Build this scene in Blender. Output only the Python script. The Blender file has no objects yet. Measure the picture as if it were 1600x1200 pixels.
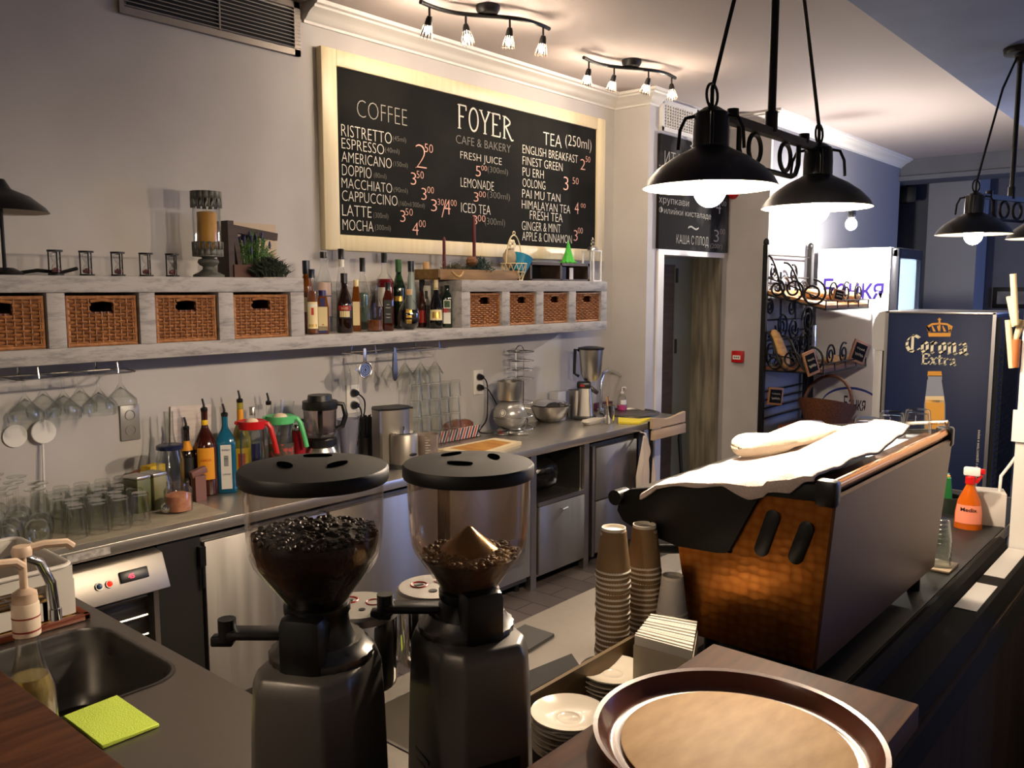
import bpy, bmesh, math, random
from math import sin, cos, pi, radians, atan2
from mathutils import Vector as V, Matrix
random.seed(7)
SC = bpy.context.scene
C = SC.collection
# ---------------------------------------------------------------- camera model (pixels of the 1600x1200 photo -> metres)
F, CH, AZ, PIT = 1331.0, 1.8, radians(40.66), math.atan(149/1331)
FW = V((cos(AZ)*cos(PIT), sin(AZ)*cos(PIT), -sin(PIT)))
RT = V((sin(AZ), -cos(AZ), 0))
UP = V((cos(AZ)*sin(PIT), sin(AZ)*sin(PIT), cos(PIT)))
def at(x, y, X=None, Y=None, Z=None):
    d = FW + RT*((x-800)/F) + UP*((600-y)/F)
    t = X/d.x if X is not None else (Y/d.y if Y is not None else (Z-CH)/d.z)
    return V((0, 0, CH)) + d*t
def face(p): return atan2(-p[0], p[1])          # turn about z so that local -Y looks back to the viewer's side
# ---------------------------------------------------------------- materials
def lin(c):
    return tuple((v/255/12.92 if v/255 <= .04045 else ((v/255+.055)/1.055)**2.4) for v in c) + (1,)
MATS = {}
def mat(name, col, rough=.5, metal=0, col2=None, scale=(8, 8, 8), detail=4, lo=.35, hi=.65, bump=0, emit=None, es=0, alpha=None,
        spec=None, coat=0, rvar=0, sheen=0, trans=0, nr=.5):
    if name in MATS: return MATS[name]
    m = bpy.data.materials.new(name); m.use_nodes = True
    nt = m.node_tree; b = nt.nodes['Principled BSDF']
    b.inputs['Base Color'].default_value = lin(col); b.inputs['Roughness'].default_value = rough; b.inputs['Metallic'].default_value = metal
    if spec is not None: b.inputs['Specular IOR Level'].default_value = spec
    if coat: b.inputs['Coat Weight'].default_value = coat; b.inputs['Coat Roughness'].default_value = .08
    if sheen: b.inputs['Sheen Weight'].default_value = sheen
    if trans: b.inputs['Transmission Weight'].default_value = trans
    if emit: b.inputs['Emission Color'].default_value = lin(emit); b.inputs['Emission Strength'].default_value = es
    if col2 or bump or rvar:
        tc = nt.nodes.new('ShaderNodeTexCoord'); mp = nt.nodes.new('ShaderNodeMapping'); mp.inputs['Scale'].default_value = scale
        nz = nt.nodes.new('ShaderNodeTexNoise'); nz.inputs['Scale'].default_value = 1; nz.inputs['Detail'].default_value = detail; nz.inputs['Roughness'].default_value = nr
        nt.links.new(tc.outputs['Object'], mp.inputs[0]); nt.links.new(mp.outputs[0], nz.inputs['Vector'])
        if col2:
            r = nt.nodes.new('ShaderNodeValToRGB'); e = r.color_ramp.elements
            e[0].position = lo; e[0].color = lin(col); e[1].position = hi; e[1].color = lin(col2)
            nt.links.new(nz.outputs['Fac'], r.inputs[0]); nt.links.new(r.outputs[0], b.inputs['Base Color'])
        if rvar:
            mr = nt.nodes.new('ShaderNodeMapRange'); mr.inputs[3].default_value = rough-rvar; mr.inputs[4].default_value = rough+rvar
            mr.inputs[1].default_value = .3; mr.inputs[2].default_value = .7
            nt.links.new(nz.outputs['Fac'], mr.inputs[0]); nt.links.new(mr.outputs[0], b.inputs['Roughness'])
        if bump:
            bp = nt.nodes.new('ShaderNodeBump'); bp.inputs['Strength'].default_value = min(1, bump); bp.inputs['Distance'].default_value = .004
            nt.links.new(nz.outputs['Fac'], bp.inputs['Height']); nt.links.new(bp.outputs[0], b.inputs['Normal'])
    MATS[name] = m; return m
def glass(name, tint=(255, 255, 255), base=.05, edge=.75, power=3, rough=.02, haze=None, hz=0, rim=None, rp=3):
    # thin clear wall: passes light, mirrors more and more towards grazing angles
    if name in MATS: return MATS[name]
    m = bpy.data.materials.new(name); m.use_nodes = True; nt = m.node_tree; N = nt.nodes
    N.remove(N['Principled BSDF']); out = N['Material Output']
    tr = N.new('ShaderNodeBsdfTransparent'); tr.inputs[0].default_value = lin(tint)
    gl = N.new('ShaderNodeBsdfGlossy'); gl.inputs['Roughness'].default_value = rough; gl.inputs[0].default_value = (.95, .96, .95, 1)
    lw = N.new('ShaderNodeLayerWeight'); lw.inputs[0].default_value = .5
    pw = N.new('ShaderNodeMath'); pw.operation = 'POWER'; pw.inputs[1].default_value = power
    ml = N.new('ShaderNodeMath'); ml.operation = 'MULTIPLY_ADD'; ml.inputs[1].default_value = edge; ml.inputs[2].default_value = base
    mx = N.new('ShaderNodeMixShader')
    nt.links.new(lw.outputs['Facing'], pw.inputs[0]); nt.links.new(pw.outputs[0], ml.inputs[0]); nt.links.new(ml.outputs[0], mx.inputs[0])
    a = tr.outputs[0]
    if rim:     # thick glass seen edge on swallows more light
        p2 = N.new('ShaderNodeMath'); p2.operation = 'POWER'; p2.inputs[1].default_value = rp; mc = N.new('ShaderNodeMixRGB')
        mc.inputs[1].default_value = lin(tint); mc.inputs[2].default_value = lin(rim)
        nt.links.new(lw.outputs['Facing'], p2.inputs[0]); nt.links.new(p2.outputs[0], mc.inputs[0]); nt.links.new(mc.outputs[0], tr.inputs[0])
    if haze:
        df = N.new('ShaderNodeBsdfDiffuse'); df.inputs[0].default_value = lin(haze); m2 = N.new('ShaderNodeMixShader'); m2.inputs[0].default_value = hz
        nt.links.new(tr.outputs[0], m2.inputs[1]); nt.links.new(df.outputs[0], m2.inputs[2]); a = m2.outputs[0]
    nt.links.new(a, mx.inputs[1]); nt.links.new(gl.outputs[0], mx.inputs[2]); nt.links.new(mx.outputs[0], out.inputs['Surface'])
    MATS[name] = m; return m
# ---------------------------------------------------------------- mesh builder
class MB:
    def __init__(s): s.bm = bmesh.new()
    def faces(s, vs, fs):
        b = [s.bm.verts.new(v) for v in vs]
        for f in fs:
            try: s.bm.faces.new([b[i] for i in f])
            except ValueError: pass
        return b
    def box(s, c, d, rz=0, bev=0, m=None, seg=2):
        r = bmesh.ops.create_cube(s.bm, size=1); vs = r['verts']
        bmesh.ops.scale(s.bm, verts=vs, vec=d)
        if bev:
            es = list({e for v in vs for e in v.link_edges})
            r = bmesh.ops.bevel(s.bm, geom=es, offset=bev, segments=seg, profile=.5, affect='EDGES')
            vs = list({v for f in r['faces'] for v in f.verts} | {v for v in vs if v.is_valid})
        M_ = Matrix.Translation(c) @ (m if m is not None else Matrix.Rotation(rz, 4, 'Z'))
        bmesh.ops.transform(s.bm, verts=vs, matrix=M_); return s
    def bb(s, a, b, bev=0): return s.box([(a[i]+b[i])/2 for i in range(3)], [abs(b[i]-a[i]) for i in range(3)], bev=bev)
    def lathe(s, prof, c=(0, 0, 0), n=24, m=None, a0=0, a1=None, rib=None):
        c = V(c); full = a1 is None; k = n if full else n+1; rings = []
        for (r, z) in prof:
            if r < 1e-6: rings.append([V((0, 0, z))]); continue
            ring = []
            for i in range(k):
                a = (2*pi*i/n) if full else a0+(a1-a0)*i/n
                rr = r*(1+(rib if rib and i % 2 else 0)); ring.append(V((rr*cos(a), rr*sin(a), z)))
            rings.append(ring)
        B = [[s.bm.verts.new((m @ v if m is not None else v)+c) for v in R] for R in rings]
        for A, D in zip(B, B[1:]):
            for i in range(n if full else n):
                j = (i+1) % k
                if not full and i+1 >= k: continue
                q = [A[i % len(A)], A[j % len(A)], D[j % len(D)], D[i % len(D)]]
                q2 = []
                for v in q:
                    if v not in q2: q2.append(v)
                if len(q2) > 2:
                    try: s.bm.faces.new(q2)
                    except ValueError: pass
        return s
    def cyl(s, c, r, h, n=20, m=None, r2=None): return s.lathe([(0, 0), (r, 0), (r if r2 is None else r2, h), (0, h)], c, n, m)
    def tube(s, pts, r, n=6, closed=False, taper=None):
        pts = [V(p) for p in pts]; L = len(pts); rings = []; up = V((0, 0, 1)); prev = None
        for i, p in enumerate(pts):
            a = pts[(i-1) % L] if (closed or i > 0) else p; b = pts[(i+1) % L] if (closed or i < L-1) else p
            t = (b-a).normalized() if (b-a).length > 1e-9 else V((0, 0, 1))
            if prev is None:
                u = t.cross(up)
                if u.length < .05: u = t.cross(V((1, 0, 0)))
            else: u = prev-t*prev.dot(t)
            u.normalize(); prev = u; w = t.cross(u)
            rr = r if taper is None else r*(1+(taper-1)*i/(L-1))
            rings.append([s.bm.verts.new(p+u*rr*cos(2*pi*k/n)+w*rr*sin(2*pi*k/n)) for k in range(n)])
        for i in range(L if closed else L-1):
            A, B = rings[i], rings[(i+1) % L]
            for k in range(n):
                try: s.bm.faces.new([A[k], A[(k+1) % n], B[(k+1) % n], B[k]])
                except ValueError: pass
        if not closed:
            for R in (rings[0][::-1], rings[-1]):
                try: s.bm.faces.new(R)
                except ValueError: pass
        return s
    def ring(s, c, R, r, n=24, k=6, m=None, e=1):
        pts = []
        for i in range(n):
            v = V((R*cos(2*pi*i/n), R*e*sin(2*pi*i/n), 0)); pts.append((m @ v if m is not None else v)+V(c))
        return s.tube(pts, r, k, closed=True)
    def prism(s, poly, ax, a, b, bev=0):
        # polygon in the two other axes, extruded along ax from a to b
        def mk(u, v, t): return {'X': (t, u, v), 'Y': (u, t, v), 'Z': (u, v, t)}[ax]
        n = len(poly); A = [s.bm.verts.new(mk(u, v, a)) for u, v in poly]; B = [s.bm.verts.new(mk(u, v, b)) for u, v in poly]
        fs = [s.bm.faces.new(A[::-1]), s.bm.faces.new(B)]
        for i in range(n): fs.append(s.bm.faces.new([A[i], A[(i+1) % n], B[(i+1) % n], B[i]]))
        if bev:
            bmesh.ops.bevel(s.bm, geom=list({e for f in fs for e in f.edges}), offset=bev, segments=2, profile=.5, affect='EDGES')
        return s
    def ball(s, c, rad, u=16, v=10, m=None):
        r = bmesh.ops.create_uvsphere(s.bm, u_segments=u, v_segments=v, radius=1)
        bmesh.ops.transform(s.bm, verts=r['verts'], matrix=Matrix.Translation(c) @ (m if m is not None else Matrix()) @ Matrix.Diagonal((*rad, 1)))
        return s
    def loft(s, secs, cap=True):
        R = [[s.bm.verts.new(p) for p in sec] for sec in secs]; n = len(R[0])
        for A, B in zip(R, R[1:]):
            for i in range(n): s.bm.faces.new([A[i], A[(i+1) % n], B[(i+1) % n], B[i]])
        if cap: s.bm.faces.new(R[0][::-1]); s.bm.faces.new(R[-1])
        return s
    def grid(s, nx, ny, f):
        g = [[s.bm.verts.new(f(i/nx, j/ny)) for j in range(ny+1)] for i in range(nx+1)]
        for i in range(nx):
            for j in range(ny): s.bm.faces.new([g[i][j], g[i+1][j], g[i+1][j+1], g[i][j+1]])
        return s
    def text(s, body, o, ux, uz, w=None, h=None, off=0, map=None):
        vs, fs, W, Hh = tmesh(body, off); o, ux, uz = V(o), V(ux), V(uz)
        if w is None: w = W*h/Hh
        if h is None: h = Hh*w/W
        p = [(map(x/W*w, y/Hh*h) if map else o+ux*(x/W*w)+uz*(y/Hh*h)) for x, y in vs]
        s.faces(p, fs); return s
TM = {}
def tmesh(body, off=0):
    k = (body, off)
    if k not in TM:
        cu = bpy.data.curves.new('t', 'FONT'); cu.body = body; cu.offset = off; cu.resolution_u = 3
        o = bpy.data.objects.new('t', cu); C.objects.link(o); dg = bpy.context.evaluated_depsgraph_get(); dg.update()
        e = o.evaluated_get(dg); m = e.to_mesh()
        vs = [(v.co.x, v.co.y) for v in m.vertices]; fs = [tuple(p.vertices) for p in m.polygons]; e.to_mesh_clear()
        bpy.data.objects.remove(o); bpy.data.curves.remove(cu)
        x0 = min(v[0] for v in vs); x1 = max(v[0] for v in vs); y0 = min(v[1] for v in vs); y1 = max(v[1] for v in vs)
        TM[k] = ([(x-x0, y-y0) for x, y in vs], fs, x1-x0, y1-y0)
    return TM[k]
LAST = [None]
def ob(name, mb, m, parent=None, w=False, solid=0, smooth=True, fixn=True, **tags):
    # w=True: the mesh was laid out in world metres; shift it into the parent's (unturned) frame
    if w and parent is not None: bmesh.ops.translate(mb.bm, verts=mb.bm.verts, vec=-parent.location)
    if fixn: bmesh.ops.recalc_face_normals(mb.bm, faces=mb.bm.faces)
    me = bpy.data.meshes.new(name); mb.bm.to_mesh(me); mb.bm.free()
    for x in (m if isinstance(m, (list, tuple)) else [m]): me.materials.append(x)
    if smooth:
        me.polygons.foreach_set('use_smooth', [True]*len(me.polygons)); me.set_sharp_from_angle(angle=radians(38))
    o = bpy.data.objects.new(name, me); C.objects.link(o)
    if parent is not None: o.parent = parent
    if solid:
        md = o.modifiers.new('s', 'SOLIDIFY'); md.thickness = solid; md.offset = 0
    for k, v in tags.items(): o[k] = v
    LAST[0] = o; return o
def tag(o, label, cat, group=None):
    o['label'] = label; o['category'] = cat
    if group: o['group'] = group
    return o
def thing(name, label, cat, loc=(0, 0, 0), rz=0, group=None):
    o = bpy.data.objects.new(name, None); o.empty_display_size = .05; C.objects.link(o); o.location = V(loc); o.rotation_euler = (0, 0, rz)
    return tag(o, label, cat, group)
def one(name, mb, m, label, cat, group=None, base=None, **k):
    # a thing that is a single mesh laid out in world metres, its origin moved to its base
    if base is None:
        vs = [v.co for v in mb.bm.verts]; mn = [min(v[i] for v in vs) for i in range(3)]; mx = [max(v[i] for v in vs) for i in range(3)]
        base = V(((mn[0]+mx[0])/2, (mn[1]+mx[1])/2, mn[2]))
    bmesh.ops.translate(mb.bm, verts=mb.bm.verts, vec=-V(base))
    o = ob(name, mb, m, **k); o.location = V(base); return tag(o, label, cat, group)
def struct(name, mb, m, parent=None, **k):
    o = ob(name, mb, m, parent, **k)
    if parent is None: o['kind'] = 'structure'
    return o
def kids(o, lst=None): return [c for c in ALLK.get(o.name, [])]
def dup(root, loc, rz=None, label=None, group=None, scale=None):
    r = root.copy(); C.objects.link(r); r.location = V(loc)
    if rz is not None: r.rotation_euler = (0, 0, rz)
    if scale: r.scale = scale
    if label: r['label'] = label
    if group: r['group'] = group
    for ch in list(root.children):
        c = ch.copy(); C.objects.link(c); c.parent = r
        for g in list(ch.children):
            d = g.copy(); C.objects.link(d); d.parent = c
    return r
# ---------------------------------------------------------------- palette
WALL = mat('wall paint', (188, 184, 180), .75, col2=(196, 192, 188), scale=(3, 3, 3), bump=.05)
WALLD = mat('dark grey paint', (92, 94, 102), .8, col2=(98, 100, 108), scale=(3, 3, 3))
CEIL = mat('ceiling paint', (182, 171, 166), .85)
SOFF = mat('soffit paint', (132, 144, 178), .8, col2=(122, 134, 168), scale=(2, 2, 2))
WHITE = mat('white paint', (226, 222, 214), .5)
CREAM = mat('cream painted wood', (232, 218, 178), .4, col2=(224, 208, 168), scale=(30, 2, 2))
STEEL = mat('brushed steel', (196, 192, 184), .3, 1, scale=(3, 140, 140), rvar=.02)
STEELW = mat('worktop steel', (200, 194, 184), .3, .85, scale=(3, 160, 160), rvar=.006)
STEELD = mat('dark steel', (120, 118, 114), .35, 1, scale=(4, 40, 40), rvar=.08)
CHROME = mat('chrome', (225, 225, 225), .08, 1)
BARSTEEL = mat('dull bar steel', (150, 144, 136), .34, .9, scale=(40, 40, 40), rvar=.03)
SATIN = mat('satin steel panel', (156, 149, 138), .42, .9)
BLACK = mat('black plastic', (14, 14, 14), .35)
BLACKM = mat('black matte', (18, 17, 16), .5, spec=.3)
IRON = mat('black iron', (20, 18, 17), .45, .4)
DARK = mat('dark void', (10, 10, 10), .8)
GREY = mat('silver grey paint', (98, 95, 90), .36, .4)
BOARD = mat('chalkboard', (19, 19, 18), .85, col2=(31, 31, 29), scale=(2, 2, 3), detail=6, spec=.12)
BOARD2 = mat('smudged chalkboard', (30, 29, 29), .9, col2=(112, 110, 108), scale=(3, 3, 2), lo=.5, hi=.9, spec=.08)
CHALK = mat('white chalk', (226, 222, 206), .9)
CHALKD = mat('faint chalk', (128, 125, 116), .9)
CHALKM = mat('thin chalk', (168, 164, 152), .9)
PINK = mat('pink chalk', (234, 182, 162), .9)
SHELFW = mat('whitewashed grey wood', (104, 103, 103), .75, col2=(170, 166, 163), scale=(6, 30, 30), detail=14, lo=.3, hi=.52, bump=.5, nr=.74)
WICK = mat('rattan', (178, 122, 72), .5, col2=(130, 82, 46), scale=(60, 60, 60), lo=.3, hi=.7)
WICKD = mat('dark rattan', (96, 46, 22), .6)
WOODB = mat('dark varnished wood', (82, 50, 31), .5, col2=(42, 23, 14), scale=(5, 40, 10), detail=9, lo=.3, hi=.7, bump=.2, spec=.15)
GL = glass('clear glass', (252, 253, 252), .045, .85, 2.4, rim=(120, 126, 122), rp=4)
GLT = glass('tumbler glass', (252, 253, 252), .035, .85, 3, rim=(150, 158, 154), rp=4)
GLH = glass('hopper plastic', (252, 250, 248), .035, .5, 3)
GLHD = glass('dusty hopper plastic', (250, 244, 236), .035, .5, 3, haze=(186, 150, 116), hz=.14)
PAPER = mat('white paper', (236, 232, 224), .7)
RED = mat('red plastic', (196, 18, 22), .35)
YEL = mat('yellow', (246, 200, 40), .6)
# ================================================================ room shell
WY, ZC = 3.75, 3.24
FLOOR = mat('floor planks', (92, 82, 76), .45)
nt = FLOOR.node_tree; bs = nt.nodes['Principled BSDF']
tc = nt.nodes.new('ShaderNodeTexCoord'); br = nt.nodes.new('ShaderNodeTexBrick'); br.inputs['Scale'].default_value = 1
br.inputs['Brick Width'].default_value = 1.2; br.inputs['Row Height'].default_value = .16; br.inputs['Mortar Size'].default_value = .004
br.inputs['Color1'].default_value = lin((104, 94, 88)); br.inputs['Color2'].default_value = lin((78, 70, 66)); br.inputs['Mortar'].default_value = lin((34, 30, 28))
mp = nt.nodes.new('ShaderNodeMapping'); mp.inputs['Rotation'].default_value = (0, 0, pi/2)
nt.links.new(tc.outputs['Object'], mp.inputs[0]); nt.links.new(mp.outputs[0], br.inputs[0]); nt.links.new(br.outputs[0], bs.inputs[0])
struct('floor', MB().bb((-2.6, -3.1, -.1), (12.6, 4.6, 0)), FLOOR)
struct('ceiling', MB().bb((-2.6, 1.36, ZC), (12.6, 4.6, ZC+.1)), CEIL)
struct('ceiling_soffit', MB().bb((-2.6, -3.1, 3.0), (12.6, 1.36, ZC+.1)), SOFF)
struct('wall_back', MB().bb((-2.6, WY, 0), (5.56, WY+.2, ZC)), WALL)
m = MB(); m.bb((5.56, 3.44, 0), (5.78, 3.95, ZC)).bb((5.78, 3.44, 2.06), (6.75, 3.70, ZC)).bb((6.75, 3.44, 0), (6.86, 3.95, ZC)).bb((6.86, 3.07, 0), (6.9, 3.95, ZC))
struct('wall_doorway', m, WALL)
struct('wall_far', MB().bb((6.9, 3.07, 0), (10.3, 3.95, ZC)), mat('slate paint', (132, 133, 140), .8))
struct('wall_end', MB().bb((12.0, -3.1, 0), (12.2, 4.6, ZC)), WALLD)
struct('wall_right', MB().bb((10.3, 3.6, 0), (12.0, 3.8, ZC)), WALLD)
struct('wall_left', MB().bb((-2.6, -3.1, 0), (-2.4, 3.75, ZC)), WALL)
m = MB(); m.bb((-2.4, -3.1, 0), (7.8, -3.0, 3.0)).bb((11.2, -3.1, 0), (12, -3.0, 3.0)).bb((7.8, -3.1, 0), (11.2, -3.0, .7)).bb((7.8, -3.1, 2.7), (11.2, -3.0, 3.0))
struct('wall_front', m, WALL)
wn = MB(); wn.bb((7.8, -3.08, .7), (7.88, -2.98, 2.7)).bb((11.12, -3.08, .7), (11.2, -2.98, 2.7)).bb((9.46, -3.08, .7), (9.54, -2.98, 2.7)).bb((7.8, -3.08, .7), (11.2, -2.98, .78)).bb((7.8, -3.08, 2.62), (11.2, -2.98, 2.7))
struct('window_1', wn, WHITE)
struct('beam_end', MB().bb((10.3, -3, 3.0), (10.7, 3.6, ZC)).bb((10.25, -3, 3.0), (10.3, 3.07, 3.05)), WALLD)
struct('column_far', MB().bb((11.2, 2.45, 0), (11.7, 3.0, ZC)), mat('column grey', (138, 138, 142), .8))
struct('column_bar', MB().bb((3.5, .1, 0), (3.9, .6, 3.0)), WHITE)
def crown(name, path):
    # cornice profile swept along a list of plan points (profile offset to the left of travel)
    pr = [(0, 3.145), (.012, 3.145), (.014, 3.158), (.03, 3.165), (.05, 3.185), (.075, 3.2), (.1, 3.208), (.105, 3.218), (.125, 3.222), (.13, ZC), (0, ZC)]
    secs = []
    for i, p in enumerate(path):
        p = V((*p, 0)); ds = []
        if i: ds.append((p-V((*path[i-1], 0))).normalized())
        if i < len(path)-1: ds.append((V((*path[i+1], 0))-p).normalized())
        ns = [V((d.y, -d.x, 0)) for d in ds]; n = sum(ns, V()).normalized(); k = 1/max(.3, n.dot(ns[0]))
        secs.append([(p.x+n.x*o*k, p.y+n.y*o*k, z) for o, z in pr])
    return struct(name, MB().loft(secs), WHITE)
crown('trim_1', [(2.73, WY), (5.56, WY), (5.56, 3.44), (5.68, 3.44)])
crown('trim_2', [(6.62, 3.44), (6.86, 3.44), (6.86, 3.07), (10.3, 3.07)])
# doorway lining and door
struct('trim_3', MB().bb((6.72, 3.43, 0), (6.76, 3.69, 2.06)), mat('weathered oak', (146, 137, 116), .6, col2=(98, 91, 76), scale=(22, 22, 2), detail=8, bump=.2))
m = MB(); m.bb((5.7, 3.425, 0), (5.785, 3.70, 2.10)).bb((5.785, 3.425, 2.06), (6.78, 3.44, 2.10))
struct('trim_4', m, WHITE)
dr = struct('door_1', MB().bb((5.785, 3.70, 0), (6.42, 3.74, 2.02)), mat('brown door', (84, 66, 52), .5, col2=(64, 50, 40), scale=(3, 3, 26)))
struct('door_frame', MB().bb((6.42, 3.69, 0), (6.75, 3.75, 2.06)).bb((5.785, 3.69, 2.0), (6.42, 3.75, 2.06)), mat('grey green frame', (110, 112, 100), .6), dr)
ob('hinge', MB().cyl((6.44, 3.685, 1.25), .012, .12), IRON, dr)
ob('hinge', MB().cyl((6.44, 3.685, 1.85), .012, .12), IRON, dr)

# ================================================================ framed chalkboard
BY = 3.722
cb = thing('chalkboard', 'large black chalkboard menu in a cream wooden frame on the back wall', 'chalkboard', (4.1, WY, 2.0))
x0, x1, z0, z1 = 2.806, 5.383, 2.003, 3.045; fx, fz = .1, .085
for a, b in (((x0, 3.705, z0), (x0+fx, WY, z1)), ((x1-fx, 3.705, z0), (x1, WY, z1)), ((x0+fx, 3.707, z0), (x1-fx, WY, z0+fz)), ((x0+fx, 3.707, z1-fz), (x1-fx, WY, z1))):
    ob('frame_rail', MB().bb(a, b, bev=.006), CREAM, cb, w=True)
ob('panel', MB().bb((x0+.05, BY, z0+.05), (x1-.05, WY, z1-.05)), BOARD, cb, w=True)
def bp(zx, zy): return at(480+zx/3.3333, 50+zy/3.3333, Y=BY-.002)
def chalk(s, xa, yb, xb, h, m=CHALK, off=-.017):
    a = bp(xa, yb); t = bp(xa, yb-h); b = bp(xb, yb)
    k = MB(); k.text(s, (a.x, BY-.002, a.z), (1, 0, 0), (0, 0, 1), w=b.x-a.x, h=t.z-a.z, off=off)
    ob('price_writing' if m is PINK else 'chalk_writing', k, m, cb, w=True, smooth=False, fixn=False)
for l in (('COFFEE', 260, 440, 520, 90, CHALKM, -.026), ('RISTRETTO', 178, 540, 440, 62), ('ESPRESSO', 180, 605, 400, 55), ('AMERICANO', 180, 675, 440, 55),
          ('DOPPIO', 182, 745, 335, 58), ('MACCHIATO', 180, 810, 442, 52), ('CAPPUCCINO', 182, 878, 470, 55), ('LATTE', 183, 955, 335, 58),
          ('MOCHA', 185, 1030, 345, 56),
          ('(45ml)', 446, 572, 515, 34, CHALKD), ('(40ml)', 406, 632, 480, 34, CHALKD), ('(150ml)', 448, 705, 523, 34, CHALKD), ('(80ml)', 348, 765, 412, 34, CHALKD),
          ('(90ml)', 450, 840, 523, 34, CHALKD), ('(160ml/300ml)', 476, 912, 612, 34, CHALKD), ('(300ml)', 346, 975, 422, 36, CHALKD), ('(300ml)', 353, 1038, 435, 36, CHALKD),
          ('CAFE & BAKERY', 775, 578, 1060, 44, CHALKD, -.01), ('FRESH JUICE', 798, 670, 1013, 50), ('LEMONADE', 800, 805, 972, 48), ('ICED TEA', 802, 938, 955, 50),
          ('(300ml)', 940, 738, 1045, 40, CHALKD), ('(300ml)', 938, 872, 1055, 44, CHALKD), ('(300ml)', 925, 1012, 1030, 46, CHALKD),
          ('TEA', 1230, 585, 1325, 66), ('(250ml)', 1345, 605, 1480, 74), ('ENGLISH BREAKFAST', 1122, 630, 1410, 44), ('FINEST GREEN', 1122, 690, 1330, 44),
          ('PU ERH', 1122, 748, 1232, 44), ('OOLONG', 1122, 805, 1240, 44), ('PAI MU TAN', 1120, 862, 1318, 44), ('HIMALAYAN TEA', 1118, 918, 1370, 44),
          ('FRESH TEA', 1160, 975, 1330, 46), ('GINGER & MINT', 1118, 1030, 1320, 46), ('APPLE & CINNAMON', 1120, 1085, 1378, 46),
          ('2', 565, 710, 622, 128, PINK, -.03), ('50', 612, 624, 655, 44, PINK), ('3', 540, 794, 568, 64, PINK), ('50', 570, 760, 607, 38, PINK),
          ('3', 595, 873, 622, 62, PINK), ('00', 626, 838, 660, 34, PINK), ('3', 645, 932, 676, 62, PINK), ('30', 680, 900, 712, 32, PINK), ('/', 700, 965, 726, 96, PINK),
          ('4', 715, 948, 746, 78, PINK), ('00', 748, 905, 778, 32, PINK), ('3', 485, 988, 512, 60, PINK), ('50', 512, 954, 550, 36, PINK),
          ('4', 548, 1056, 580, 66, PINK), ('00', 582, 1015, 617, 36, PINK), ('5', 878, 750, 904, 54, PINK), ('00', 907, 720, 936, 26, PINK),
          ('3', 868, 882, 892, 48, PINK), ('00', 895, 858, 930, 30, PINK), ('3', 862, 1002, 886, 48, PINK), ('00', 889, 986, 928, 34, PINK),
          ('2', 1423, 716, 1448, 56, PINK), ('50', 1450, 676, 1474, 30, PINK), ('3', 1335, 822, 1360, 70, PINK), ('50', 1382, 790, 1413, 34, PINK),
          ('4', 1393, 946, 1414, 60, PINK), ('00', 1425, 914, 1450, 22, PINK), ('3', 1388, 1087, 1408, 56, PINK), ('00', 1410, 1048, 1435, 30, PINK)):
    chalk(*l)
FO = MB()
def strokes(segs, xa, yb, xb, h, wd, m):
    a = bp(xa, yb); t = bp(xa, yb-h); b = bp(xb, yb); W_, H_ = b.x-a.x, t.z-a.z
    for (p, q, k) in segs:
        p = V((a.x+p[0]*W_, BY-.002, a.z+p[1]*H_)); q = V((a.x+q[0]*W_, BY-.002, a.z+q[1]*H_)); d = (q-p).normalized(); n = V((-d.z, 0, d.x))*wd*k
        FO.faces([p-n, p+n, q+n, q-n], [(0, 1, 2, 3)])
def letter(ch):
    S = []
    def ln(*pts, k=1):
        for p, q in zip(pts, pts[1:]): S.append((p, q, k))
    def serif(x, y, w=.16): S.append(((x-w, y), (x+w, y), .6))
    if ch in 'FER':
        ln((.2, 0), (.2, 1), k=1.5); serif(.2, 0); serif(.2, 1)
    if ch in 'FE': ln((.2, 1), (.85, 1)); ln((.85, 1), (.85, .8)); ln((.2, .52), (.62, .52))
    if ch == 'E': ln((.2, 0), (.88, 0)); ln((.88, 0), (.88, .22))
    if ch == 'O': ln(*[(.5+.42*cos(a*pi/10), .5+.5*sin(a*pi/10)) for a in range(21)], k=1.3)
    if ch == 'Y': ln((.1, 1), (.5, .48), k=1.3); ln((.9, 1), (.5, .48), k=1.3); ln((.5, .5), (.5, 0), k=1.5); serif(.1, 1); serif(.9, 1); serif(.5, 0)
    if ch == 'R': ln(*[(.2+.5*max(0, sin(a*pi/8))+.05, 1-.48*a/8) for a in range(9)], k=1.2); ln((.35, .52), (.9, -.05), k=1.4); ln((.9, -.05), (1.08, -.02))
    return S
for i, ch in enumerate('FOYER'):
    xa = 782+i*58.5; yb = 498+i*13.2
    strokes(letter(ch), xa, yb, xa+54, 122-i*2, .0045, CHALK)
ob('title_writing', FO, CHALK, cb, w=True, smooth=False, fixn=False)
ob('screw', MB().lathe([(0, -.004), (.006, 0), (0, .004)], bp(917, 383), 8), CHROME, cb, w=True)
ob('screw', MB().lathe([(0, -.004), (.006, 0), (0, .004)], bp(912, 1096), 8), CHROME, cb, w=True)

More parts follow.
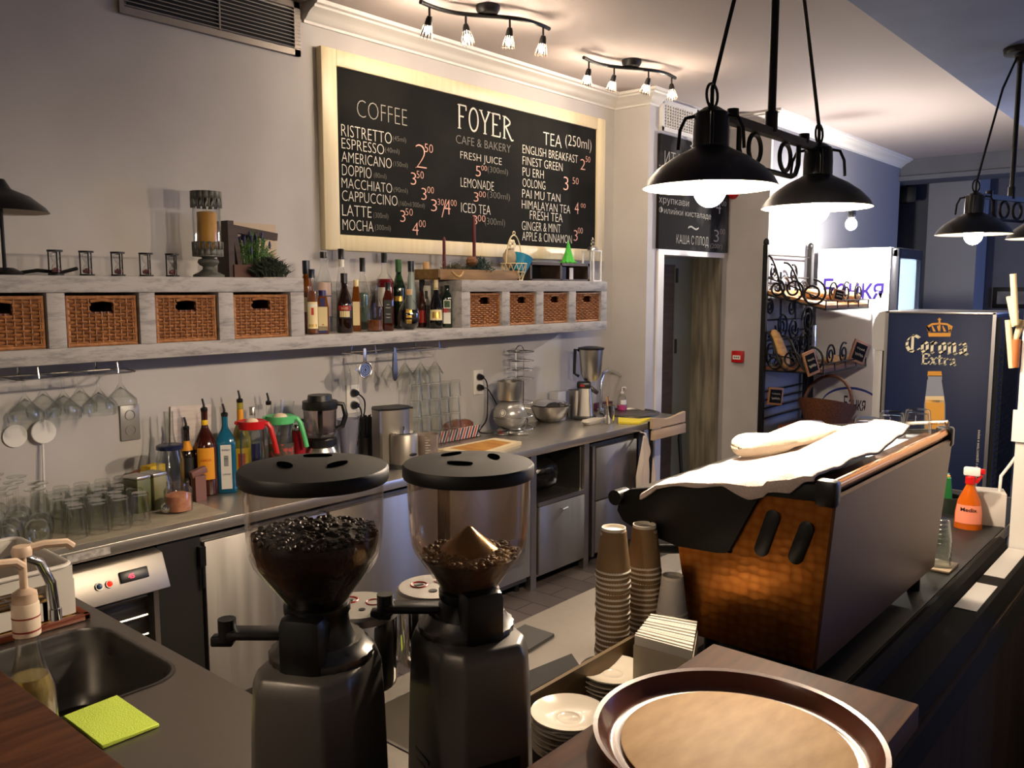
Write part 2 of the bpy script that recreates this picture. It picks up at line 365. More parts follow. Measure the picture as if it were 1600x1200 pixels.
# second board above the doorway
b2 = thing('chalkboard', 'smudged chalkboard sign with handwriting hanging above the doorway', 'chalkboard', (6.2, 3.44, 2.1))
ob('panel', MB().bb((5.68, 3.415, 2.105), (6.82, 3.44, 2.955)), BOARD2, b2, w=True)
ty = 3.412
def line2(s, zx, zy, zx1, h):
    a = at(1020+zx/4.615, 160+zy/4.615, Y=ty); b = at(1020+zx1/4.615, 160+zy/4.615, Y=ty); tx = MB(); tx.text(s, (a.x, ty, a.z), (1, 0, 0), (0, 0, 1), w=b.x-a.x, h=h, off=-.012); ob('chalk_writing', tx, CHALKM, b2, w=True, smooth=False, fixn=False)
line2('ИТАЛИЯ', 85, 445, 330, .1); line2('"Сир', 45, 500, 130, .055); line2('хрупкави', 45, 735, 260, .055); line2('Филийки кисталаде', 45, 805, 420, .06)
line2('4', 455, 800, 490, .12); line2('00', 495, 745, 530, .04); line2('КАША С ПЛОД', 170, 1030, 400, .085); line2('3', 440, 1005, 475, .1)
line2('00', 485, 950, 520, .045); line2('(200г)', 415, 1060, 500, .05); line2('~', 255, 915, 330, .03); line2('3', 260, 360, 290, .1)

# ================================================================ air grilles, alarm, sockets
g = thing('air_grille', 'long grey metal air grille high on the left of the back wall', 'air grille', (2.28, WY, 2.98))
gx0, gx1, gz0, gz1 = 1.8, 2.70, 2.99, 3.21
ob('backing', MB().bb((gx0+.02, 3.742, gz0+.02), (gx1-.03, WY, gz1-.02)), DARK, g, w=True)
m = MB(); m.bb((gx0, 3.73, gz0-.02), (gx1, WY, gz0+.01)).bb((gx0, 3.73, gz1-.01), (gx1, WY, gz1+.02)).bb((gx0-.02, 3.73, gz0-.02), (gx0, WY, gz1+.02)).bb((gx1-.035, 3.73, gz0-.02), (gx1, WY, gz1+.02)).bb((2.25, 3.732, gz0), (2.257, WY, gz1))
ob('frame', m, mat('grille metal', (150, 142, 132), .45, .5), g, w=True)
sl = ob('slat', MB().box((0, 0, 0), (gx1-gx0, .02, .003), m=Matrix.Rotation(radians(24), 4, 'X')), MATS['grille metal'], g)
for k in range(11):
    o = sl if k == 0 else sl.copy()
    if k: C.objects.link(o)
    o.parent = g; o.location = V(((gx0+gx1)/2, 3.737, gz0+.02+k*.018))-g.location
g = thing('air_grille', 'small square mesh air grille above the doorway chalkboard', 'air grille', (5.98, 3.44, 2.98))
ob('backing', MB().bb((5.72, 3.432, 3.0), (6.24, 3.44, 3.19)), DARK, g, w=True)
m = MB()
for a in range(14): m.bb((5.74+a*.036, 3.42, 3.0), (5.748+a*.036, 3.432, 3.19))
for a in range(9): m.bb((5.72, 3.424, 3.0+a*.022), (6.24, 3.43, 3.006+a*.022))
ob('mesh', m, WHITE, g, w=True)
m = MB(); m.bb((5.70, 3.415, 2.98), (6.26, 3.44, 3.01)).bb((5.70, 3.415, 3.18), (6.26, 3.44, 3.21)).bb((5.70, 3.415, 2.98), (5.73, 3.44, 3.21)).bb((6.23, 3.415, 2.98), (6.26, 3.44, 3.21))
ob('frame', m, WHITE, g, w=True)
p = at(1155, 557, X=6.86)
g = thing('fire_alarm', 'small red fire alarm call point on the grey wall', 'fire alarm', (6.86, p.y, p.z-.05))
ob('case', MB().box((6.835, p.y, p.z), (.05, .1, .1), bev=.006), RED, g, w=True)
ob('window', MB().box((6.809, p.y, p.z-.005), (.004, .07, .035)), PAPER, g, w=True)
m = MB()
for k in (-1, 0, 1): m.box((6.806, p.y+k*.018, p.z-.005), (.003, .01, .01))
ob('mark', m, BLACK, g, w=True)
p = at(1146, 302, X=6.86)
one('alarm_bell', MB().lathe([(0, 0), (.05, .0), (.048, .03), (.03, .05), (0, .055)], (6.86, p.y, p.z), 24, Matrix.Rotation(-pi/2, 4, 'Y')), RED, 'small round red alarm bell beside the doorway chalkboard', 'alarm bell')
SOCK = mat('silver socket', (150, 148, 146), .35, .3)
def socket(px, py, lab, plugs):
    p = at(px, py, Y=WY)
    g = thing('power_socket', lab, 'socket', (p.x, WY, p.z-.075), group='wall sockets')
    ob('plate', MB().box((p.x, 3.744, p.z), (.088, .012, .16), bev=.004), SOCK if not plugs else PAPER, g, w=True)
    for s in (-1, 1):
        m = Matrix.Rotation(pi/2, 4, 'X')
        ob('outlet', MB().lathe([(.024, 0), (.024, .004), (.02, .004), (.018, -.004), (0, -.004)], (p.x, 3.738, p.z+s*.034), 20, m), SOCK, g, w=True)
        if not plugs: ob('pin_hole', MB().box((p.x-.009, 3.7412, p.z+s*.034), (.005, .002, .005)).box((p.x+.009, 3.7412, p.z+s*.034), (.005, .002, .005)), DARK, g, w=True)
    return p
socket(202, 660, 'silver double wall socket without plugs, below the left glass rack', 0)
sm = socket(550, 623, 'double wall socket with two black plugs beside the blender', 1)
sr = socket(746, 597, 'double wall socket with two black plugs behind the wire toast rack', 1)
def cable(lab, p, pts, r=.0045):
    g = thing('power_cable', lab, 'cable', (p.x, 3.738, p.z-.02), group='black power cables')
    q = V((p.x, 3.715, p.z))
    ob('plug', MB().lathe([(0, .0), (.02, 0), (.02, .022), (.012, .04), (0, .04)], (p.x, 3.738, p.z), 16, Matrix.Rotation(pi/2, 4, 'X')), BLACK, g, w=True)
    P = [q+V((0, -.018, 0))]+[V(a) for a in pts]; S = []
    for i in range(len(P)-1):
        a, b, c, d = P[max(i-1, 0)], P[i], P[i+1], P[min(i+2, len(P)-1)]
        for k in range(6):
            t = k/6; S.append(.5*((2*b)+(c-a)*t+(2*a-5*b+4*c-d)*t*t+(3*b-a-3*c+d)*t**3))
    ob('cord', MB().tube(S+[P[-1]], r, 6), BLACK, g, w=True)
U = V((0, 0, .034))
cable('black plug and cord in the upper outlet beside the blender', sm+U, [(sm.x+.05, 3.70, sm.z-.02), (sm.x+.03, 3.70, sm.z-.14), (sm.x-.04, 3.68, sm.z-.27), (sm.x-.12, 3.66, .885)])
cable('black plug and cord in the lower outlet beside the blender', sm-U, [(sm.x+.025, 3.70, sm.z-.08), (sm.x+.02, 3.69, sm.z-.26), (sm.x+.1, 3.6, sm.z-.34), (sm.x+.22, 3.5, .88)])
cable('black plug and cord in the upper outlet by the striped box', sr+U, [(sr.x+.04, 3.70, sr.z-.02), (sr.x+.04, 3.7, sr.z-.2), (sr.x-.02, 3.66, .95), (sr.x-.14, 3.6, .9), (sr.x-.02, 3.5, .905), (sr.x+.12, 3.55, .9)])
cable('black plug and cord in the lower outlet by the striped box', sr-U, [(sr.x+.05, 3.70, sr.z-.05), (sr.x+.14, 3.69, sr.z-.18), (sr.x+.13, 3.66, .98), (sr.x+.02, 3.56, .92), (sr.x+.1, 3.46, .9), (sr.x+.2, 3.5, .96), (sr.x+.1, 3.6, .91)])

# ================================================================ long grey wall shelf and its baskets
S0, S1, SZ0, SZ1, SP = 3.42, WY, 1.512, 1.85, 1.574
sh = thing('wall_shelf', 'long whitewashed grey wooden wall shelf with basket cubbies', 'shelf', (2.4, WY, SZ0))
ob('bottom_board', MB().bb((-.4, S0, SZ0), (5.01, S1, SP), .004), SHELFW, sh, w=True)
ob('top_board', MB().bb((-.4, S0, 1.785), (2.458, S1, SZ1), .004), SHELFW, sh, w=True)
ob('top_board', MB().bb((3.541, S0, 1.782), (5.01, S1, SZ1), .004), SHELFW, sh, w=True)
ob('back_board', MB().bb((2.458, 3.735, SP), (3.541, S1, 1.84)), SHELFW, sh, w=True)
for a, b in ((.52, .59), (.90, .965), (1.30, 1.366), (1.654, 1.721), (2.009, 2.082), (2.382, 2.458), (3.541, 3.612), (3.893, 3.964), (4.225, 4.296), (4.569, 4.645), (4.942, 5.008)):
    ob('divider', MB().bb((a, S0+.002, SP), (b, S1, 1.784), .002), SHELFW, sh, w=True)
def basket(x0, x1, lab, grp, rows):
    x0 += .008; x1 -= .008; z0 = SP+.001; z1 = 1.772; W_ = x1-x0; H_ = z1-z0; cx = (x0+x1)/2
    g = thing('wicker_basket', lab, 'basket', (cx, 3.58, z0), group=grp)
    yf = S0+.022
    m = MB(); m.bb((x0+.004, yf+.012, z0), (x0+.012, 3.72, z1)).bb((x1-.012, yf+.012, z0), (x1-.004, 3.72, z1)).bb((x0+.004, 3.712, z0), (x1-.004, 3.72, z1)).bb((x0+.004, yf+.012, z0), (x1-.004, 3.72, z0+.008))
    hz0, hz1, hx0, hx1 = z0+H_*.68, z0+H_*.88, cx-W_*.165, cx+W_*.165
    m.bb((x0+.004, yf+.008, z0), (x1-.004, yf+.014, hz0)).bb((x0+.004, yf+.008, hz0), (hx0, yf+.014, z1)).bb((hx1, yf+.008, hz0), (x1-.004, yf+.014, z1)).bb((hx0, yf+.008, hz1), (hx1, yf+.014, z1))
    ob('body', m, WICKD, g, w=True)
    m = MB(); ns = 11; st = [x0+.012+(W_-.024)*i/(ns-1) for i in range(ns)]
    for i, sx in enumerate(st):
        if hx0 < sx < hx1: m.tube([(sx, yf, z0), (sx, yf, hz0)], .0028, 5)
        else: m.tube([(sx, yf, z0), (sx, yf, z1-.01)], .0028, 5)
    for r in range(rows):
        z = z0+.014+(H_-.036)*r/(rows-1); ph = pi*(r % 2)
        spans = [(x0+.006, x1-.006)] if not (hz0-.003 < z < hz1+.003) else [(x0+.006, hx0), (hx1, x1-.006)]
        for a, b in spans:
            k = max(8, int((b-a)/W_*44)); m.tube([(a+(b-a)*i/k, yf-.0066*cos((a+(b-a)*i/k-st[0])/(st[1]-st[0])*pi+ph), z) for i in range(k+1)], (H_-.036)/rows*.42, 4)
    ob('weave', m, WICK, g, w=True)
    m = MB()
    for zz in (z0+.006, z1-.006): m.tube([(x0, yf-.002, zz), (x1, yf-.002, zz)], .0075, 8)
    for xx in (x0+.004, x1-.004): m.tube([(xx, yf-.002, z0), (xx, yf-.002, z1)], .0065, 8)
    m.tube([(hx0, yf-.004, hz1+.002), (cx, yf-.006, hz1+.008), (hx1, yf-.004, hz1+.002)], .006, 6)
    ob('rim', m, WICK, g, w=True)
LB = 'wicker baskets on the left of the shelf'; RB = 'wicker baskets on the right of the shelf'
basket(.965, 1.30, 'wicker basket cut by the left edge of the photo', LB, 13)
basket(1.366, 1.654, 'wide wicker basket, second from the left on the shelf', LB, 13)
basket(1.721, 2.009, 'wicker basket below the candle holder, third from the left', LB, 13)
basket(2.082, 2.382, 'wicker basket in the cubby just left of the liquor bottles', LB, 13)
basket(3.612, 3.893, 'wicker basket in the cubby just right of the liquor bottles', RB, 15)
basket(3.964, 4.225, 'wicker basket second to the right of the liquor bottles', RB, 15)
basket(4.296, 4.569, 'wicker basket second from the right end of the shelf', RB, 15)
basket(4.645, 4.942, 'wicker basket in the last cubby at the right end of the shelf', RB, 15)

# ================================================================ lamps
WARM = (255, 206, 140)
EM = mat('lit bulb', (255, 240, 220), .3, emit=(255, 231, 203), es=1000)
EMS = mat('lit spot bulb', (255, 240, 220), .3, emit=(255, 231, 203), es=1150)
EMC = mat('lit cool bulb', (255, 255, 255), .3, emit=(255, 246, 236), es=1500)
EML = mat('lit bulb low', (255, 240, 220), .3, emit=(255, 232, 206), es=75)
EMW = mat('dim bulb', (255, 245, 225), .3, emit=(255, 236, 210), es=60)
SHB = mat('black enamel', (17, 17, 18), .32); SHW = mat('white enamel', (196, 186, 168), .5)
def pend(X, Y, Z, lab, em, dx=.64, ztop=3.0):
    # Z = height of the shade rims; two shades dx apart along X
    g = thing('pendant_lamp', lab, 'lamp', (X+dx/2, Y, Z), group='double pendant lamps over the bar')
    R = .175
    for i, sx in enumerate((X, X+dx)):
        c = (sx, Y, Z)
        s_ = ob('lamp_shade', MB().lathe([(R, 0), (R*.93, .022), (R*.78, .05), (R*.55, .078), (R*.34, .096), (.046, .104), (.046, .15), (.043, .19), (.02, .205), (0, .205)], c, 40), SHB, g, w=True, fixn=False)
        inner = MB().lathe([(R, -.0), (R-.003, .0), (R*.91, .02), (R*.76, .046), (R*.53, .073), (R*.32, .09), (.04, .098), (0, .098)], c, 40)
        k = ob('shade_lining', inner, SHW, s_); k.location = -g.location
        b = ob('bulb', MB().ball((sx, Y, Z+.0), (.043, .043, .05), 20, 14), em, s_); b.location = -g.location
        m = MB()
        for q in range(4):
            a = q*pi/2+.5; m.tube([(sx+cos(a)*r, Y+sin(a)*r, Z+z) for r, z in ((.04, .185), (.066, .18), (.08, .15), (.084, .1))], .005, 6)
        m.ring((sx, Y, Z+.235), .03, .004, 18, 6, Matrix.Rotation(pi/2, 4, 'X'))
        k = ob('bracket', m, IRON, s_); k.location = -g.location
    zb = Z+.19
    ob('crossbar', MB().bb((X+.04, Y-.012, zb-.012), (X+dx-.04, Y+.012, zb+.012)).cyl((X+.12, Y, zb), .016, .03, 10).cyl((X+dx-.12, Y, zb), .016, .03, 10), IRON, g, w=True)
    x0, x1 = X+.16, X+dx-.16
    m = MB().tube([(x0, Y, zb), (x0, Y, zb-.07), (x0+.02, Y, zb-.1), (x0+.05, Y, zb-.11), (x1-.05, Y, zb-.11), (x1-.02, Y, zb-.1), (x1, Y, zb-.07), (x1, Y, zb)], .008, 6)
    for xx in (x0+.1, x1-.1): m.ring((xx, Y, zb-.058), .04, .007, 20, 6, Matrix.Rotation(pi/2, 4, 'X'))
    ob('scroll', m, IRON, g, w=True)
    ob('rod', MB().tube([(X+dx/2, Y, zb), (X+dx/2, Y, ztop-.03)], .012, 10).cyl((X+dx/2, Y, zb), .018, .06, 12), IRON, g, w=True)
    ob('ceiling_cup', MB().lathe([(0, -.07), (.02, -.07), (.03, -.035), (.075, -.03), (.08, 0), (0, 0)], (X+dx/2, Y, ztop), 24), IRON, g, w=True)
    for sx, s in ((X, -1), (X+dx, 1)):
        ob('cord', MB().tube([(sx, Y, Z+.2), (sx, Y, Z+.25), (sx-s*(dx/2-.03)*.22, Y, Z+.42), (sx-s*(dx/2-.03)*.62, Y, Z+.72), (X+dx/2+s*.03, Y, ztop-.05)], .006, 6), BLACKM, g, w=True)
    return g
pend(2.065, 1.09, 2.062, 'black double pendant lamp with two glowing bulbs above the espresso machine', EM, .73)
pend(-.56, 1.09, 2.062, 'black double pendant lamp added out of view to light the left sink', EML)  # unseen fixture, added for warm light on the sink side
g = pend(4.72, 1.05, 2.065, 'black double pendant lamp farther back, its bulbs almost dark', EMW); g.location = (5.024, .951, 2.065); g.rotation_euler = (0, 0, radians(-18))
def spot(p0, p1, lab, tw):
    a, b = at(*p0, Z=3.19), at(*p1, Z=3.19); c = (a+b)/2
    g = thing('track_light', lab, 'ceiling light', (c.x, c.y, ZC), group='four-spot ceiling tracks'); d = (b-a); n = V((-d.y, d.x, 0)).normalized()
    path = [a+d*t+n*.05*sin(2*pi*t) for t in [i/20 for i in range(21)]]
    ob('bar', MB().tube(path, .011, 8), IRON, g, w=True)
    ob('canopy', MB().lathe([(0, -.04), (.05, -.04), (.062, -.02), (.062, 0), (0, 0)], (c.x, c.y, ZC), 24), IRON, g, w=True)
    ob('stem', MB().cyl((c.x, c.y, 3.185), .012, .04, 10), IRON, g, w=True)
    for k, t in enumerate((.08, .36, .64, .93)):
        q = a+d*t+n*.05*sin(2*pi*t); tl = Matrix.Rotation(radians(tw[k]), 4, V((d.x, d.y, 0)).normalized())
        h = ob('spotlight', MB().tube([q, q+V((0, 0, -.05))], .006, 6).lathe([(0, .012), (.012, .01), (.017, -.005), (.02, -.03), (.0, -.03)], q+V((0, 0, -.06)), 16, tl), IRON, g, w=True)
        m = MB()
        for i in range(12):
            A = 2*pi*i/12; w_ = .12
            def pt(r, an, z): return q+V((0, 0, -.06))+tl @ V((r*cos(an), r*sin(an), z))
            m.faces([pt(.02, A-w_*1.5, -.03), pt(.02, A+w_*1.5, -.03), pt(.033, A+w_, -.075), pt(.036, A, -.098), pt(.033, A-w_, -.075)], [(0, 1, 2, 3, 4)])
        for zz, r in ((-.05, .0262), (-.085, .0345)): m.ring(q+V((0, 0, -.06))+tl @ V((0, 0, zz)), r, .0016, 20, 4, tl)
        k1 = ob('shade', m, mat('lamp glass lattice', (40, 34, 28), .3), h, fixn=False); k1.location = -g.location
        k2 = ob('bulb', MB().ball(q+V((0, 0, -.06))+tl @ V((0, 0, -.058)), (.015, .015, .02), 12, 8), EMS, h); k2.location = -g.location
spot((657, 3), (858, 45), 'black four-spot track light on the ceiling, the nearer one above the chalkboard', (28, -12, 10, 14))
spot((912, 90), (1055, 122), 'black four-spot track light on the ceiling near the doorway corner', (16, 20, 24, -6))
# lamp over the bread rack
p = V((7.4, 2.582, 2.36))
g = thing('wall_lamp', 'glaring wall lamp above the bread rack, burnt out white', 'lamp', (p.x, 3.07, p.z))
ob('shade', MB().lathe([(.03, .035), (.034, .06), (.03, .13), (0, .14)], p, 28), SHB, g, w=True, fixn=False)
ob('bulb', MB().ball(p+V((0, 0, -.02)), (.045, .045, .05)), EMC, g, w=True)
ob('arm', MB().tube([p+V((0, 0, .13)), p+V((0, .1, .2)), V((p.x, 3.07, p.z+.2))], .01), IRON, g, w=True)
# table lamp at the left end of the shelf
g = thing('table_lamp', 'black table lamp with wide shade on the shelf, cut by the left edge', 'lamp', (1.1, 3.6, SZ1))
c = at(-4, 331, Y=3.56)
g.location = (c.x, 3.56, SZ1)
ob('lamp_shade', MB().lathe([(.175, 0), (.16, .02), (.11, .06), (.05, .085), (.03, .12), (0, .12)], (c.x, 3.56, c.z), 40).lathe([(.175, 0), (.172, 0), (.155, .016), (.108, .055), (.04, .08), (0, .08)], (c.x, 3.56, c.z), 40), [SHB, SHW], g, w=True, fixn=False)
me = LAST[0].data
for i, f in enumerate(me.polygons): f.material_index = 1 if i >= 40*5 else 0
ob('pole', MB().tube([(c.x+.012, 3.56, SZ1+.02), (c.x+.012, 3.56, c.z+.05)], .007, 8), IRON, g, w=True)
ob('base', MB().lathe([(0, .03), (.03, .028), (.06, .012), (.065, 0), (0, 0)], (c.x+.012, 3.56, SZ1), 24), IRON, g, w=True)
ob('cord', MB().tube([(c.x+.05, 3.56, SZ1+.008), (c.x+.12, 3.54, SZ1+.02), (c.x+.2, 3.53, SZ1+.012), (c.x+.27, 3.55, SZ1+.03)], .008, 6), BLACKM, g, w=True)
# daylight through the window, dusk world
ld = bpy.data.lights.new('daylight', 'AREA'); ld.shape = 'RECTANGLE'; ld.size = 3.2; ld.size_y = 1.8; ld.energy = 125; ld.color = (.28, .42, 1.0)
lo = bpy.data.objects.new('daylight', ld); C.objects.link(lo); lo.location = (9.5, -3.12, 1.7); lo.rotation_euler = (radians(90), 0, radians(0))
w = bpy.data.worlds.new('dusk'); SC.world = w; w.use_nodes = True
w.node_tree.nodes['Background'].inputs[0].default_value = (.1, .16, .4, 1); w.node_tree.nodes['Background'].inputs[1].default_value = .12
# ================================================================ counters
def rrect(x0, x1, y0, y1, r, n=6):
    out = []
    for cx, cy, a in ((x1-r, y1-r, 0), (x0+r, y1-r, 90), (x0+r, y0+r, 180), (x1-r, y0+r, 270)):
        for i in range(n+1): out.append((cx+r*cos(radians(a+90*i/n)), cy+r*sin(radians(a+90*i/n))))
    return out
def slab(mb, outer, z0, z1, holes=()):
    bm = mb.bm; L = [[bm.verts.new((x, y, z1)) for x, y in p] for p in [outer]+list(holes)]
    es = [bm.edges.new((p[i], p[(i+1) % len(p)])) for p in L for i in range(len(p))]
    bmesh.ops.triangle_fill(bm, use_beauty=True, use_dissolve=False, edges=es)
    for p in L:
        B = [bm.verts.new((v.co.x, v.co.y, z0)) for v in p]
        for i in range(len(p)): bm.faces.new([p[i], p[(i+1) % len(p)], B[(i+1) % len(p)], B[i]])
    return mb
def basin(hole, z1, d, inset=.02):
    cx = sum(p[0] for p in hole)/len(hole); cy = sum(p[1] for p in hole)/len(hole); mb = MB()
    def sec(k, z): return [(cx+(x-cx)*k, cy+(y-cy)*k, z) for x, y in hole]
    R = [sec(1.03, z1+.002), sec(1.0, z1+.003), sec(.985, z1-.004), sec(.95, z1-d+.03), sec(.88, z1-d)]
    mb.loft(R, cap=False); b = [mb.bm.verts.new(p) for p in sec(.88, z1-d)]; mb.bm.faces.new(b); return mb
WT = .87
bc = thing('steel_counter', 'long stainless steel worktop along the back wall', 'counter', (2.6, 3.42, 0))
ob('worktop', MB().bb((-.4, 3.10, WT-.045), (5.55, 3.748, WT), .003), STEELW, bc, w=True)
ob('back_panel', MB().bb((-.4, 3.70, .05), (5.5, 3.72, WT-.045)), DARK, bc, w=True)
for a, b in ((3.815, 3.868), (4.352, 4.405), (4.99, 5.04)):
    for y in (3.13, 3.6): ob('leg', MB().bb((a, y, 0), (b, y+.04, WT-.045)), STEELD if a > 4.9 else STEEL, bc, w=True)
m = MB().bb((1.3, 3.0995, .83), (1.62, 3.1, .86))
p0, p1 = at(104, 877, Y=3.099), at(172, 853, Y=3.099)
ob('sticker', MB().box(((p0.x+p1.x)/2, 3.0985, .847), (p1.x-p0.x, .001, .028)), mat('worn label', (206, 200, 190), .5, col2=(150, 144, 134), scale=(60, 4, 60)), bc, w=True)
# cooling unit
cu = thing('bar_fridge', 'steel undercounter cooling unit with red digital display and louvres', 'fridge', (1.05, 3.4, 0))
ob('body', MB().bb((.55, 3.14, .06), (1.53, 3.68, .80), .004), STEELD, cu, w=True)
pr = [(3.14, .81), (3.075, .80), (3.02, .675), (3.14, .655)]
ob('control_panel', MB().prism(pr, 'X', .60, 1.53, .004), SATIN, cu, w=True)
nrm = V((0, -.125, .055)).normalized(); tl = Matrix.Rotation(atan2(.055, .125), 4, 'X')
def onp(px, py): return at(px, py, Y=3.044)
d_ = onp(216, 906)
R_ = Matrix.Rotation(-atan2(.055, .125), 4, 'X')
cpx = lambda x, t: V((x, 3.075-.055*t, .80-.125*t))+nrm*.002
ob('display', MB().box(cpx(1.405, .42), (.105, .012, .042), m=R_, bev=.003), BLACK, cu, w=True)
rm = mat('red digits', (255, 20, 60), .4, emit=(255, 24, 70), es=3.5)
tt = MB(); ux = V((1, 0, 0)); uz = V((0, .055, .125)).normalized()
tt.text('45', cpx(1.38, .5)+nrm*.008, ux, uz, h=.017)
ob('digits', tt, rm, cu, w=True, smooth=False, fixn=False)
for x, c, nm in ((1.275, mat('blue lamp', (60, 90, 120), .3), 'indicator_lamp'), (1.312, mat('red lamp', (220, 30, 20), .3, emit=(255, 40, 20), es=1.2), 'indicator_lamp')):
    ob(nm, MB().ball(cpx(x, .5)+nrm*.002, (.011, .011, .011), 12, 8), c, cu, w=True)
    ob('bezel', MB().ring(cpx(x, .5)+nrm*.002, .012, .0025, 16, 6, R_ @ Matrix.Rotation(pi/2, 4, 'X')), STEELD, cu, w=True)
for k in range(7):
    ob('louvre', MB().box((1.04, 3.115, .63-k*.075), (.86, .05, .006), m=Matrix.Rotation(radians(-28), 4, 'X')), STEEL, cu, w=True)
for x in (.6, 1.495): ob('grille_post', MB().bb((x, 3.09, .1), (x+.02, 3.14, .65)), STEEL, cu, w=True)
ob('filler_panel', MB().bb((1.535, 3.13, .06), (1.715, 3.6, .82)), mat('dark grey metal', (58, 56, 54), .45, .6), cu, w=True)
# two-door fridge
def cab(lab, x0, x1, parts, cat='fridge', name='bar_fridge', body=STEELD):
    g = thing(name, lab, cat, ((x0+x1)/2, 3.4, 0))
    ob('body', MB().bb((x0, 3.15, .06), (x1, 3.68, .80)), body, g, w=True)
    for xx in (x0+.04, x1-.04): ob('foot', MB().cyl((xx, 3.2, 0), .02, .06, 12), BLACK, g, w=True)
    for a, b, z0, z1, mm in parts:
        d = ob('door', MB().bb((a, 3.115, z0), (b, 3.148, z1), .004), mm, g, w=True)
    return g
DOOR = mat('steel door', (168, 163, 156), .38, .85, scale=(40, 40, 2), rvar=.05)
_b = DOOR.node_tree.nodes['Principled BSDF']; _b.inputs['Anisotropic'].default_value = .85; _b.inputs['Anisotropic Rotation'].default_value = .25
g = cab('steel two-door fridge under the counter behind the coffee grinders', 1.72, 3.04, [(1.725, 2.33, .1, .785, DOOR), (2.345, 3.035, .1, .785, DOOR)])
ob('hinge', MB().bb((1.70, 3.105, .69), (1.725, 3.13, .77)).cyl((1.712, 3.11, .60), .008, .1, 10), BLACK, g, w=True)
g = cab('steel cupboard between the two-door fridge and the waste bin unit', 3.12, 3.80, [(3.125, 3.795, .1, .80, DOOR)], 'cabinet', 'steel_cabinet')
ob('latch_plate', MB().bb((3.6, 3.11, .2), (3.74, 3.116, .36), .002), STEEL, g, w=True)
g = thing('waste_cabinet', 'steel waste cabinet with an open slot stuffed with a black bag', 'cabinet', (4.11, 3.4, 0))
ob('body', MB().bb((3.875, 3.15, .06), (4.345, 3.68, .52)).bb((3.875, 3.60, .52), (4.345, 3.68, .8)).bb((4.33, 3.15, .52), (4.345, 3.6, .8)), STEEL, g, w=True)
dd = ob('door', MB().bb((3.88, 3.115, .08), (4.34, 3.148, .50), .004), DOOR, g, w=True)
h = ob('handle', MB().tube([V((4.08, 3.115, .455)), V((4.085, 3.10, .45)), V((4.14, 3.10, .455)), V((4.145, 3.115, .46))], .006, 6), CHROME, dd); h.location = -g.location
ob('shelf_lip', MB().bb((3.875, 3.115, .505), (4.345, 3.2, .53)), STEEL, g, w=True)
def blob(c, rad, n, amp, seed, u=24, v=16):
    rn = random.Random(seed); mb = MB().ball((0, 0, 0), (1, 1, 1), u, v); ks = [(V((rn.uniform(-1, 1), rn.uniform(-1, 1), rn.uniform(-1, 1)))*n, rn.uniform(0, 6)) for _ in range(9)]
    for q in mb.bm.verts:
        s = 1+amp*sum(sin(k.dot(q.co)+ph) for k, ph in ks)/3; q.co = V((q.co.x*rad[0]*s, q.co.y*rad[1]*s, q.co.z*rad[2]*s))+V(c)
    return mb
bg = blob((0, 0, 0), (.17, .15, .13), 6, .08, 3)
bmesh.ops.translate(bg.bm, verts=bg.bm.verts, vec=(4.06, 3.32, .66))
one('bin_bag', bg, mat('black plastic film', (10, 10, 11), .18, scale=(30, 30, 30), bump=1), 'crumpled black bin bag bulging from the waste cabinet slot', 'bag')
g = cab('steel fridge with upper and lower doors at the right end of the back counter', 4.44, 4.96, [(4.465, 4.945, .43, .775, DOOR), (4.465, 4.945, .08, .42, DOOR)])
ob('handle', MB().tube([(4.84, 3.115, .35), (4.84, 3.098, .352), (4.90, 3.098, .356), (4.90, 3.115, .358)], .006, 6), CHROME, g, w=True)
ob('door_frame', MB().bb((4.43, 3.12, .06), (4.455, 3.16, .79)), STEEL, g, w=True)

# bar-side counter (U turn) with two sinks
h1 = rrect(.50, .985, 1.895, 2.37, .085); h2 = rrect(1.10, 1.47, 1.13, 1.405, .06)
fc = thing('bar_counter', 'stainless steel bar worktop with two sinks, turning the corner at the left', 'counter', (1.5, 1.2, 0))
ob('worktop', slab(MB(), [(.345, .65), (4.3, .65), (4.3, 1.485), (1.03, 1.485), (1.03, 3.098), (.345, 3.098)], WT-.04, WT, (h1, h2)), BARSTEEL, fc, w=True, smooth=False)
ob('sink_basin', basin(h1, WT, .2), STEELD, fc, w=True)
ob('sink_basin', basin(h2, WT, .16), STEEL, fc, w=True)
ob('front_panel', MB().bb((1.02, 1.44, .05), (4.28, 1.46, WT-.04)), STEELD, fc, w=True)
ob('front_panel', MB().bb((.995, 1.46, .05), (1.015, 3.0, WT-.04)), STEELD, fc, w=True)
FX, FY = .62, 2.52   # mixer tap behind the left sink
g = thing('tap', 'curved chrome mixer tap at the left sink', 'tap', (.66, 2.40, WT))
tp = at(83, 955, X=.72)
ob('spout', MB().tube([(.66, 2.40, WT+.02), (.665, 2.40, WT+.10), (.69, 2.385, WT+.18), (.735, 2.355, WT+.236), (.79, 2.33, WT+.25), (.828, 2.325, WT+.225), (.851, 2.32, WT+.165), (.856, 2.32, WT+.09)], .0125, 10), CHROME, g, w=True)
ob('nozzle', MB().cyl((.856, 2.32, WT+.065), .016, .03, 14), CHROME, g, w=True)
ob('base', MB().cyl((.66, 2.40, WT), .025, .04, 18), CHROME, g, w=True)

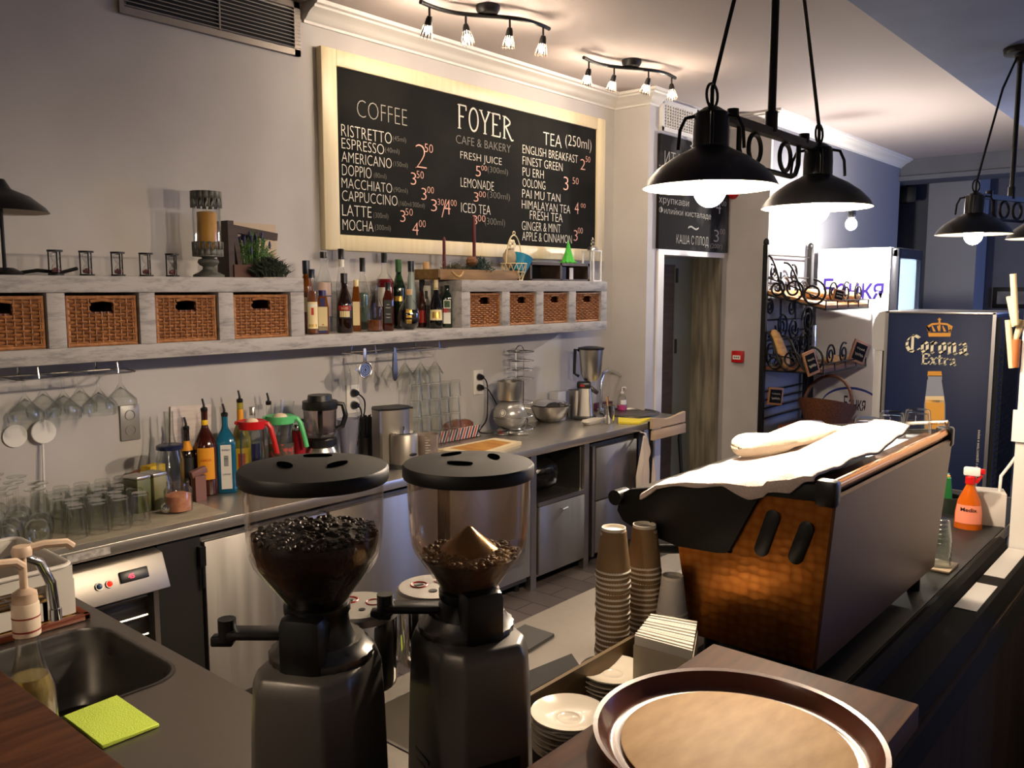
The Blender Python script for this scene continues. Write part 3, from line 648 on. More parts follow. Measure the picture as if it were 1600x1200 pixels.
# ---------------- raised wooden bar top and dark bar front
one('wooden_bar', MB().bb((.1, .345, 1.108), (1.388, .702, 1.15), .004), WOODB, 'dark varnished wooden bar top under the round brown tray', 'bar top')
one('wooden_bar', MB().bb((.1, .706, 1.108), (.49, 2.45, 1.15), .004), WOODB, 'dark varnished wooden bar top at the lower left, beside the sink', 'bar top')
BARW = mat('dark brown panel', (60, 46, 38), .9, col2=(48, 37, 31), spec=.2, scale=(12, 2, 1)); BARB = mat('black bar trim', (16, 14, 12), .8, spec=.12)
g = thing('bar_panelling', 'dark panelled bar front with a black ledge and painted glare patches', 'bar', (2.2, .5, 0))
ob('panel', MB().bb((1.36, .50, 0), (3.495, .55, .80)), BARW, g, w=True)
ob('panel', MB().bb((.14, .42, 0), (1.34, .62, 1.107)), BARW, g, w=True)
ob('panel', MB().bb((.14, .72, 0), (.335, 2.4, 1.107)), BARW, g, w=True)
ob('rail', MB().prism([(.60, WT-.02), (.645, WT-.02), (.645, WT+.012), (.628, WT+.022), (.61, WT+.012)], 'X', 1.4, 3.495), BARB, g, w=True)
ob('ledge', MB().prism([(.535, WT-.015), (.60, WT-.015), (.60, .80), (.48, .74), (.49, .75), (.525, WT-.02)], 'X', 1.36, 3.495), BARB, g, w=True)
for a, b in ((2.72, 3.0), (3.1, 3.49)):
    ob('painted_glare', MB().bb((a, .537, WT-.0152), (b, .598, WT-.013)), mat('glare colour', (196, 192, 186), .4), g, w=True)  # glare on the ledge, painted as thin pale strips
BM = mat('black rubber', (26, 26, 25), .55)
one('bar_mat', MB().bb((1.43, .655, WT), (4.25, 1.015, WT+.006), .002), BM, 'black rubber mat under the espresso machine', 'mat')

# ================================================================ coffee grinders
BEAN = mat('coffee beans', (38, 25, 17), .42, col2=(18, 11, 8), scale=(90, 90, 90), bump=.5)
def grinder(cx, cy, rz, R, lab, level, glassm, cone, lever_dir, dz=0, seed=1):
    g = thing('coffee_grinder', lab, 'coffee grinder', (cx, cy, WT), rz, 'coffee grinders at the bar')
    sec = [(-.046, -.088), (.046, -.088), (.070, -.055), (.073, .05), (.05, .088), (-.05, .088), (-.073, .05), (-.070, -.055)]
    m = MB(); S = []
    for k, z in ((1.16, 0), (1.14, .02), (1.02, .36), (.98, .42), (.90, .437)): S.append([(x*k, y*k, z) for x, y in sec])
    m.loft(S); bmesh.ops.bevel(m.bm, geom=[e for e in m.bm.edges], offset=.005, segments=2, profile=.5, affect='EDGES')
    ob('body', m, GREY, g)
    for s in (-1, 1):
        for k in range(4): ob('vent_slot', MB().box((s*.0745, .0, .22+k*.014), (.004, .05, .005)), BLACK, g)
    ob('back_plate', MB().box((0, -.0945, .2), (.07, .004, .16), m=Matrix.Rotation(radians(-2.4), 4, 'X')), BLACKM, g)
    ob('collar', MB().lathe([(.064, .43), (.068, .436), (.068, .446), (.06, .452), (.055, .462), (0, .462)], (0, .01, 0), 48, rib=.03), STEELD, g)
    ob('neck', MB().lathe([(.05, .462), (.043, .48), (.041, .498+dz), (.044, .503+dz), (.044, .513+dz), (.038, .515+dz), (0, .515+dz)], (0, .0, 0), 28).box((0, -.035, .468), (.062, .05, .085), bev=.013), BLACK, g)
    a = lever_dir-rz; ca, sa = cos(a), sin(a); rm_ = Matrix.Rotation(a, 4, 'Z')
    ob('lever', MB().box((ca*.075, sa*.075, .470), (.09, .03, .012), rz=a, bev=.004).cyl((ca*.122, sa*.122, .460), .012, .03, 14).box((ca*.128, sa*.128, .460), (.03, .018, .014), rz=a, bev=.003), BLACK, g)
    zc, zk, zt = .583+dz, .503+dz, .685+dz
    ob('hopper', MB().lathe([(.036, zk), (.040, zk+.012), (R*.84, zc-.012), (R*.885, zc), (R*.91, zc+.02), (R*.945, zt), (R*.93, zt), (R*.89, zc+.02), (R*.865, zc+.002), (R*.82, zc-.008), (.036, zk+.014), (.033, zk)], (0, 0, 0), 56), glassm, g)
    lid = MB().lathe([(R, zt-.006), (R*1.01, zt-.004), (R*1.012, zt+.009), (R*.985, zt+.0125), (R*.6, zt+.018), (0, zt+.021), (0, zt+.012), (R*.95, zt+.004), (R*.95, zt-.006), (R, zt-.006)], (0, 0, 0), 64)
    ob('lid', lid, BLACKM, g)
    for k in range(3):
        an = pi/2+k*2*pi/3+.3; q = V((cos(an)*R*.4, sin(an)*R*.4, zt+.0192)); ml = Matrix.Rotation(an+pi/2, 4, 'Z')
        ob('lid_opening', MB().lathe([(R*.2, 0), (R*.2, .0015), (0, .0015)], q, 24, ml @ Matrix.Diagonal((1, .42, 1, 1))), mat('opening', (2, 2, 2), .95, spec=0), g)
    rn = random.Random(seed); m = MB()
    def rad_at(z): return .03+(R*.80-.03)*min(1, max(0, (z-zk)/(zc-.012-zk))) if z < zc else R*.85
    prof = [(0, zk)]+[(rad_at(z), z) for z in [zk+(level-zk)*i/8 for i in range(9)]]+[(rad_at(level)*.6, level+.007), (0, level+.01)]
    m.lathe(prof, (0, 0, 0), 36)
    for k in range(420):
        r = rad_at(level)*math.sqrt(rn.random())*.97; an = rn.uniform(0, 2*pi)
        q = V((r*cos(an), r*sin(an), level+.01*(1-r/rad_at(level))+rn.uniform(-.001, .004)))
        rt = Matrix.Rotation(rn.uniform(0, 6), 4, 'Z') @ Matrix.Rotation(rn.uniform(-.7, .7), 4, 'X'); m.ball(q, (.0055, .0038, .0032), 6, 5, rt)
    b = ob('coffee_beans', m, BEAN, g); b['kind'] = 'stuff'
    if cone: ob('bean_guard', MB().lathe([(R*.56, level-.004), (R*.5, level+.004), (R*.05, level+.04), (0, level+.042)], (0, 0, 0), 40), mat('pale cone', (186, 166, 136), .22, .9), g)
    # doser on the far side
    d = ob('doser', MB().lathe([(0, .34), (.056, .34), (.058, .35), (.058, .44), (.056, .447), (0, .447)], (0, .135, 0), 32), CHROME, g)
    k = ob('doser_lid', MB().lathe([(.06, .445), (.06, .455), (.056, .459), (0, .459)], (0, .135, 0), 32), mat('doser lid', (196, 192, 184), .3, .6), d)
    k = ob('warning_mark', MB().ring((-.02, .15, .4595), .013, .0014, 20, 4).ring((.02, .15, .4595), .012, .001, 20, 4), RED, d)
    k = ob('warning_symbol', MB().box((-.02, .15, .4595), (.014, .006, .001)).cyl((-.01, .115, .459), .007, .001, 12).cyl((.014, .118, .459), .005, .001, 12), BLACK, d)
    ob('base', MB().bb((-.09, -.105, 0), (.09, .18, .012), .004), BLACK, g)
    return g
LD = atan2(.76, -.65)
grinder(.665, .915, radians(-62), .097, 'grey coffee grinder on the left, its clear hopper full of dark beans', .606, GLH, False, LD, 0, 2)
grinder(.865, .825, radians(-22), .093, 'grey coffee grinder on the right, its dusty hopper nearly empty with a pale cone', .550, GLHD, True, LD, -.014, 5)

# ================================================================ espresso machine
EX0, EX1 = 1.84, 2.79
em = thing('espresso_machine', 'large espresso machine with copper side panel and black hood, cloth on top', 'espresso machine', (2.3, .9, WT))
COP = mat('engine-turned copper', (176, 104, 40), .28, 1)
nt = COP.node_tree; bs = nt.nodes['Principled BSDF']
tc = nt.nodes.new('ShaderNodeTexCoord'); mp = nt.nodes.new('ShaderNodeMapping'); mp.inputs['Scale'].default_value = (1, 40, 52)
wv = nt.nodes.new('ShaderNodeTexVoronoi'); wv.inputs['Randomness'].default_value = .45; wv.inputs['Scale'].default_value = 1
bp_ = nt.nodes.new('ShaderNodeBump'); bp_.inputs['Strength'].default_value = .22; bp_.inputs['Distance'].default_value = .003
nt.links.new(tc.outputs['Object'], mp.inputs[0]); nt.links.new(mp.outputs[0], wv.inputs['Vector']); nt.links.new(wv.outputs['Distance'], bp_.inputs['Height']); nt.links.new(bp_.outputs[0], bs.inputs['Normal'])
cr = nt.nodes.new('ShaderNodeValToRGB'); cr.color_ramp.elements[0].color = lin((206, 136, 66)); cr.color_ramp.elements[1].color = lin((164, 98, 42)); cr.color_ramp.elements[1].position = .8
nt.links.new(wv.outputs['Distance'], cr.inputs[0]); nt.links.new(cr.outputs[0], bs.inputs[0])
BRZ = mat('bronze brown panel', (98, 64, 46), .36, .55)
ob('shell', MB().prism([(.665, 1.365), (.69, .945), (1.0, .945), (1.02, 1.0), (1.03, 1.17), (1.15, 1.25), (1.17, 1.285), (.9, 1.34)], 'X', EX0+.012, EX1-.012), STEELD, em, w=True)
side = [(.652, 1.345), (.684, .945), (.985, .945), (1.002, .992), (1.036, 1.175), (.89, 1.172), (.83, 1.325), (.79, 1.335)]
for a, b in ((EX0, EX0+.014), (EX1-.014, EX1)): ob('side_panel', MB().prism(side, 'X', a, b), COP, em, w=True)
hood = [(.655, 1.378), (.655, 1.335), (.80, 1.332), (.826, 1.318), (.885, 1.185), (.9, 1.173), (.92, 1.170), (1.03, 1.164), (1.15, 1.185), (1.19, 1.20), (1.208, 1.225), (1.2, 1.268), (1.17, 1.288), (.95, 1.335), (.8, 1.36)]
for a, b in ((EX0-.014, EX0-.0005), (EX1+.0005, EX1+.014)): ob('hood', MB().prism(hood, 'X', a, b, .003), BLACKM, em, w=True)
ob('hood', MB().prism([(.92, 1.172), (1.15, 1.188), (1.2, 1.22), (1.19, 1.266), (1.03, 1.3), (1.03, 1.2)], 'X', EX0+.015, EX1-.015), BLACKM, em, w=True)
ob('knob', MB().cyl((EX0-.03, 1.205, 1.262), .02, .05, 18, Matrix.Rotation(pi/2, 4, 'Y')), BLACK, em, w=True)
ob('rear_panel', MB().prism([(.645, 1.345), (.652, 1.35), (.684, .945), (.676, .945)], 'X', EX0-.004, EX1+.004), BRZ, em, w=True)
ob('top_rail', MB().tube([(EX0, .662, 1.368), (EX1, .662, 1.368)], .012, 10).bb((EX0, .66, 1.35), (EX1, .72, 1.362)), mat('brass rail', (196, 130, 60), .25, 1), em, w=True)
for xx in (EX0-.002, EX1+.002): ob('corner_cap', MB().bb((xx-.018, .642, 1.325), (xx+.018, .69, 1.385), .008), BLACK, em, w=True)
ob('cup_rail', MB().tube([(EX1, .66, 1.40), (EX1, 1.15, 1.33)], .006, 8).tube([(EX1, .66, 1.37), (EX1, .66, 1.40)], .005).tube([(EX1, 1.15, 1.28), (EX1, 1.15, 1.33)], .005), CHROME, em, w=True)
for c0, c1 in (((1212, 797), (1187, 868)), ((1265, 815), (1240, 880))):
    a, b = at(*c0, X=EX0), at(*c1, X=EX0); d = V((0, b.y-a.y, b.z-a.z)); L = d.length; d.normalize(); n = V((0, -d.z, d.y)); r = .017; m = MB(); P = []
    for i in range(9): t = pi*i/8; P.append(b-d*r+n*r*cos(t)+d*r*sin(t))
    for i in range(9): t = pi*i/8; P.append(a+d*r-n*r*cos(t)-d*r*sin(t))
    ob('side_slot', MB().prism([(p.y, p.z) for p in P], 'X', EX0-.006, EX0+.001, .0015), BLACK, em, w=True)
for xx in (EX0+.05, EX1-.05):
    for yy in (.72, .96): ob('foot', MB().cyl((xx, yy, WT+.006), .02, .07, 14), BLACK, em, w=True)
ob('drip_tray', MB().bb((EX0+.03, 1.0, .95), (EX1-.03, 1.2, .985), .004), STEEL, em, w=True)
for k in range(3):
    gx = EX0+.2+k*.28
    gh = ob('group_head', MB().cyl((gx, 1.1, 1.10), .035, .09, 20), CHROME, em, w=True)
    ob('portafilter', MB().cyl((gx, 1.1, 1.075), .032, .026, 20).tube([(gx, 1.12, 1.09), (gx, 1.26, 1.06)], .014, 10), BLACK, em, w=True)
# cloth
TOW = mat('white terry cloth', (238, 224, 216), .95, col2=(226, 204, 196), scale=(220, 220, 220), bump=.8, sheen=.3)
def topz(y): return 1.382-(y-.655)*.19 if y > .8 else 1.382-(y-.655)*.13
def cl(u, v):
    # u along X (left end hangs over the side), v from rear to front
    x = EX0-.03+u*.72; y = .69+v*.44+.008*sin(u*7); z = topz(y)+.012+.004*sin(u*19+v*7)*sin(v*13+1)+.0015*sin(u*41+v*11)
    if v > .9: z -= (v-.9)*.25
    if u > .6: z += (u-.6)*.06*(1+sin(v*6))
    if x < EX0-.016:
        k = (EX0-.016-x)/.014; z -= k*(.008+.004*sin(v*21)+.03*max(0, min(1, (.5-v)*6))*max(0, min(1, (v-.05)*14))); x = EX0-.02-.004*k
    return V((x, y, z))
one('cloth', MB().grid(70, 50, cl), TOW, 'white terry cloth spread over the top of the espresso machine', 'cloth', solid=.008, fixn=False)
def roll(u, v):
    a = v*2*pi; k = min(1, .06+2.6*math.sqrt(max(0, u*(1-u)))); x = 2.18+u*.36; yc = 1.04-u*.13; y = yc+.055*k*cos(a)+.006*sin(u*17); z = topz(yc)+.05+(.028+.008*sin(u*11))*k*sin(a)+.004*sin(u*9+a*2); return V((x, y, z))
rl = MB().grid(30, 18, roll)
one('cloth', rl, mat('cream cloth', (242, 232, 208), .95, scale=(200, 200, 200), bump=.7), 'rolled cream cloth lying on the far half of the espresso machine', 'cloth', solid=.004, fixn=False)
# tumblers upside down on the machine
def tumbler(lab, grp, loc, r0=.033, r1=.042, h=.09, facets=0, gm=GLT, name='glass', cat='glass', rz=0):
    # upside-down tumbler: rim (r1) at the bottom, base (r0) on top
    m = MB().lathe([(r1, 0), (r1-.001, .004), (r0, h-.004), (r0-.004, h), (0, h), (0, h-.012), (r0-.005, h-.013), (r1-.004, .002), (r1, 0)], (0, 0, 0), 28 if not facets else facets*2, rib=.035 if facets else None)
    o = ob(name, m, gm); o.location = V(loc); o.rotation_euler = (0, 0, rz); return tag(o, lab, cat, grp)
G1 = 'upturned tumblers on the espresso machine'
t0 = None
for k, (px_, nm) in enumerate(((1354, 'upturned tumbler nearest the cloth roll on the espresso machine'), (1392, 'middle upturned tumbler on the espresso machine'), (1432, 'upturned tumbler farthest right on the espresso machine'))):
    q = at(px_, 684, Z=1.362); q.z = topz(q.y)-.002
    if t0 is None: t0 = tumbler(nm, G1, q, .032, .041, .075, 8)
    else: dup(t0, q, label=nm)
dup(t0, (2.56, .98, topz(.98)), label='upturned tumbler at the back of the espresso machine, half hidden by the cloth')
# ================================================================ things on the bar
# round tray
TR = mat('brown tray plastic', (92, 52, 34), .22, coat=.4)
TC = mat('worn tan tray lining', (184, 150, 102), .6, col2=(158, 122, 78), scale=(14, 40, 10), detail=8, lo=.3, hi=.75, spec=.25, bump=.15)
tc_ = V((1.075, .505, 1.151)); R = .202
g = thing('serving_tray', 'large round brown serving tray with a worn tan centre on the bar top', 'tray', tc_)
ob('rim', MB().lathe([(R*.80, .0), (R*.86, .0), (R*.90, .004), (R*.965, .024), (R*1.0, .026), (R*1.0, .021), (R*.97, .019), (R*.91, -.0005), (0, -.0005), (0, .003), (R*.8, .003), (R*.80, 0)][::1], (0, 0, .001), 72), TR, g)
ob('lining', MB().lathe([(R*.80, .0045), (R*.79, .0052), (0, .0052)], (0, 0, .001), 64), TC, g)
# takeaway cups
KR = mat('ribbed kraft paper', (140, 112, 78), .8); CUPW = mat('cup white', (232, 224, 210), .6)
def cup(name, lab, grp, loc, colm, ribs, h=.108, r0=.030, r1=.041):
    g = thing(name, lab, 'cup', loc, group=grp)
    ob('sleeve', MB().lathe([(r1, .003), (r0, h-.008), (r0-.001, h-.007)], (0, 0, 0), ribs*2 if ribs else 32, rib=.02 if ribs else None), colm, g)
    ob('cup_base', MB().lathe([(r0-.0005, h-.008), (r0-.001, h), (r0-.0025, h), (r0-.004, h-.008), (0, h-.008)], (0, 0, 0), 32), CUPW, g)
    ob('cup_rim', MB().lathe([(r1-.002, .008), (r1+.001, .0045), (r1+.002, .002), (r1+.0005, 0), (r1-.002, .002)], (0, 0, 0), 36), CUPW, g)
    return g
def stack(loc, n, step, name, colm, ribs, grp, top, mid, bot, **k):
    g = cup(name, bot, grp, loc, colm, ribs, **k)
    for i in range(1, n):
        q = V(loc)+V((0.0015*sin(i*1.3), .0015*cos(i*2.1), i*step))
        dup(g, q, label=top if i == n-1 else mid)
GA, GB, GC = 'kraft paper cups in the left stack', 'kraft paper cups in the right stack', 'white paper cups'
ca = at(959, 815, Y=1.125); cb_ = at(1008.5, 816, Y=1.105)
nA = 20; stack((ca.x, ca.y, WT+.001), nA, .0130, 'paper_cup', KR, 40, GA, 'uppermost kraft cup of the left stack, with its whole ribbed side showing', 'kraft cup nested in the left stack, only its rim showing', 'kraft cup at the foot of the left stack')
stack((cb_.x, cb_.y, WT+.001), nA-1, .0130, 'paper_cup', KR, 40, GB, 'uppermost kraft cup of the right stack, with its whole ribbed side showing', 'kraft cup nested in the right stack, only its rim showing', 'kraft cup at the foot of the right stack')
cw = at(1050, 900, X=1.80)
stack((1.80, cw.y, WT+.001), 12, .012, 'paper_cup', mat('white cup paper', (214, 208, 202), .7), 0, GC, 'white paper cup on top of the short stack by the copper panel', 'white paper cup nested in the short stack by the copper panel', 'white paper cup at the foot of the short stack', r0=.027, r1=.037, h=.095)
# saucers
CER = mat('white ceramic', (232, 222, 204), .15, coat=.5)
def saucer(lab, grp, loc):
    m = MB().lathe([(0, .004), (.02, .004), (.023, .006), (.028, .0045), (.05, .009), (.074, .017), (.077, .0185), (.0765, .015), (.05, .004), (.04, 0), (.036, 0), (.036, .003), (0, .003)], (0, 0, 0), 48)
    o = ob('saucer', m, CER); o.location = V(loc); return tag(o, lab, 'saucer', grp)
GS1, GS2 = 'white saucers in the near stack', 'white saucers in the stack under the napkins'
q1 = at(890, 1118, Z=.945); q2 = at(958, 1050, Z=.925)
s0 = None
for q, n, gname, tl, ml in ((q1, 7, GS1, 'top white saucer of the near stack, left of the tray', 'white saucer lower in the near stack, only its edge showing'),
                            (q2, 5, GS2, 'top white saucer of the farther stack, tucked behind the tray', 'white saucer lower in the farther stack, only its edge showing')):
    for i in range(n):
        loc = (q.x+.002*sin(i*2), q.y+.002*cos(i*3), WT+.001+i*.0108); l = tl if i == n-1 else ml
        if s0 is None: s0 = saucer(l, gname, loc)
        else: dup(s0, loc, label=l, group=gname)
# divider board, napkins, stirrers, mats
OLV = mat('olive brown board', (110, 88, 56), .6, col2=(92, 74, 48), scale=(4, 20, 20))
d0, d1 = at(834, 1080, Y=1.072), at(992, 994, Y=1.072)
one('divider_board', MB().bb((d0.x-.1, 1.068, WT+.001), (d1.x+.1, 1.078, (d0.z+d1.z)/2)), OLV, 'thin brown board standing on the worktop behind the saucers', 'board')
nz = 1.035; nk = [at(1017, 957, Z=nz), at(1091, 969, Z=nz), at(1083, 1016, Z=nz), at(990, 991, Z=nz)]
g = thing('napkin_holder', 'white holder packed with white paper napkins beside the cups', 'napkin holder', (sum(p.x for p in nk)/4, sum(p.y for p in nk)/4, WT+.001))
cen = V((g.location.x, g.location.y, 0))
m = MB().loft([[((p.x-cen.x)*k+cen.x, (p.y-cen.y)*k+cen.y, z) for p in nk] for k, z in ((1, WT+.002), (1, nz-.025), (.98, nz-.024))]); ob('holder', m, mat('off white plastic', (206, 194, 170), .5), g, w=True)
m = MB()
for i in range(26):
    t0, t1 = i/26, (i+.97)/26
    A, B, Cc, D = [nk[0].lerp(nk[3], t) for t in (t0, t1)]+[nk[1].lerp(nk[2], t) for t in (t1, t0)]
    hh = nz-.002+.002*sin(i*1.9)
    m.loft([[(p.x*.97+cen.x*.03, p.y*.97+cen.y*.03, z) for p in (A, B, Cc, D)] for z in (nz-.06, hh)])
ob('napkins', m, mat('napkin paper', (244, 238, 226), .85), g, w=True)
g = thing('stirrer_jar', 'dark jar of clear stirrers between the napkins and the copper panel', 'jar', (1.66, .80, WT+.001))
ob('jar', MB().lathe([(0, 0), (.035, 0), (.036, .09), (.033, .09), (.032, .005), (0, .005)], (0, 0, 0), 24), BLACK, g)
for k in range(8):
    a = k*.8; ob('stirrer', MB().tube([(.015*cos(a), .015*sin(a), .01), (.027*cos(a), .027*sin(a), .125+.012*sin(k*2))], .0022, 5), GLT, g)
tm = [at(820, 978, Z=WT+.004), at(866, 993, Z=WT+.004), at(826, 1018, Z=WT+.004), at(780, 1000, Z=WT+.004)]
one('tamping_mat', MB().loft([[(p.x, p.y, z) for p in tm] for z in (WT+.001, WT+.009)]), BM, 'small black tamping mat on the bright steel worktop', 'mat')
tm = [at(893, 1028, Z=WT), at(905, 1046, Z=WT), at(815, 1095, Z=WT), at(800, 1066, Z=WT)]
def shr(tm, k=1): return [(p.x, p.y) for p in tm]
one('tray_liner', MB().loft([[(x, y, z) for x, y in shr(tm)] for z in (WT+.001, WT+.012)]), BLACKM, 'flat black tray beside the brown board on the worktop', 'tray')
# ---------------- left: sponge cloth, syrup bottles, dish rack
sp = [at(98, 1119, Z=WT+.008), at(183, 1086, Z=WT+.008), at(249, 1131, Z=WT+.008), at(160, 1166, Z=WT+.008)]
m = MB().loft([[(p.x, p.y, z) for p in sp] for z in (WT+.001, WT+.009)]); bmesh.ops.bevel(m.bm, geom=list(m.bm.edges), offset=.0015, segments=1, affect='EDGES')
one('sponge_cloth', m, mat('lime sponge', (214, 240, 92), .85, scale=(300, 300, 300), bump=.5), 'lime green sponge cloth lying beside the left sink', 'sponge cloth')
def syrup(x, y, lab, liq):
    g = thing('syrup_bottle', lab, 'bottle', (x, y, WT+.001), face((x, y)), 'syrup bottles by the sink')
    g.scale = (1.04, 1.04, 1.06)
    ob('bottle', MB().lathe([(0, .002), (.038, 0), (.041, .006), (.041, .16), (.039, .185), (.028, .215), (.0205, .25), (.017, .29), (.017, .315), (.0155, .315), (.0155, .29), (.019, .25), (.0265, .214), (.0375, .184), (.0395, .16), (.0395, .01), (0, .008)], (0, 0, 0), 36), GLT, g)
    ob('syrup', MB().lathe([(0, .009), (.039, .009), (.039, .16), (.037, .185), (.0305, .205), (0, .205)], (0, 0, 0), 32), liq, g)
    ob('neck_label', MB().lathe([(.0205, .278), (.0225, .28), (.0225, .335), (.0205, .338)], (0, 0, 0), 28), mat('cream neck label', (222, 204, 180), .6), g)
    ob('label_stripe', MB().lathe([(.023, .288), (.023, .291)], (0, 0, 0), 28).lathe([(.023, .312), (.023, .3145)], (0, 0, 0), 28), mat('dark red print', (140, 40, 34), .6), g)
    ob('paper_label', MB().lathe([(.0415, .05), (.0415, .13)], (0, 0, 0), 20, a0=-pi/2-.9, a1=-pi/2+.9), PAPER, g, fixn=False)
    p = ob('pump', MB().lathe([(0, .365), (.009, .362), (.02, .355), (.021, .338), (.0175, .336)], (0, 0, 0), 24).tube([(0, 0, .36), (0, 0, .425)], .007, 10), mat('cream pump', (216, 190, 164), .45), g)
    m = MB().lathe([(0, .438), (.014, .437), (.017, .43), (.016, .42), (0, .418)], (0, 0, 0), 20)
    m.tube([(0, 0, .43), (.035, .005, .434), (.07, .012, .430), (.08, .014, .420)], .0075, 8); ob('spout', m, MATS['cream pump'], p)
    return g
syrup(.562, 1.66, 'pale syrup bottle with cream pump, nearer the sink', mat('pale syrup', (204, 178, 110), .12, trans=.6))
syrup(.455, 1.60, 'orange syrup bottle with cream pump, cut by the left edge', mat('orange syrup', (214, 120, 30), .15))
rk = [at(108, 880, Z=1.01)]
g = thing('dish_rack', 'white plastic dish rack at the far end of the left sink', 'dish rack', (.68, 2.66, WT+.012))
RW = mat('white rack plastic', (216, 210, 200), .45)
X0, X1, Y0, Y1, Z0, Z1 = .50, .955, 2.45, 2.85, WT+.02, 1.03
m = MB()
for k in range(7):
    x = X0+(X1-X0)*k/6; m.bb((x-.006, Y0, Z0), (x+.006, Y0+.006, Z0+.05)) if k % 2 else m.bb((x-.004, Y0, Z0), (x+.004, Y0+.006, Z1-.04))
m.bb((X0, Y0, Z1-.04), (X1, Y0+.006, Z1)).bb((X0, Y0, Z0), (X1, Y0+.006, Z0+.05)).bb((X0, Y1-.006, Z0), (X1, Y1, Z1)).bb((X0, Y0, Z0), (X0+.006, Y1, Z1)).bb((X1-.006, Y0, Z0), (X1, Y1, Z1)).bb((X1-.07, Y0-.002, Z0), (X1, Y0+.006, Z1))
m.tube([(x, y, Z1) for x, y in rrect(X0, X1, Y0, Y1, .03)], .007, 8, closed=True)
ob('frame', m, RW, g, w=True)
m = MB()
for k in range(9):
    x = X0+.03+k*.043; m.tube([(x, Y0+.01, Z0+.02), (x+.02, (Y0+Y1)/2, Z0+.012), (x, Y1-.01, Z0+.02)], .004, 5)
for k in range(8): m.tube([(X0+.01, Y0+.04+k*.045, Z0+.02), (X1-.01, Y0+.04+k*.045, Z0+.02)], .004, 5)
for k in range(6):
    y = Y0+.06+k*.055; m.tube([(X1-.012, y, Z0+.03), (X1-.03, y, Z1-.08), (X1-.03, y, Z1-.03), (X1-.01, y, Z1-.015)], .004, 5)
ob('wire_grid', m, RW, g, w=True)
g = thing('drip_tray', 'brown wooden slatted tray under the white dish rack', 'tray', (.7, 2.66, WT+.001))
m = MB(); 
for a, b in (((.47, 2.415, WT+.001), (.985, 2.435, WT+.02)), ((.47, 2.90, WT+.001), (.985, 2.92, WT+.02)), ((.47, 2.415, WT+.001), (.49, 2.92, WT+.02)), ((.965, 2.415, WT+.001), (.985, 2.92, WT+.02))): m.bb(a, b, .004)
ob('frame', m, mat('red brown wood', (104, 46, 22), .3), g, w=True)
m = MB()
for k in range(14): m.bb((.49, 2.44+k*.034, WT+.004), (.965, 2.458+k*.034, WT+.012))
ob('slats', m, mat('yellow wood', (190, 150, 84), .4), g, w=True)
# ================================================================ left back counter: glasses
GG, GT_ = 'upturned goblets on the back counter', 'upturned tumblers crowded on the back counter'
def goblet(lab, loc):
    m = MB().lathe([(.036, 0), (.043, .03), (.046, .055), (.042, .082), (.026, .1), (.008, .107), (.0045, .115), (.0042, .2), (.008, .207), (.034, .212), (.035, .216), (0, .217)], (0, 0, 0), 28)
    m.lathe([(.0346, .0), (.0415, .03), (.0445, .055), (.0405, .081), (.024, .098), (0, .103)], (0, 0, 0), 28)
    o = ob('goblet', m, GLT); o.location = V(loc); return tag(o, lab, 'glass', GG)
rn = random.Random(4); g0 = None
one('drip_mat', MB().bb((.2, 3.17, WT), (1.86, 3.70, WT+.003)), mat('beige cloth', (176, 164, 142), .9, col2=(150, 140, 122), scale=(5, 9, 5)), 'beige drying cloth under the glasses on the back counter', 'mat')
for iy in range(5):
    for ix in range(7):
        x = .56+ix*.098+(iy % 2)*.045; y = 3.235+iy*.093
        if x-.12*iy > 1.16 or x > 1.23: continue
        loc = (x+rn.uniform(-.006, .006), y+rn.uniform(-.006, .006), WT+.0035)
        if g0 is None: g0 = goblet('clear goblet standing upside down among the goblets at the left of the back counter', loc)
        else: dup(g0, loc, rz=rn.uniform(0, 6))
t1 = None
for iy in range(5):
    for ix in range(6):
        x = 1.30+ix*.083+(iy % 2)*.02; y = 3.27+iy*.088
        if x > 1.60+.025*iy: continue
        loc = (x+rn.uniform(-.004, .004), y+rn.uniform(-.004, .004), WT+.0035)
        if t1 is None: t1 = tumbler('clear tumbler upside down in the tumbler crowd at the left of the back counter', GT_, loc, .030, .037, .125, 12)
        else: dup(t1, loc, rz=rn.uniform(0, 6))
# hanging rails with stemware
def rail(x0, x1, y0, y1, z, lab):
    z -= .015; y0 -= .015; y1 += .02
    P = [(x, y, z) for x, y in rrect(x0, x1, y0, y1, .03)]
    g = thing('glass_rail', lab, 'glass rack', ((x0+x1)/2, (y0+y1)/2, z))
    ob('rail', MB().tube(P, .004, 8, closed=True), CHROME, g, w=True)
    m = MB()
    for xx in (x0+.08, x1-.08): m.tube([(xx, y1, z), (xx, y1-.01, SZ0)], .004, 6).tube([(xx, y0, z), (xx, y0+.01, SZ0)], .004, 6)
    ob('hanger', m, CHROME, g, w=True)
ra, rb_ = at(13, 588, Y=3.47), at(190, 582, Y=3.47)
rail(ra.x+.02, rb_.x+.06, 3.47, 3.64, 1.475, 'chrome glass rail under the left part of the shelf')
def hang(lab, grp, x, y, prof, prof2, name):
    # prof: (r, drop below the rail)
    m = MB().lathe([(r, -d) for r, d in prof], (0, 0, 0), 32)
    if prof2: m.lathe([(r, -d) for r, d in prof2], (0, 0, 0), 32)
    o = ob(name, m, GLT); o.location = (x, y, 1.46); return tag(o, lab, 'glass', grp)
WP = [(0, -.004), (.034, -.004), (.035, 0), (.01, .004), (.0058, .012), (.0055, .06), (.012, .07), (.026, .092), (.046, .112), (.062, .128), (.064, .145), (.060, .168)]
WP2 = [(.0588, .168), (.0625, .145), (.0605, .13), (.044, .114), (.024, .094), (0, .075)]
GH = 'wine glasses hanging from the left rail'
w0 = None
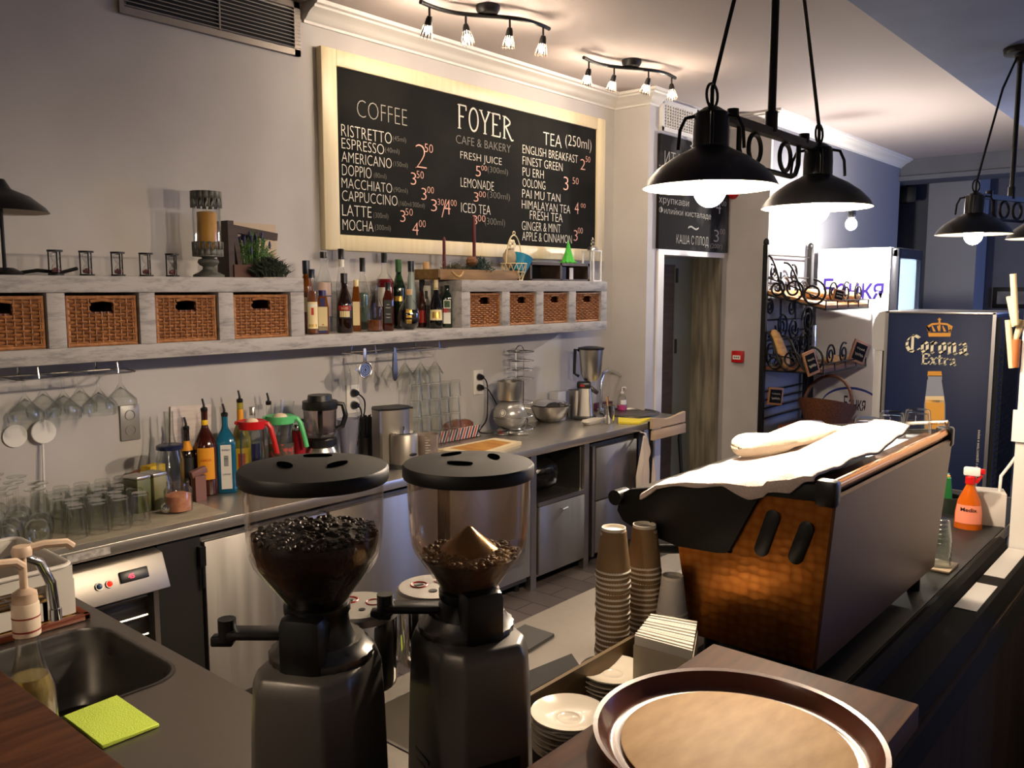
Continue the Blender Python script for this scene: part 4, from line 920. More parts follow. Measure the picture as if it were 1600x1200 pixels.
for k, (px_, Y, nm) in enumerate(((37, 3.5, 'wine glass hanging nearest the left edge, front row of the left rail'), (98, 3.5, 'wine glass in the middle of the front row of the left rail'), (153, 3.5, 'wine glass at the right of the front row of the left rail'),
                        (66, 3.62, 'wine glass at the left of the back row of the left rail'), (124, 3.62, 'wine glass in the middle of the back row of the left rail'), (188, 3.62, 'wine glass at the right end of the back row of the left rail'))):
    q = at(px_, 600, Y=Y)
    if w0 is None: w0 = hang(nm, GH, q.x, Y, WP, WP2, 'wine_glass')
    else: dup(w0, (q.x, Y, 1.46), label=nm)
ra, rb_ = at(566, 552, Y=3.47), at(690, 545, Y=3.47)
rail(ra.x, rb_.x+.05, 3.47, 3.64, 1.475, 'chrome glass rail under the middle of the shelf')
MP = [(0, -.004), (.034, -.004), (.035, 0), (.01, .004), (.0042, .012), (.004, .075), (.008, .082), (.05, .15)]
MP2 = [(.049, .15), (.006, .084), (0, .082)]
w1 = None
for px_, Y, nm in ((607, 3.60, 'martini glass behind the bar spoon on the middle rail'), (634, 3.5, 'martini glass just right of the hanging tool'), (657, 3.56, 'martini glass second from the right on the middle rail'), (680, 3.56, 'martini glass at the right end of the middle rail'), (633, 3.62, 'martini glass half hidden in the back row of the middle rail')):
    q = at(px_, 590, Y=Y)
    if w1 is None: w1 = hang(nm, 'martini glasses hanging from the middle rail', q.x, Y, MP, MP2, 'martini_glass')
    else: dup(w1, (q.x, Y, 1.46), label=nm)
FP = [(0, -.004), (.03, -.004), (.03, 0), (.008, .004), (.004, .012), (.004, .05), (.012, .065), (.024, .1), (.026, .15), (.022, .2)]
w2 = None
for px_, Y, nm in ((541, 3.6, 'champagne flute at the left end of the middle rail'), (553, 3.64, 'champagne flute beside the hanging strainer')):
    q = at(px_, 590, Y=Y)
    if w2 is None: w2 = hang(nm, 'champagne flutes on the middle rail', q.x, Y, FP, None, 'champagne_flute')
    else: dup(w2, (q.x, Y, 1.46), label=nm)
q = at(570, 575, Y=3.46)
g = thing('cocktail_strainer', 'round steel cocktail strainer hanging from the middle rail', 'strainer', (q.x, 3.455, q.z-.05))
RX = Matrix.Rotation(pi/2, 4, 'X')
m = MB().ring((q.x, 3.455, q.z-.01), .042, .004, 28, 6, RX)
for k in range(3): m.ring((q.x, 3.457, q.z-.01), .012+k*.01, .0025, 24, 5, RX)
ob('coil', m, STEEL, g, w=True)
ob('plate', MB().lathe([(.04, 0), (.04, .002), (0, .002)], (q.x, 3.465, q.z-.01), 28, RX), STEELD, g, w=True)
ob('handle', MB().box((q.x, 3.458, q.z+.065), (.02, .004, .075), bev=.001).box((q.x-.05, 3.458, q.z-.005), (.03, .004, .01)), STEEL, g, w=True)
q = at(616, 572, Y=3.46)
one('bar_tool', MB().loft([[(q.x+a*k, 3.455+b*k*.4, z) for a, b in ((-1, -1), (1, -1), (1, 1), (-1, 1))] for k, z in ((.006, 1.485), (.012, 1.44), (.016, 1.36), (.012, 1.315), (.004, 1.305))]), STEELD, 'flat steel bar tool hanging from the middle rail', 'bar tool')
q = at(72, 676, Y=3.70)
g = thing('wall_spoon', 'round white spatula leaning on the wall behind the goblets', 'spatula', (q.x, 3.70, WT+.004))
ob('disc', MB().lathe([(0, 0), (.046, .001), (.049, .004), (.046, .007), (0, .008)], (q.x, 3.728, q.z), 36, Matrix.Rotation(radians(86), 4, 'X')), PAPER, g, w=True)
ob('handle', MB().tube([(q.x-.005, 3.728, q.z-.045), (q.x-.02, 3.71, WT+.01)], .005, 8), PAPER, g, w=True)
q = at(30, 683, Y=3.70)
one('paper_disc', MB().lathe([(0, 0), (.046, .0), (.046, .004), (0, .004)], (q.x, 3.745, q.z), 36, Matrix.Rotation(radians(90), 4, 'X')), PAPER, 'round white disc on the wall at the left, half in shadow', 'disc')
# ================================================================ bottles
AMB = mat('amber spirit', (150, 82, 22), .1, trans=.55); DKB = mat('dark brown glass', (30, 15, 9), .07, coat=.5); RUM = mat('dark rum', (62, 22, 10), .08, coat=.4)
GRN = mat('green glass', (14, 62, 24), .08, coat=.4, trans=.25); DGR = mat('dark green glass', (12, 30, 18), .08, coat=.5); BLU = mat('blue gin glass', (40, 128, 168), .1, trans=.45)
REDL = mat('red liqueur', (120, 12, 18), .1, trans=.35); FRO = mat('frosted glass', (186, 204, 200), .35, trans=.5); CLQ = mat('clear spirit', (226, 232, 228), .06, trans=.85)
YLQ = mat('yellow tequila', (206, 190, 80), .1, trans=.55); BLK = mat('black liquor glass', (12, 9, 8), .06, coat=.6); MINT = mat('pale green spirit', (120, 150, 136), .1, trans=.6)
LC = mat('cream label', (230, 212, 160), .6); LW = mat('white label', (226, 222, 212), .6); LB_ = mat('black label', (22, 22, 24), .5); LR = mat('red label', (180, 34, 30), .5)
LG = mat('gold print', (206, 168, 84), .3, .7); LN = mat('navy label', (34, 34, 92), .45); LO = mat('orange label', (236, 158, 30), .55); LGN = mat('green label', (40, 84, 40), .5)
CORK = mat('cork', (196, 160, 112), .8); CAPB = mat('navy cap', (20, 28, 46), .35); PNK = mat('pale pink label', (214, 186, 170), .6)
def bottle(lab, grp, X, Y, z0, z1, w, body, cap=BLACK, sh=.55, ne=.72, rn=.014, capf=.1, fill=None, flvl=.5, labels=(), text=(), square=False, pour=0, flat=1, kind='liquor_bottle', turn=0, prof=None):
    H = z1-z0; R = w/2; g = thing(kind, lab, 'bottle', (X, Y, z0+.0005), face((X, Y))+turn, grp)
    if pour: H -= pour
    ht = H*(1-capf)
    pr = prof or [(R*.9, 0), (R, .006/H), (R, sh-.02), (R*.97, sh+.01), (R*.82, sh+(ne-sh)*.35), (R*.5+rn*.5, sh+(ne-sh)*.62), (rn*1.25, ne), (rn, ne+.04)]
    pts = [(0, 0)]+[(r, k*H) for r, k in pr]+[(rn, ht), (0, ht)]
    def shp(pts, c=(0, 0, 0)):
        m = MB()
        if square:
            def sq(r): k = .24*r; return [(r*sx-(k if i else 0)*sx, r*sy*flat-(0 if i else k)*sy) for sx, sy, o in ((1, 1, 0), (-1, 1, 1), (-1, -1, 0), (1, -1, 1)) for i in ((0, 1) if not o else (1, 0))]
            def sec(r, z):
                if r < R*.55: return [(r*cos(pi/8+i*pi/4), r*sin(pi/8+i*pi/4), z) for i in range(8)]
                q = [(1, .76), (.76, 1), (-.76, 1), (-1, .76), (-1, -.76), (-.76, -1), (.76, -1), (1, -.76)]; return [(r*a, r*b*flat, z) for a, b in q]
            m.loft([sec(max(r, .001), z) for r, z in pts])
        else:
            m.lathe(pts, c, 28)
            if flat != 1: bmesh.ops.scale(m.bm, verts=m.bm.verts, vec=(1, flat, 1))
        return m
    ob('body', shp(pts), body, g)
    if fill:
        zl = flvl*H; lp = [(0, .004)]+[(max(r-.003, .002), max(.004, k*H)) for r, k in pr if k*H < zl]
        ks = [(k*H, r) for r, k in pr]; rl = R-.003
        for (a, ra), (b, rb2) in zip(ks, ks[1:]):
            if a <= zl <= b: rl = ra+(rb2-ra)*(zl-a)/max(1e-6, b-a)-.003
        ob('liquid', shp(lp+[(max(rl, .002), zl), (0, zl)]), fill, g)
    if capf: ob('cap', MB().lathe([(rn*1.12, ht-.012 if not pour else ht), (rn*1.15, H-.002), (rn*1.05, H), (0, H)], (0, 0, 0), 22), cap, g)
    if pour: ob('pourer', MB().lathe([(rn*.9, H-.002), (rn*1.1, H+.004), (rn*1.05, H+.016), (.006, H+.02), (0, H+.02)], (0, 0, 0), 16).tube([(0, 0, H+.015), (0, 0, H+pour*.5), (-.006, -.002, H+pour)], .006, 8, taper=.75), BLACK, g)
    for a, b, ang, mm in labels:
        if square:
            hw = R*.74*ang; ob('label', MB().bb((-hw, -R*flat-.0012, a*H), (hw, -R*flat-.0003, b*H)), mm, g)
        else:
            def rad(k):
                for (r1, k1), (r2, k2) in zip(pr, pr[1:]):
                    if k1 <= k <= k2: return r1+(r2-r1)*(k-k1)/max(1e-6, k2-k1)
                return rn if k > pr[-1][1] else R
            ks = [a+(b-a)*i/6 for i in range(7)]
            ob('label', MB().lathe([((rad(k))+.0009, k*H) for k in ks], (0, 0, 0), 14, a0=-pi/2-ang, a1=-pi/2+ang), mm, g, fixn=False)
            if flat != 1: LAST[0].scale = (1, flat, 1)
    for s, k, wd, hh, mm in text:
        rr = R+.0018
        mp_ = (lambda x, y: V((x-wd/2, -R*flat-.0018, k*H+y))) if square else (lambda x, y: V((rr*sin((x-wd/2)/rr), -rr*cos((x-wd/2)/rr), k*H+y)))
        ob('lettering', MB().text(s, (0, 0, 0), (1, 0, 0), (0, 0, 1), w=wd, h=hh, map=mp_), mm, g, smooth=False, fixn=False)
    return g
GF, GBk = 'liquor bottles in the front row on the shelf', 'liquor bottles in the back row on the shelf'
def sb(row, zx, ztop, zw, lab, body, **k):
    Y = 3.505 if row == 'f' else (3.655 if row == 'b' else 3.58)
    q = at(460+zx/5.926, 370+ztop/5.926, Y=Y); d = (q-V((0, 0, CH))); depth = d.dot(FW)
    return bottle(lab, GF if row == 'f' else GBk, q.x, Y, SP, q.z, zw/5.926*depth/F, body, **k)
sb('f', 158, 300, 105, 'amber bottle with a cream label and red figure at the left end of the bottles', GL, fill=AMB, flvl=.66, cap=CAPB, sh=.5, ne=.72, labels=((.09, .5, 1.0, LC), (.42, .46, .9, LW), (.3, .41, .22, LR), (.12, .16, .8, LG)))
sb('m', 108, 220, 112, 'amber bottle with a navy cap standing behind the leftmost one', AMB, cap=CAPB, capf=.15, sh=.66, ne=.76, rn=.017, labels=((.3, .5, .9, LC),))
sb('b', 268, 140, 140, 'tall clear bottle with a pale pink label in the back row', GL, fill=CLQ, flvl=.62, sh=.62, ne=.8, rn=.016, capf=.05, labels=((.46, .62, 1.0, PNK), (.2, .44, 1.0, PNK)))
sb('f', 258, 495, 112, 'short brown bottle with a cream and navy chevron label', AMB, cap=LN, sh=.62, ne=.86, rn=.016, capf=.08, square=True, flat=.6, labels=((.08, .62, 1.0, LC), (.62, .82, .55, LN), (.02, .18, 1.0, LN), (.2, .23, .2, LR)))
sb('b', 430, 112, 108, 'slim clear bottle with a black cap behind the cream liqueur', GL, fill=CLQ, flvl=.5, sh=.55, ne=.72, rn=.014, capf=.1, labels=((.78, .88, 1.5, LW),))
sb('f', 458, 338, 152, 'black cream liqueur bottle with a red arched label', DKB, sh=.5, ne=.72, rn=.0155, capf=.12, labels=((.25, .46, .95, LB_), (.38, .46, .8, LR), (.27, .37, .62, LC)), text=(('BAILEYS', .4, .034, .0105, LC),))
sb('m', 568, 400, 84, 'short square bottle with a plain cream label beside the cream liqueur', AMB, cap=LC, square=True, sh=.6, ne=.85, rn=.012, capf=.1, labels=((.12, .58, 1, LC),))
sb('b', 628, 195, 112, 'clear bottle half full of dark green liquor in the back row', GL, fill=MINT, flvl=.52, sh=.5, ne=.7, rn=.014, capf=.16, labels=((.84, .98, 2.0, LW),))
sb('f', 737, 450, 152, 'clear decanter bottle with a little amber liquor at the bottom', GL, fill=AMB, flvl=.25, cap=GL, sh=.52, ne=.76, rn=.018, capf=.06, labels=((.3, .62, .12, LN),))
sb('b', 830, 150, 172, 'tall bottle of red liqueur in the back row', GL, fill=REDL, flvl=.66, sh=.62, ne=.74, rn=.015, capf=.1, labels=((.3, .55, .8, LW),))
sb('f', 864, 425, 98, 'square whiskey bottle with a black label', RUM, cap=BLACK, square=True, sh=.66, ne=.82, rn=.013, capf=.16, labels=((.16, .64, 1, LB_),), text=(("JACK", .53, .016, .007, LW), ("DANIEL'S", .47, .024, .006, LW), ('Tennessee', .34, .022, .006, LW), ('WHISKEY', .27, .022, .005, LW)))
sb('b', 962, 210, 124, 'tall dark green bottle with a green neck in the back row', DGR, cap=LGN, sh=.6, ne=.74, rn=.0155, capf=.15, labels=((.4, .47, .6, LG), (.7, .78, 3, GRN)))
sb('b', 1078, 225, 84, 'pale frosted bottle with a black cap in the back row', FRO, cap=CAPB, sh=.56, ne=.76, rn=.016, capf=.13)
RD = [(.35, 0), (.5, .02), (.8, .09), (.97, .22), (1.0, .34), (.95, .48), (.75, .62), (.5, .71), (.32, .77), (.28, .82)]
q = at(460+1058/5.926, 400, Y=3.50); wr = 200/5.926*(q-V((0, 0, CH))).dot(FW)/F/2
sb('f', 1058, 488, 200, 'round flask of dark rum with gold print on its front', GL, fill=BLK, flvl=.5, cap=CORK, capf=.08, rn=.0155, flat=.75, prof=[(wr*r, k) for r, k in RD], labels=((.42, .52, .3, LG), (.3, .36, .25, LG), (.16, .26, .25, LG)))
sb('b', 1180, 398, 84, 'dark bottle with a small red label behind the round flask', RUM, cap=LB_, sh=.5, ne=.74, rn=.014, capf=.2, labels=((.1, .36, .8, LR), (.8, .98, 1.2, LW)))
sb('b', 1218, 235, 128, 'clear bottle with a cork and a white crest label in the back row', GL, fill=CLQ, flvl=.6, cap=CORK, sh=.6, ne=.78, rn=.017, capf=.1, labels=((.34, .64, .7, LW), (.44, .56, .2, LB_)))
sb('f', 1308, 365, 145, 'cognac bottle with a cream neck and curved label', BLK, cap=LC, rn=.0125, capf=.14, prof=[(.036, 0), (.039, .02), (.040, .18), (.037, .4), (.028, .55), (.017, .66), (.0135, .74)], labels=((.16, .36, 1.0, LC), (.2, .32, .6, LG), (.74, .86, 3, LC)))
sb('f', 1412, 450, 92, 'flat green herb liqueur bottle, rightmost of the front row on the shelf', DGR, cap=DGR, square=True, flat=.62, sh=.72, ne=.84, rn=.013, capf=.07, labels=((.1, .66, .95, LW), (.36, .46, .96, LR), (.48, .64, .8, LGN)))
# small extra bottle tops seen between
# ================================================================ decor on the shelf
ST = SZ1+.0005
def hourglass(px_, lab):
    q = at(px_, 420, Y=3.47); g = thing('hourglass', lab, 'hourglass', (q.x, 3.50, ST), 0, 'small black hourglasses on the shelf')
    r, h = .028, .098; m = MB()
    ob('top_plate', MB().cyl((0, 0, h-.007), r, .007, 18), IRON, g); ob('base_plate', MB().cyl((0, 0, 0), r, .007, 18), IRON, g)
    for k in range(3):
        a = k*2*pi/3+.4; ob('post', MB().tube([(r*.85*cos(a), r*.85*sin(a), .004), (r*.85*cos(a), r*.85*sin(a), h-.004)], .0028, 6), IRON, g)
    ob('glass_bulbs', MB().lathe([(0, .008), (.015, .012), (.017, .025), (.01, .04), (.002, .049), (.01, .058), (.017, .073), (.015, .086), (0, .09)], (0, 0, 0), 18), GL, g)
    ob('sand', MB().lathe([(0, .0085), (.0145, .0125), (.0155, .022), (.004, .03), (0, .031)], (0, 0, 0), 16), mat('pink sand', (150, 92, 96), .8), g)
    return g
hg = hourglass(92, 'black hourglass at the left end of the row of five')
for px_, nm in ((141, 'black hourglass second from the left in the row of five'), (190, 'black hourglass in the middle of the row of five'), (234, 'black hourglass second from the right in the row of five'), (275, 'black hourglass at the right end of the row, nearest the candle holder')):
    q = at(px_, 420, Y=3.47); dup(hg, (q.x, 3.50, ST), label=nm)
q = at(326, 420, Y=3.52); cx, cy = q.x, 3.52; zt = at(326, 300, Y=3.52).z
g = thing('candle_holder', 'grey pedestal candle holder with glass hurricane and pierced metal bands', 'candle holder', (cx, cy, ST))
ZG = mat('weathered zinc', (86, 88, 82), .6, .4, col2=(112, 112, 104), scale=(20, 20, 20)); H = zt-ST
ob('pedestal', MB().lathe([(r, z*.66) for r, z in ((0, 0), (.066, 0), (.067, .014), (.058, .022), (.04, .035), (.026, .052), (.024, .07), (.04, .085), (.046, .10), (.042, .118), (.024, .128), (.03, .134), (.066, .138), (.066, .146), (0, .146))], (0, 0, 0), 36), ZG, g)
m = MB(); R = .066
def band(m, z0, z1, n, jag):
    for i in range(n):
        a0, a1 = 2*pi*i/n, 2*pi*(i+1)/n; am = (a0+a1)/2
        P = lambda a, z: (R*cos(a), R*sin(a), z)
        zj = z0 if jag < 0 else z1; zo = z1 if jag < 0 else z0; zm = zo+(zj-zo)*.45
        m.faces([P(a0, zo), P(a1, zo), P(a1, zm), P(a0, zm)], [(0, 1, 2, 3)])
        m.faces([P(a0, zm), P(am-.05, zm), P(am-.11, (zm+zj)/2), P(am-.05, zj), P(a0, zj)], [(0, 1, 2, 3, 4)]); m.faces([P(a1, zm), P(am+.05, zm), P(am+.11, (zm+zj)/2), P(am+.05, zj), P(a1, zj)], [(0, 1, 2, 3, 4)])
band(m, H-.07, H, 16, -1); ob('upper_band', m, ZG, g, solid=.002, fixn=False)
m = MB(); band(m, .094, .155, 16, 1); ob('lower_band', m, ZG, g, solid=.002, fixn=False)
ob('hurricane_glass', MB().lathe([(.06, .098), (.06, H-.012), (.058, H-.012), (.058, .098)], (0, 0, 0), 36), GL, g)
WAX = mat('ochre wax', (196, 140, 44), .5)
ob('candle', MB().lathe([(0, .097), (.042, .097), (.042, H-.09), (.036, H-.088), (0, H-.094)], (0, 0, 0), 28).tube([(0, 0, H-.095), (.002, 0, H-.08)], .0015, 5), WAX, g)
# wooden bracket frame, postcard, lavender, rosemary bush
q0, q1_ = at(350, 395, Y=3.6), at(432, 395, Y=3.6)
g = thing('timber_stand', 'dark wooden open stand standing on the shelf beside the candle holder', 'stand', ((q0.x+q1_.x)/2, 3.6, ST))
DW = mat('dark aged wood', (66, 48, 42), .6, col2=(48, 34, 30), scale=(4, 4, 20))
zf = at(350, 345, Y=3.6).z
m = MB().bb((q0.x, 3.56, ST), (q0.x+.03, 3.66, zf)); ob('upright', m, DW, g, w=True)
ob('top_beam', MB().box(((q0.x+q1_.x)/2, 3.6, zf-.045), (q1_.x-q0.x, .03, .035), m=Matrix.Rotation(radians(7), 4, 'Y')), DW, g, w=True)
ob('brace', MB().box((q0.x+.06, 3.59, (ST+zf)/2-.01), (.025, .025, zf-ST-.05), m=Matrix.Rotation(radians(-9), 4, 'Y')), DW, g, w=True)
ob('foot_block', MB().bb((q0.x+.02, 3.55, ST), (q0.x+.17, 3.64, ST+.06)), mat('brown red block', (84, 52, 44), .6), g, w=True)
p0, p1 = at(364, 347, Y=3.735), at(427, 410, Y=3.735)
one('postcard', MB().bb((p0.x, 3.733, ST), (p1.x+.02, 3.738, p0.z)), mat('beige card', (196, 178, 154), .8), 'beige postcard leaning on the wall behind the lavender', 'postcard')
def sprigs(g, n, base, rad, hh, mm, tipm, seed, nm='stems', tip=.3, th=.0022):
    r = random.Random(seed); m = MB(); f = MB()
    for k in range(n):
        a = r.uniform(0, 2*pi); d = r.uniform(.1, 1); p = V(base)+V((rad*.7*d*cos(a), rad*.6*d*sin(a), 0)); e = V(base)+V((rad*d*cos(a), rad*d*sin(a)*.8, hh*(1-.75*d*d)*r.uniform(.75, 1.05)))
        mid = (p+e)/2+V((0, 0, hh*.12)); m.tube([p, mid, e], th, 4, taper=.6)
        for j in range(5):
            t = .25+.15*j; c = p.lerp(e, t)+V((0, 0, hh*.2*t*(1-t))); b = r.uniform(0, 6); l = r.uniform(.02, .035); m.tube([c, c+V((l*cos(b), l*sin(b), l*.5))], th, 3, taper=.2)
        if tipm and r.random() < tip: f.ball(e, (.006, .006, .02), 7, 5)
    ob(nm, m, mm, g, w=True)
    if tipm: ob('flowers', f, tipm, g, w=True)
LEAF = mat('green leaf', (58, 104, 46), .6, col2=(90, 130, 60), scale=(40, 40, 40)); LAV = mat('lavender', (64, 58, 104), .7)
q = at(400, 420, Y=3.58)
g = thing('lavender_pot', 'potted lavender with green stems and violet tips on the shelf', 'potted plant', (q.x, 3.6, ST))
ob('pot', MB().lathe([(0, 0), (.045, 0), (.055, .07), (.05, .07), (.045, .06), (0, .06)], (0, 0, 0), 24), mat('stone pot', (128, 116, 104), .8), g)
sprigs(g, 90, (q.x, 3.6, ST+.06), .11, .17, LEAF, LAV, 3)
q = at(424, 420, Y=3.49)
g = thing('rosemary_bush', 'dark low rosemary bush at the right end of the left shelf top', 'plant', (q.x, 3.5, ST))
sprigs(g, 220, (q.x, 3.5, ST+.004), .105, .095, mat('dark rosemary', (34, 46, 34), .7, col2=(54, 66, 46), scale=(50, 50, 50)), None, 8, 'foliage')
# right part of the shelf top
q0, q1_ = at(677, 432, Y=3.5), at(800, 432, Y=3.5)
g = thing('planter_box', 'long wooden planter tray with rope handle on the shelf', 'planter', ((q0.x+q1_.x)/2, 3.55, ST))
LW2 = mat('light wood', (150, 116, 66), .6, col2=(120, 90, 52), scale=(4, 30, 30))
px0, px1 = max(q0.x, 3.36), q1_.x+.02
g.location.x = (px0+px1)/2
ob('box', MB().bb((px0, 3.46, ST), (px1, 3.475, ST+.06)).bb((px0, 3.64, ST), (px1, 3.655, ST+.06)).bb((px0, 3.46, ST), (px0+.015, 3.655, ST+.06)).bb((px1-.015, 3.46, ST), (px1, 3.655, ST+.06)).bb((px0, 3.46, ST), (px1, 3.655, ST+.012)), LW2, g, w=True)
ob('rope_handle', MB().tube([(px0+.10+.012*k, 3.452-.01*sin(k*pi/8), ST+.048-.03*sin(k*pi/8)) for k in range(9)], .006, 8), mat('rope', (176, 144, 96), .9), g, w=True)
for k in range(4): ob('glass_stopper', MB().tube([(px0+.13+k*.07, 3.56, ST+.01), (px0+.13+k*.07, 3.56, ST+.09)], .004, 6).ball((px0+.13+k*.07, 3.56, ST+.1), (.012, .012, .012), 10, 8), GL, g, w=True)
sprigs(g, 70, (px0+.24, 3.56, ST+.03), .11, .07, mat('dull moss', (74, 72, 52), .8), None, 12, 'moss')
sprigs(g, 130, (px0+.42, 3.54, ST+.03), .12, .12, mat('blue green sprig', (44, 62, 60), .7, col2=(60, 80, 74), scale=(40, 40, 40)), None, 13, 'sprigs')
ob('pine_cone', blob((0, 0, 0), (.035, .035, .03), 14, .1, 4), mat('brown cone', (108, 70, 40), .7), g); LAST[0].location = (.0, -.02, .11)
for px_, ztp, nm in ((694, 370, 'short dark red taper candle in the planter tray'), (741, 337, 'tall dark red taper candle in the planter tray')):
    q = at(px_, 400, Y=3.58); zt = at(px_, ztp, Y=3.58).z
    one('taper_candle', MB().lathe([(0, ST+.013), (.0115, ST+.013), (.009, zt-.01), (.002, zt), (0, zt)], (q.x, 3.58, 0), 14), mat('dark red wax', (76, 14, 22), .4), nm, 'candle', 'dark red taper candles')
q = at(803, 420, Y=3.52); bx, by = q.x, 3.52
g = thing('wire_basket', 'small cream wire basket with hoop handle and a white flower', 'basket', (bx, by, ST))
CW = mat('cream wire', (222, 206, 166), .5); m = MB(); zt = at(803, 412, Y=3.52).z-ST
for z, r in ((.002, .055), (zt*.5, .068), (zt, .082)): m.ring((0, 0, z), r, .003, 30, 5)
for k in range(14):
    a = 2*pi*k/14; m.tube([(.055*cos(a), .055*sin(a), .002), (.075*cos(a+.2), .075*sin(a+.2), zt*.6), (.082*cos(a), .082*sin(a), zt)], .0022, 5); m.tube([(.055*cos(a), .055*sin(a), .002), (.075*cos(a-.2), .075*sin(a-.2), zt*.6), (.082*cos(a), .082*sin(a), zt)], .0022, 5)
ob('wire_body', m, CW, g)
zh = at(798, 362, Y=3.52).z-ST-.02
ob('hoop_handle', MB().tube([(-.082*cos(pi*k/16)*.9, 0, zt+(zh-zt)*sin(pi*k/16)) for k in range(17)], .004, 6).ring((0, 0, zh+.012), .011, .003, 14, 5, Matrix.Rotation(pi/2, 4, 'X')), CW, g)
m = MB()
for k in range(6): a = k*pi/3; m.ball((-.03+.02*cos(a), -.012, zh-.06+.02*sin(a)), (.014, .007, .014), 8, 6)
ob('flower', m, mat('white flower', (230, 216, 180), .7), g)
ob('lining', blob((-.03, .01, zt+.035), (.045, .04, .06), 8, .06, 5), mat('beige fabric', (168, 152, 124), .9), g)
TEAL = mat('teal bucket', (12, 128, 164), .4)
tl = Matrix.Rotation(radians(24), 4, 'Y')
m = MB().lathe([(0, .0), (.05, 0), (.072, .105), (.07, .105), (.048, .004), (0, .004)], (0, 0, 0), 32, tl)
o = ob('bucket', m, TEAL); o.location = (bx+.03, by-.005, ST+.055); tag(o, 'small teal bucket tipped inside the cream wire basket', 'bucket')
q0, q1_ = at(822, 412, Y=3.56), at(918, 410, Y=3.56)
g = thing('wooden_crate', 'dark brown low wooden crate with compartments near the shelf end', 'crate', ((q0.x+q1_.x)/2, 3.57, ST))
zt = at(880, 411, Y=3.5).z
xa, xb = bx+.1, at(916, 410, Y=3.5).x; g.location.x = (xa+xb)/2
ob('frame', MB().bb((xa, 3.47, zt-.018), (xb, 3.66, zt)).bb((xa, 3.47, ST), (xb, 3.66, ST+.012)).bb((xa, 3.47, ST), (xa+.02, 3.66, zt)).bb((xb-.02, 3.47, ST), (xb, 3.66, zt)).bb(((xa+xb)/2-.01, 3.47, ST), ((xa+xb)/2+.01, 3.66, zt)), mat('dark crate wood', (72, 56, 48), .6, col2=(54, 42, 36), scale=(5, 20, 20)), g, w=True)
ob('back', MB().bb((xa, 3.64, ST), (xb, 3.655, zt)), DARK, g, w=True)
xm = (xa+xb)/2
one('photo_card', MB().bb((xm+.03, 3.52, ST+.0125), (xm+.12, 3.524, zt-.025)), mat('grey photo', (92, 94, 104), .5), 'grey photo card in the right compartment of the dark crate', 'card')
one('white_card', MB().bb((xm+.135, 3.50, ST+.0125), (xm+.175, 3.504, zt-.03)), PAPER, 'narrow white card in the right compartment of the dark crate', 'card')
q = at(888, 395, Y=3.55)
g = thing('craft_tree', 'bright green cone shaped craft tree on the dark crate', 'ornament', (q.x, 3.55, zt+.0005))
GRB = mat('bright green felt', (70, 186, 60), .6, scale=(60, 60, 60), bump=.8); hh = at(888, 376, Y=3.55).z-zt
ob('cone', MB().lathe([(0, 0), (.045, .01), (.04, .02), (.018, hh*.6), (.002, hh), (0, hh)], (0, 0, 0), 20, rib=.08), GRB, g)
m = MB()
for k in range(12): a = k*pi/6; m.box((.047*cos(a), .047*sin(a), .006), (.03, .016, .01), rz=a+.4, bev=.002)
ob('bow', m, GRB, g)
q = at(921, 400, Y=3.57)
g = thing('lantern', 'small white metal lantern with silver top at the right end of the shelf', 'lantern', (q.x+.03, 3.57, ST))
hz = at(921, 391, Y=3.57).z-ST; m = MB()
for sx in (-1, 1):
    for sy in (-1, 1): m.bb((sx*.045-.005, sy*.045-.005, 0), (sx*.045+.005, sy*.045+.005, hz))
m.bb((-.052, -.052, 0), (.052, .052, .01)).bb((-.052, -.052, hz-.008), (.052, .052, hz)); ob('frame', m, WHITE, g)
ob('top', MB().lathe([(.04, hz), (.03, hz+.02), (.012, hz+.035), (.016, hz+.05), (.008, hz+.06), (.012, hz+.07), (.002, hz+.09), (0, hz+.09)], (-.02, -.02, 0), 18), CHROME, g)
ob('panes', MB().bb((-.044, -.044, .01), (.044, .044, hz-.008)), GL, g)
# ================================================================ things on the back counter
def zof(px_, py_, Y): return at(px_, py_, Y=Y).z
def width(px_, w, Y): return w*(at(px_, 600, Y=Y)-V((0, 0, CH))).dot(FW)/F
GP = 'pour bottles on the back counter'
def cbt(px_, top, w, Y, lab, body, **k):
    q = at(px_, top, Y=Y); return bottle(lab, GP, q.x, Y, WT, q.z, width(px_, w, Y), body, kind='pour_bottle', capf=0, **k)
P_ = .058
cbt(290, 652, 23, 3.56, 'small dark brown bottle with a black pourer and orange label, left of the coffee liqueur', DKB, pour=P_, sh=.62, ne=.78, rn=.013, labels=((.3, .6, .9, LB_), (.7, .84, 2, LO)))
cbt(318, 623, 36, 3.53, 'broad shouldered coffee liqueur bottle with an orange arched label', RUM, pour=P_, sh=.58, ne=.80, rn=.014, labels=((.2, .58, .75, LO), (.84, .9, 3.1, YEL)), text=(('KAHLÚA', .42, .045, .014, RED),))
cbt(350, 631, 30, 3.50, 'square pale blue gin bottle with a tall white label', BLU, pour=P_, square=True, flat=.8, sh=.66, ne=.84, rn=.014, labels=((.06, .64, .72, LW), (.36, .5, .3, BLU)), text=(('BOMBAY', .56, .034, .009, LN), ('SAPPHIRE', .24, .034, .008, LN)))
cbt(374, 610, 30, 3.58, 'yellow tequila bottle with a black pourer and yellow label', YLQ, pour=P_, sh=.55, ne=.76, rn=.014, labels=((.16, .46, .9, YEL), (.2, .4, .35, LR), (.78, .92, 3.1, LO)))
cbt(419, 614, 28, 3.66, 'clear bottle with a black pourer standing behind the green pitcher', GL, fill=CLQ, flvl=.4, pour=P_, sh=.6, ne=.78, rn=.013)
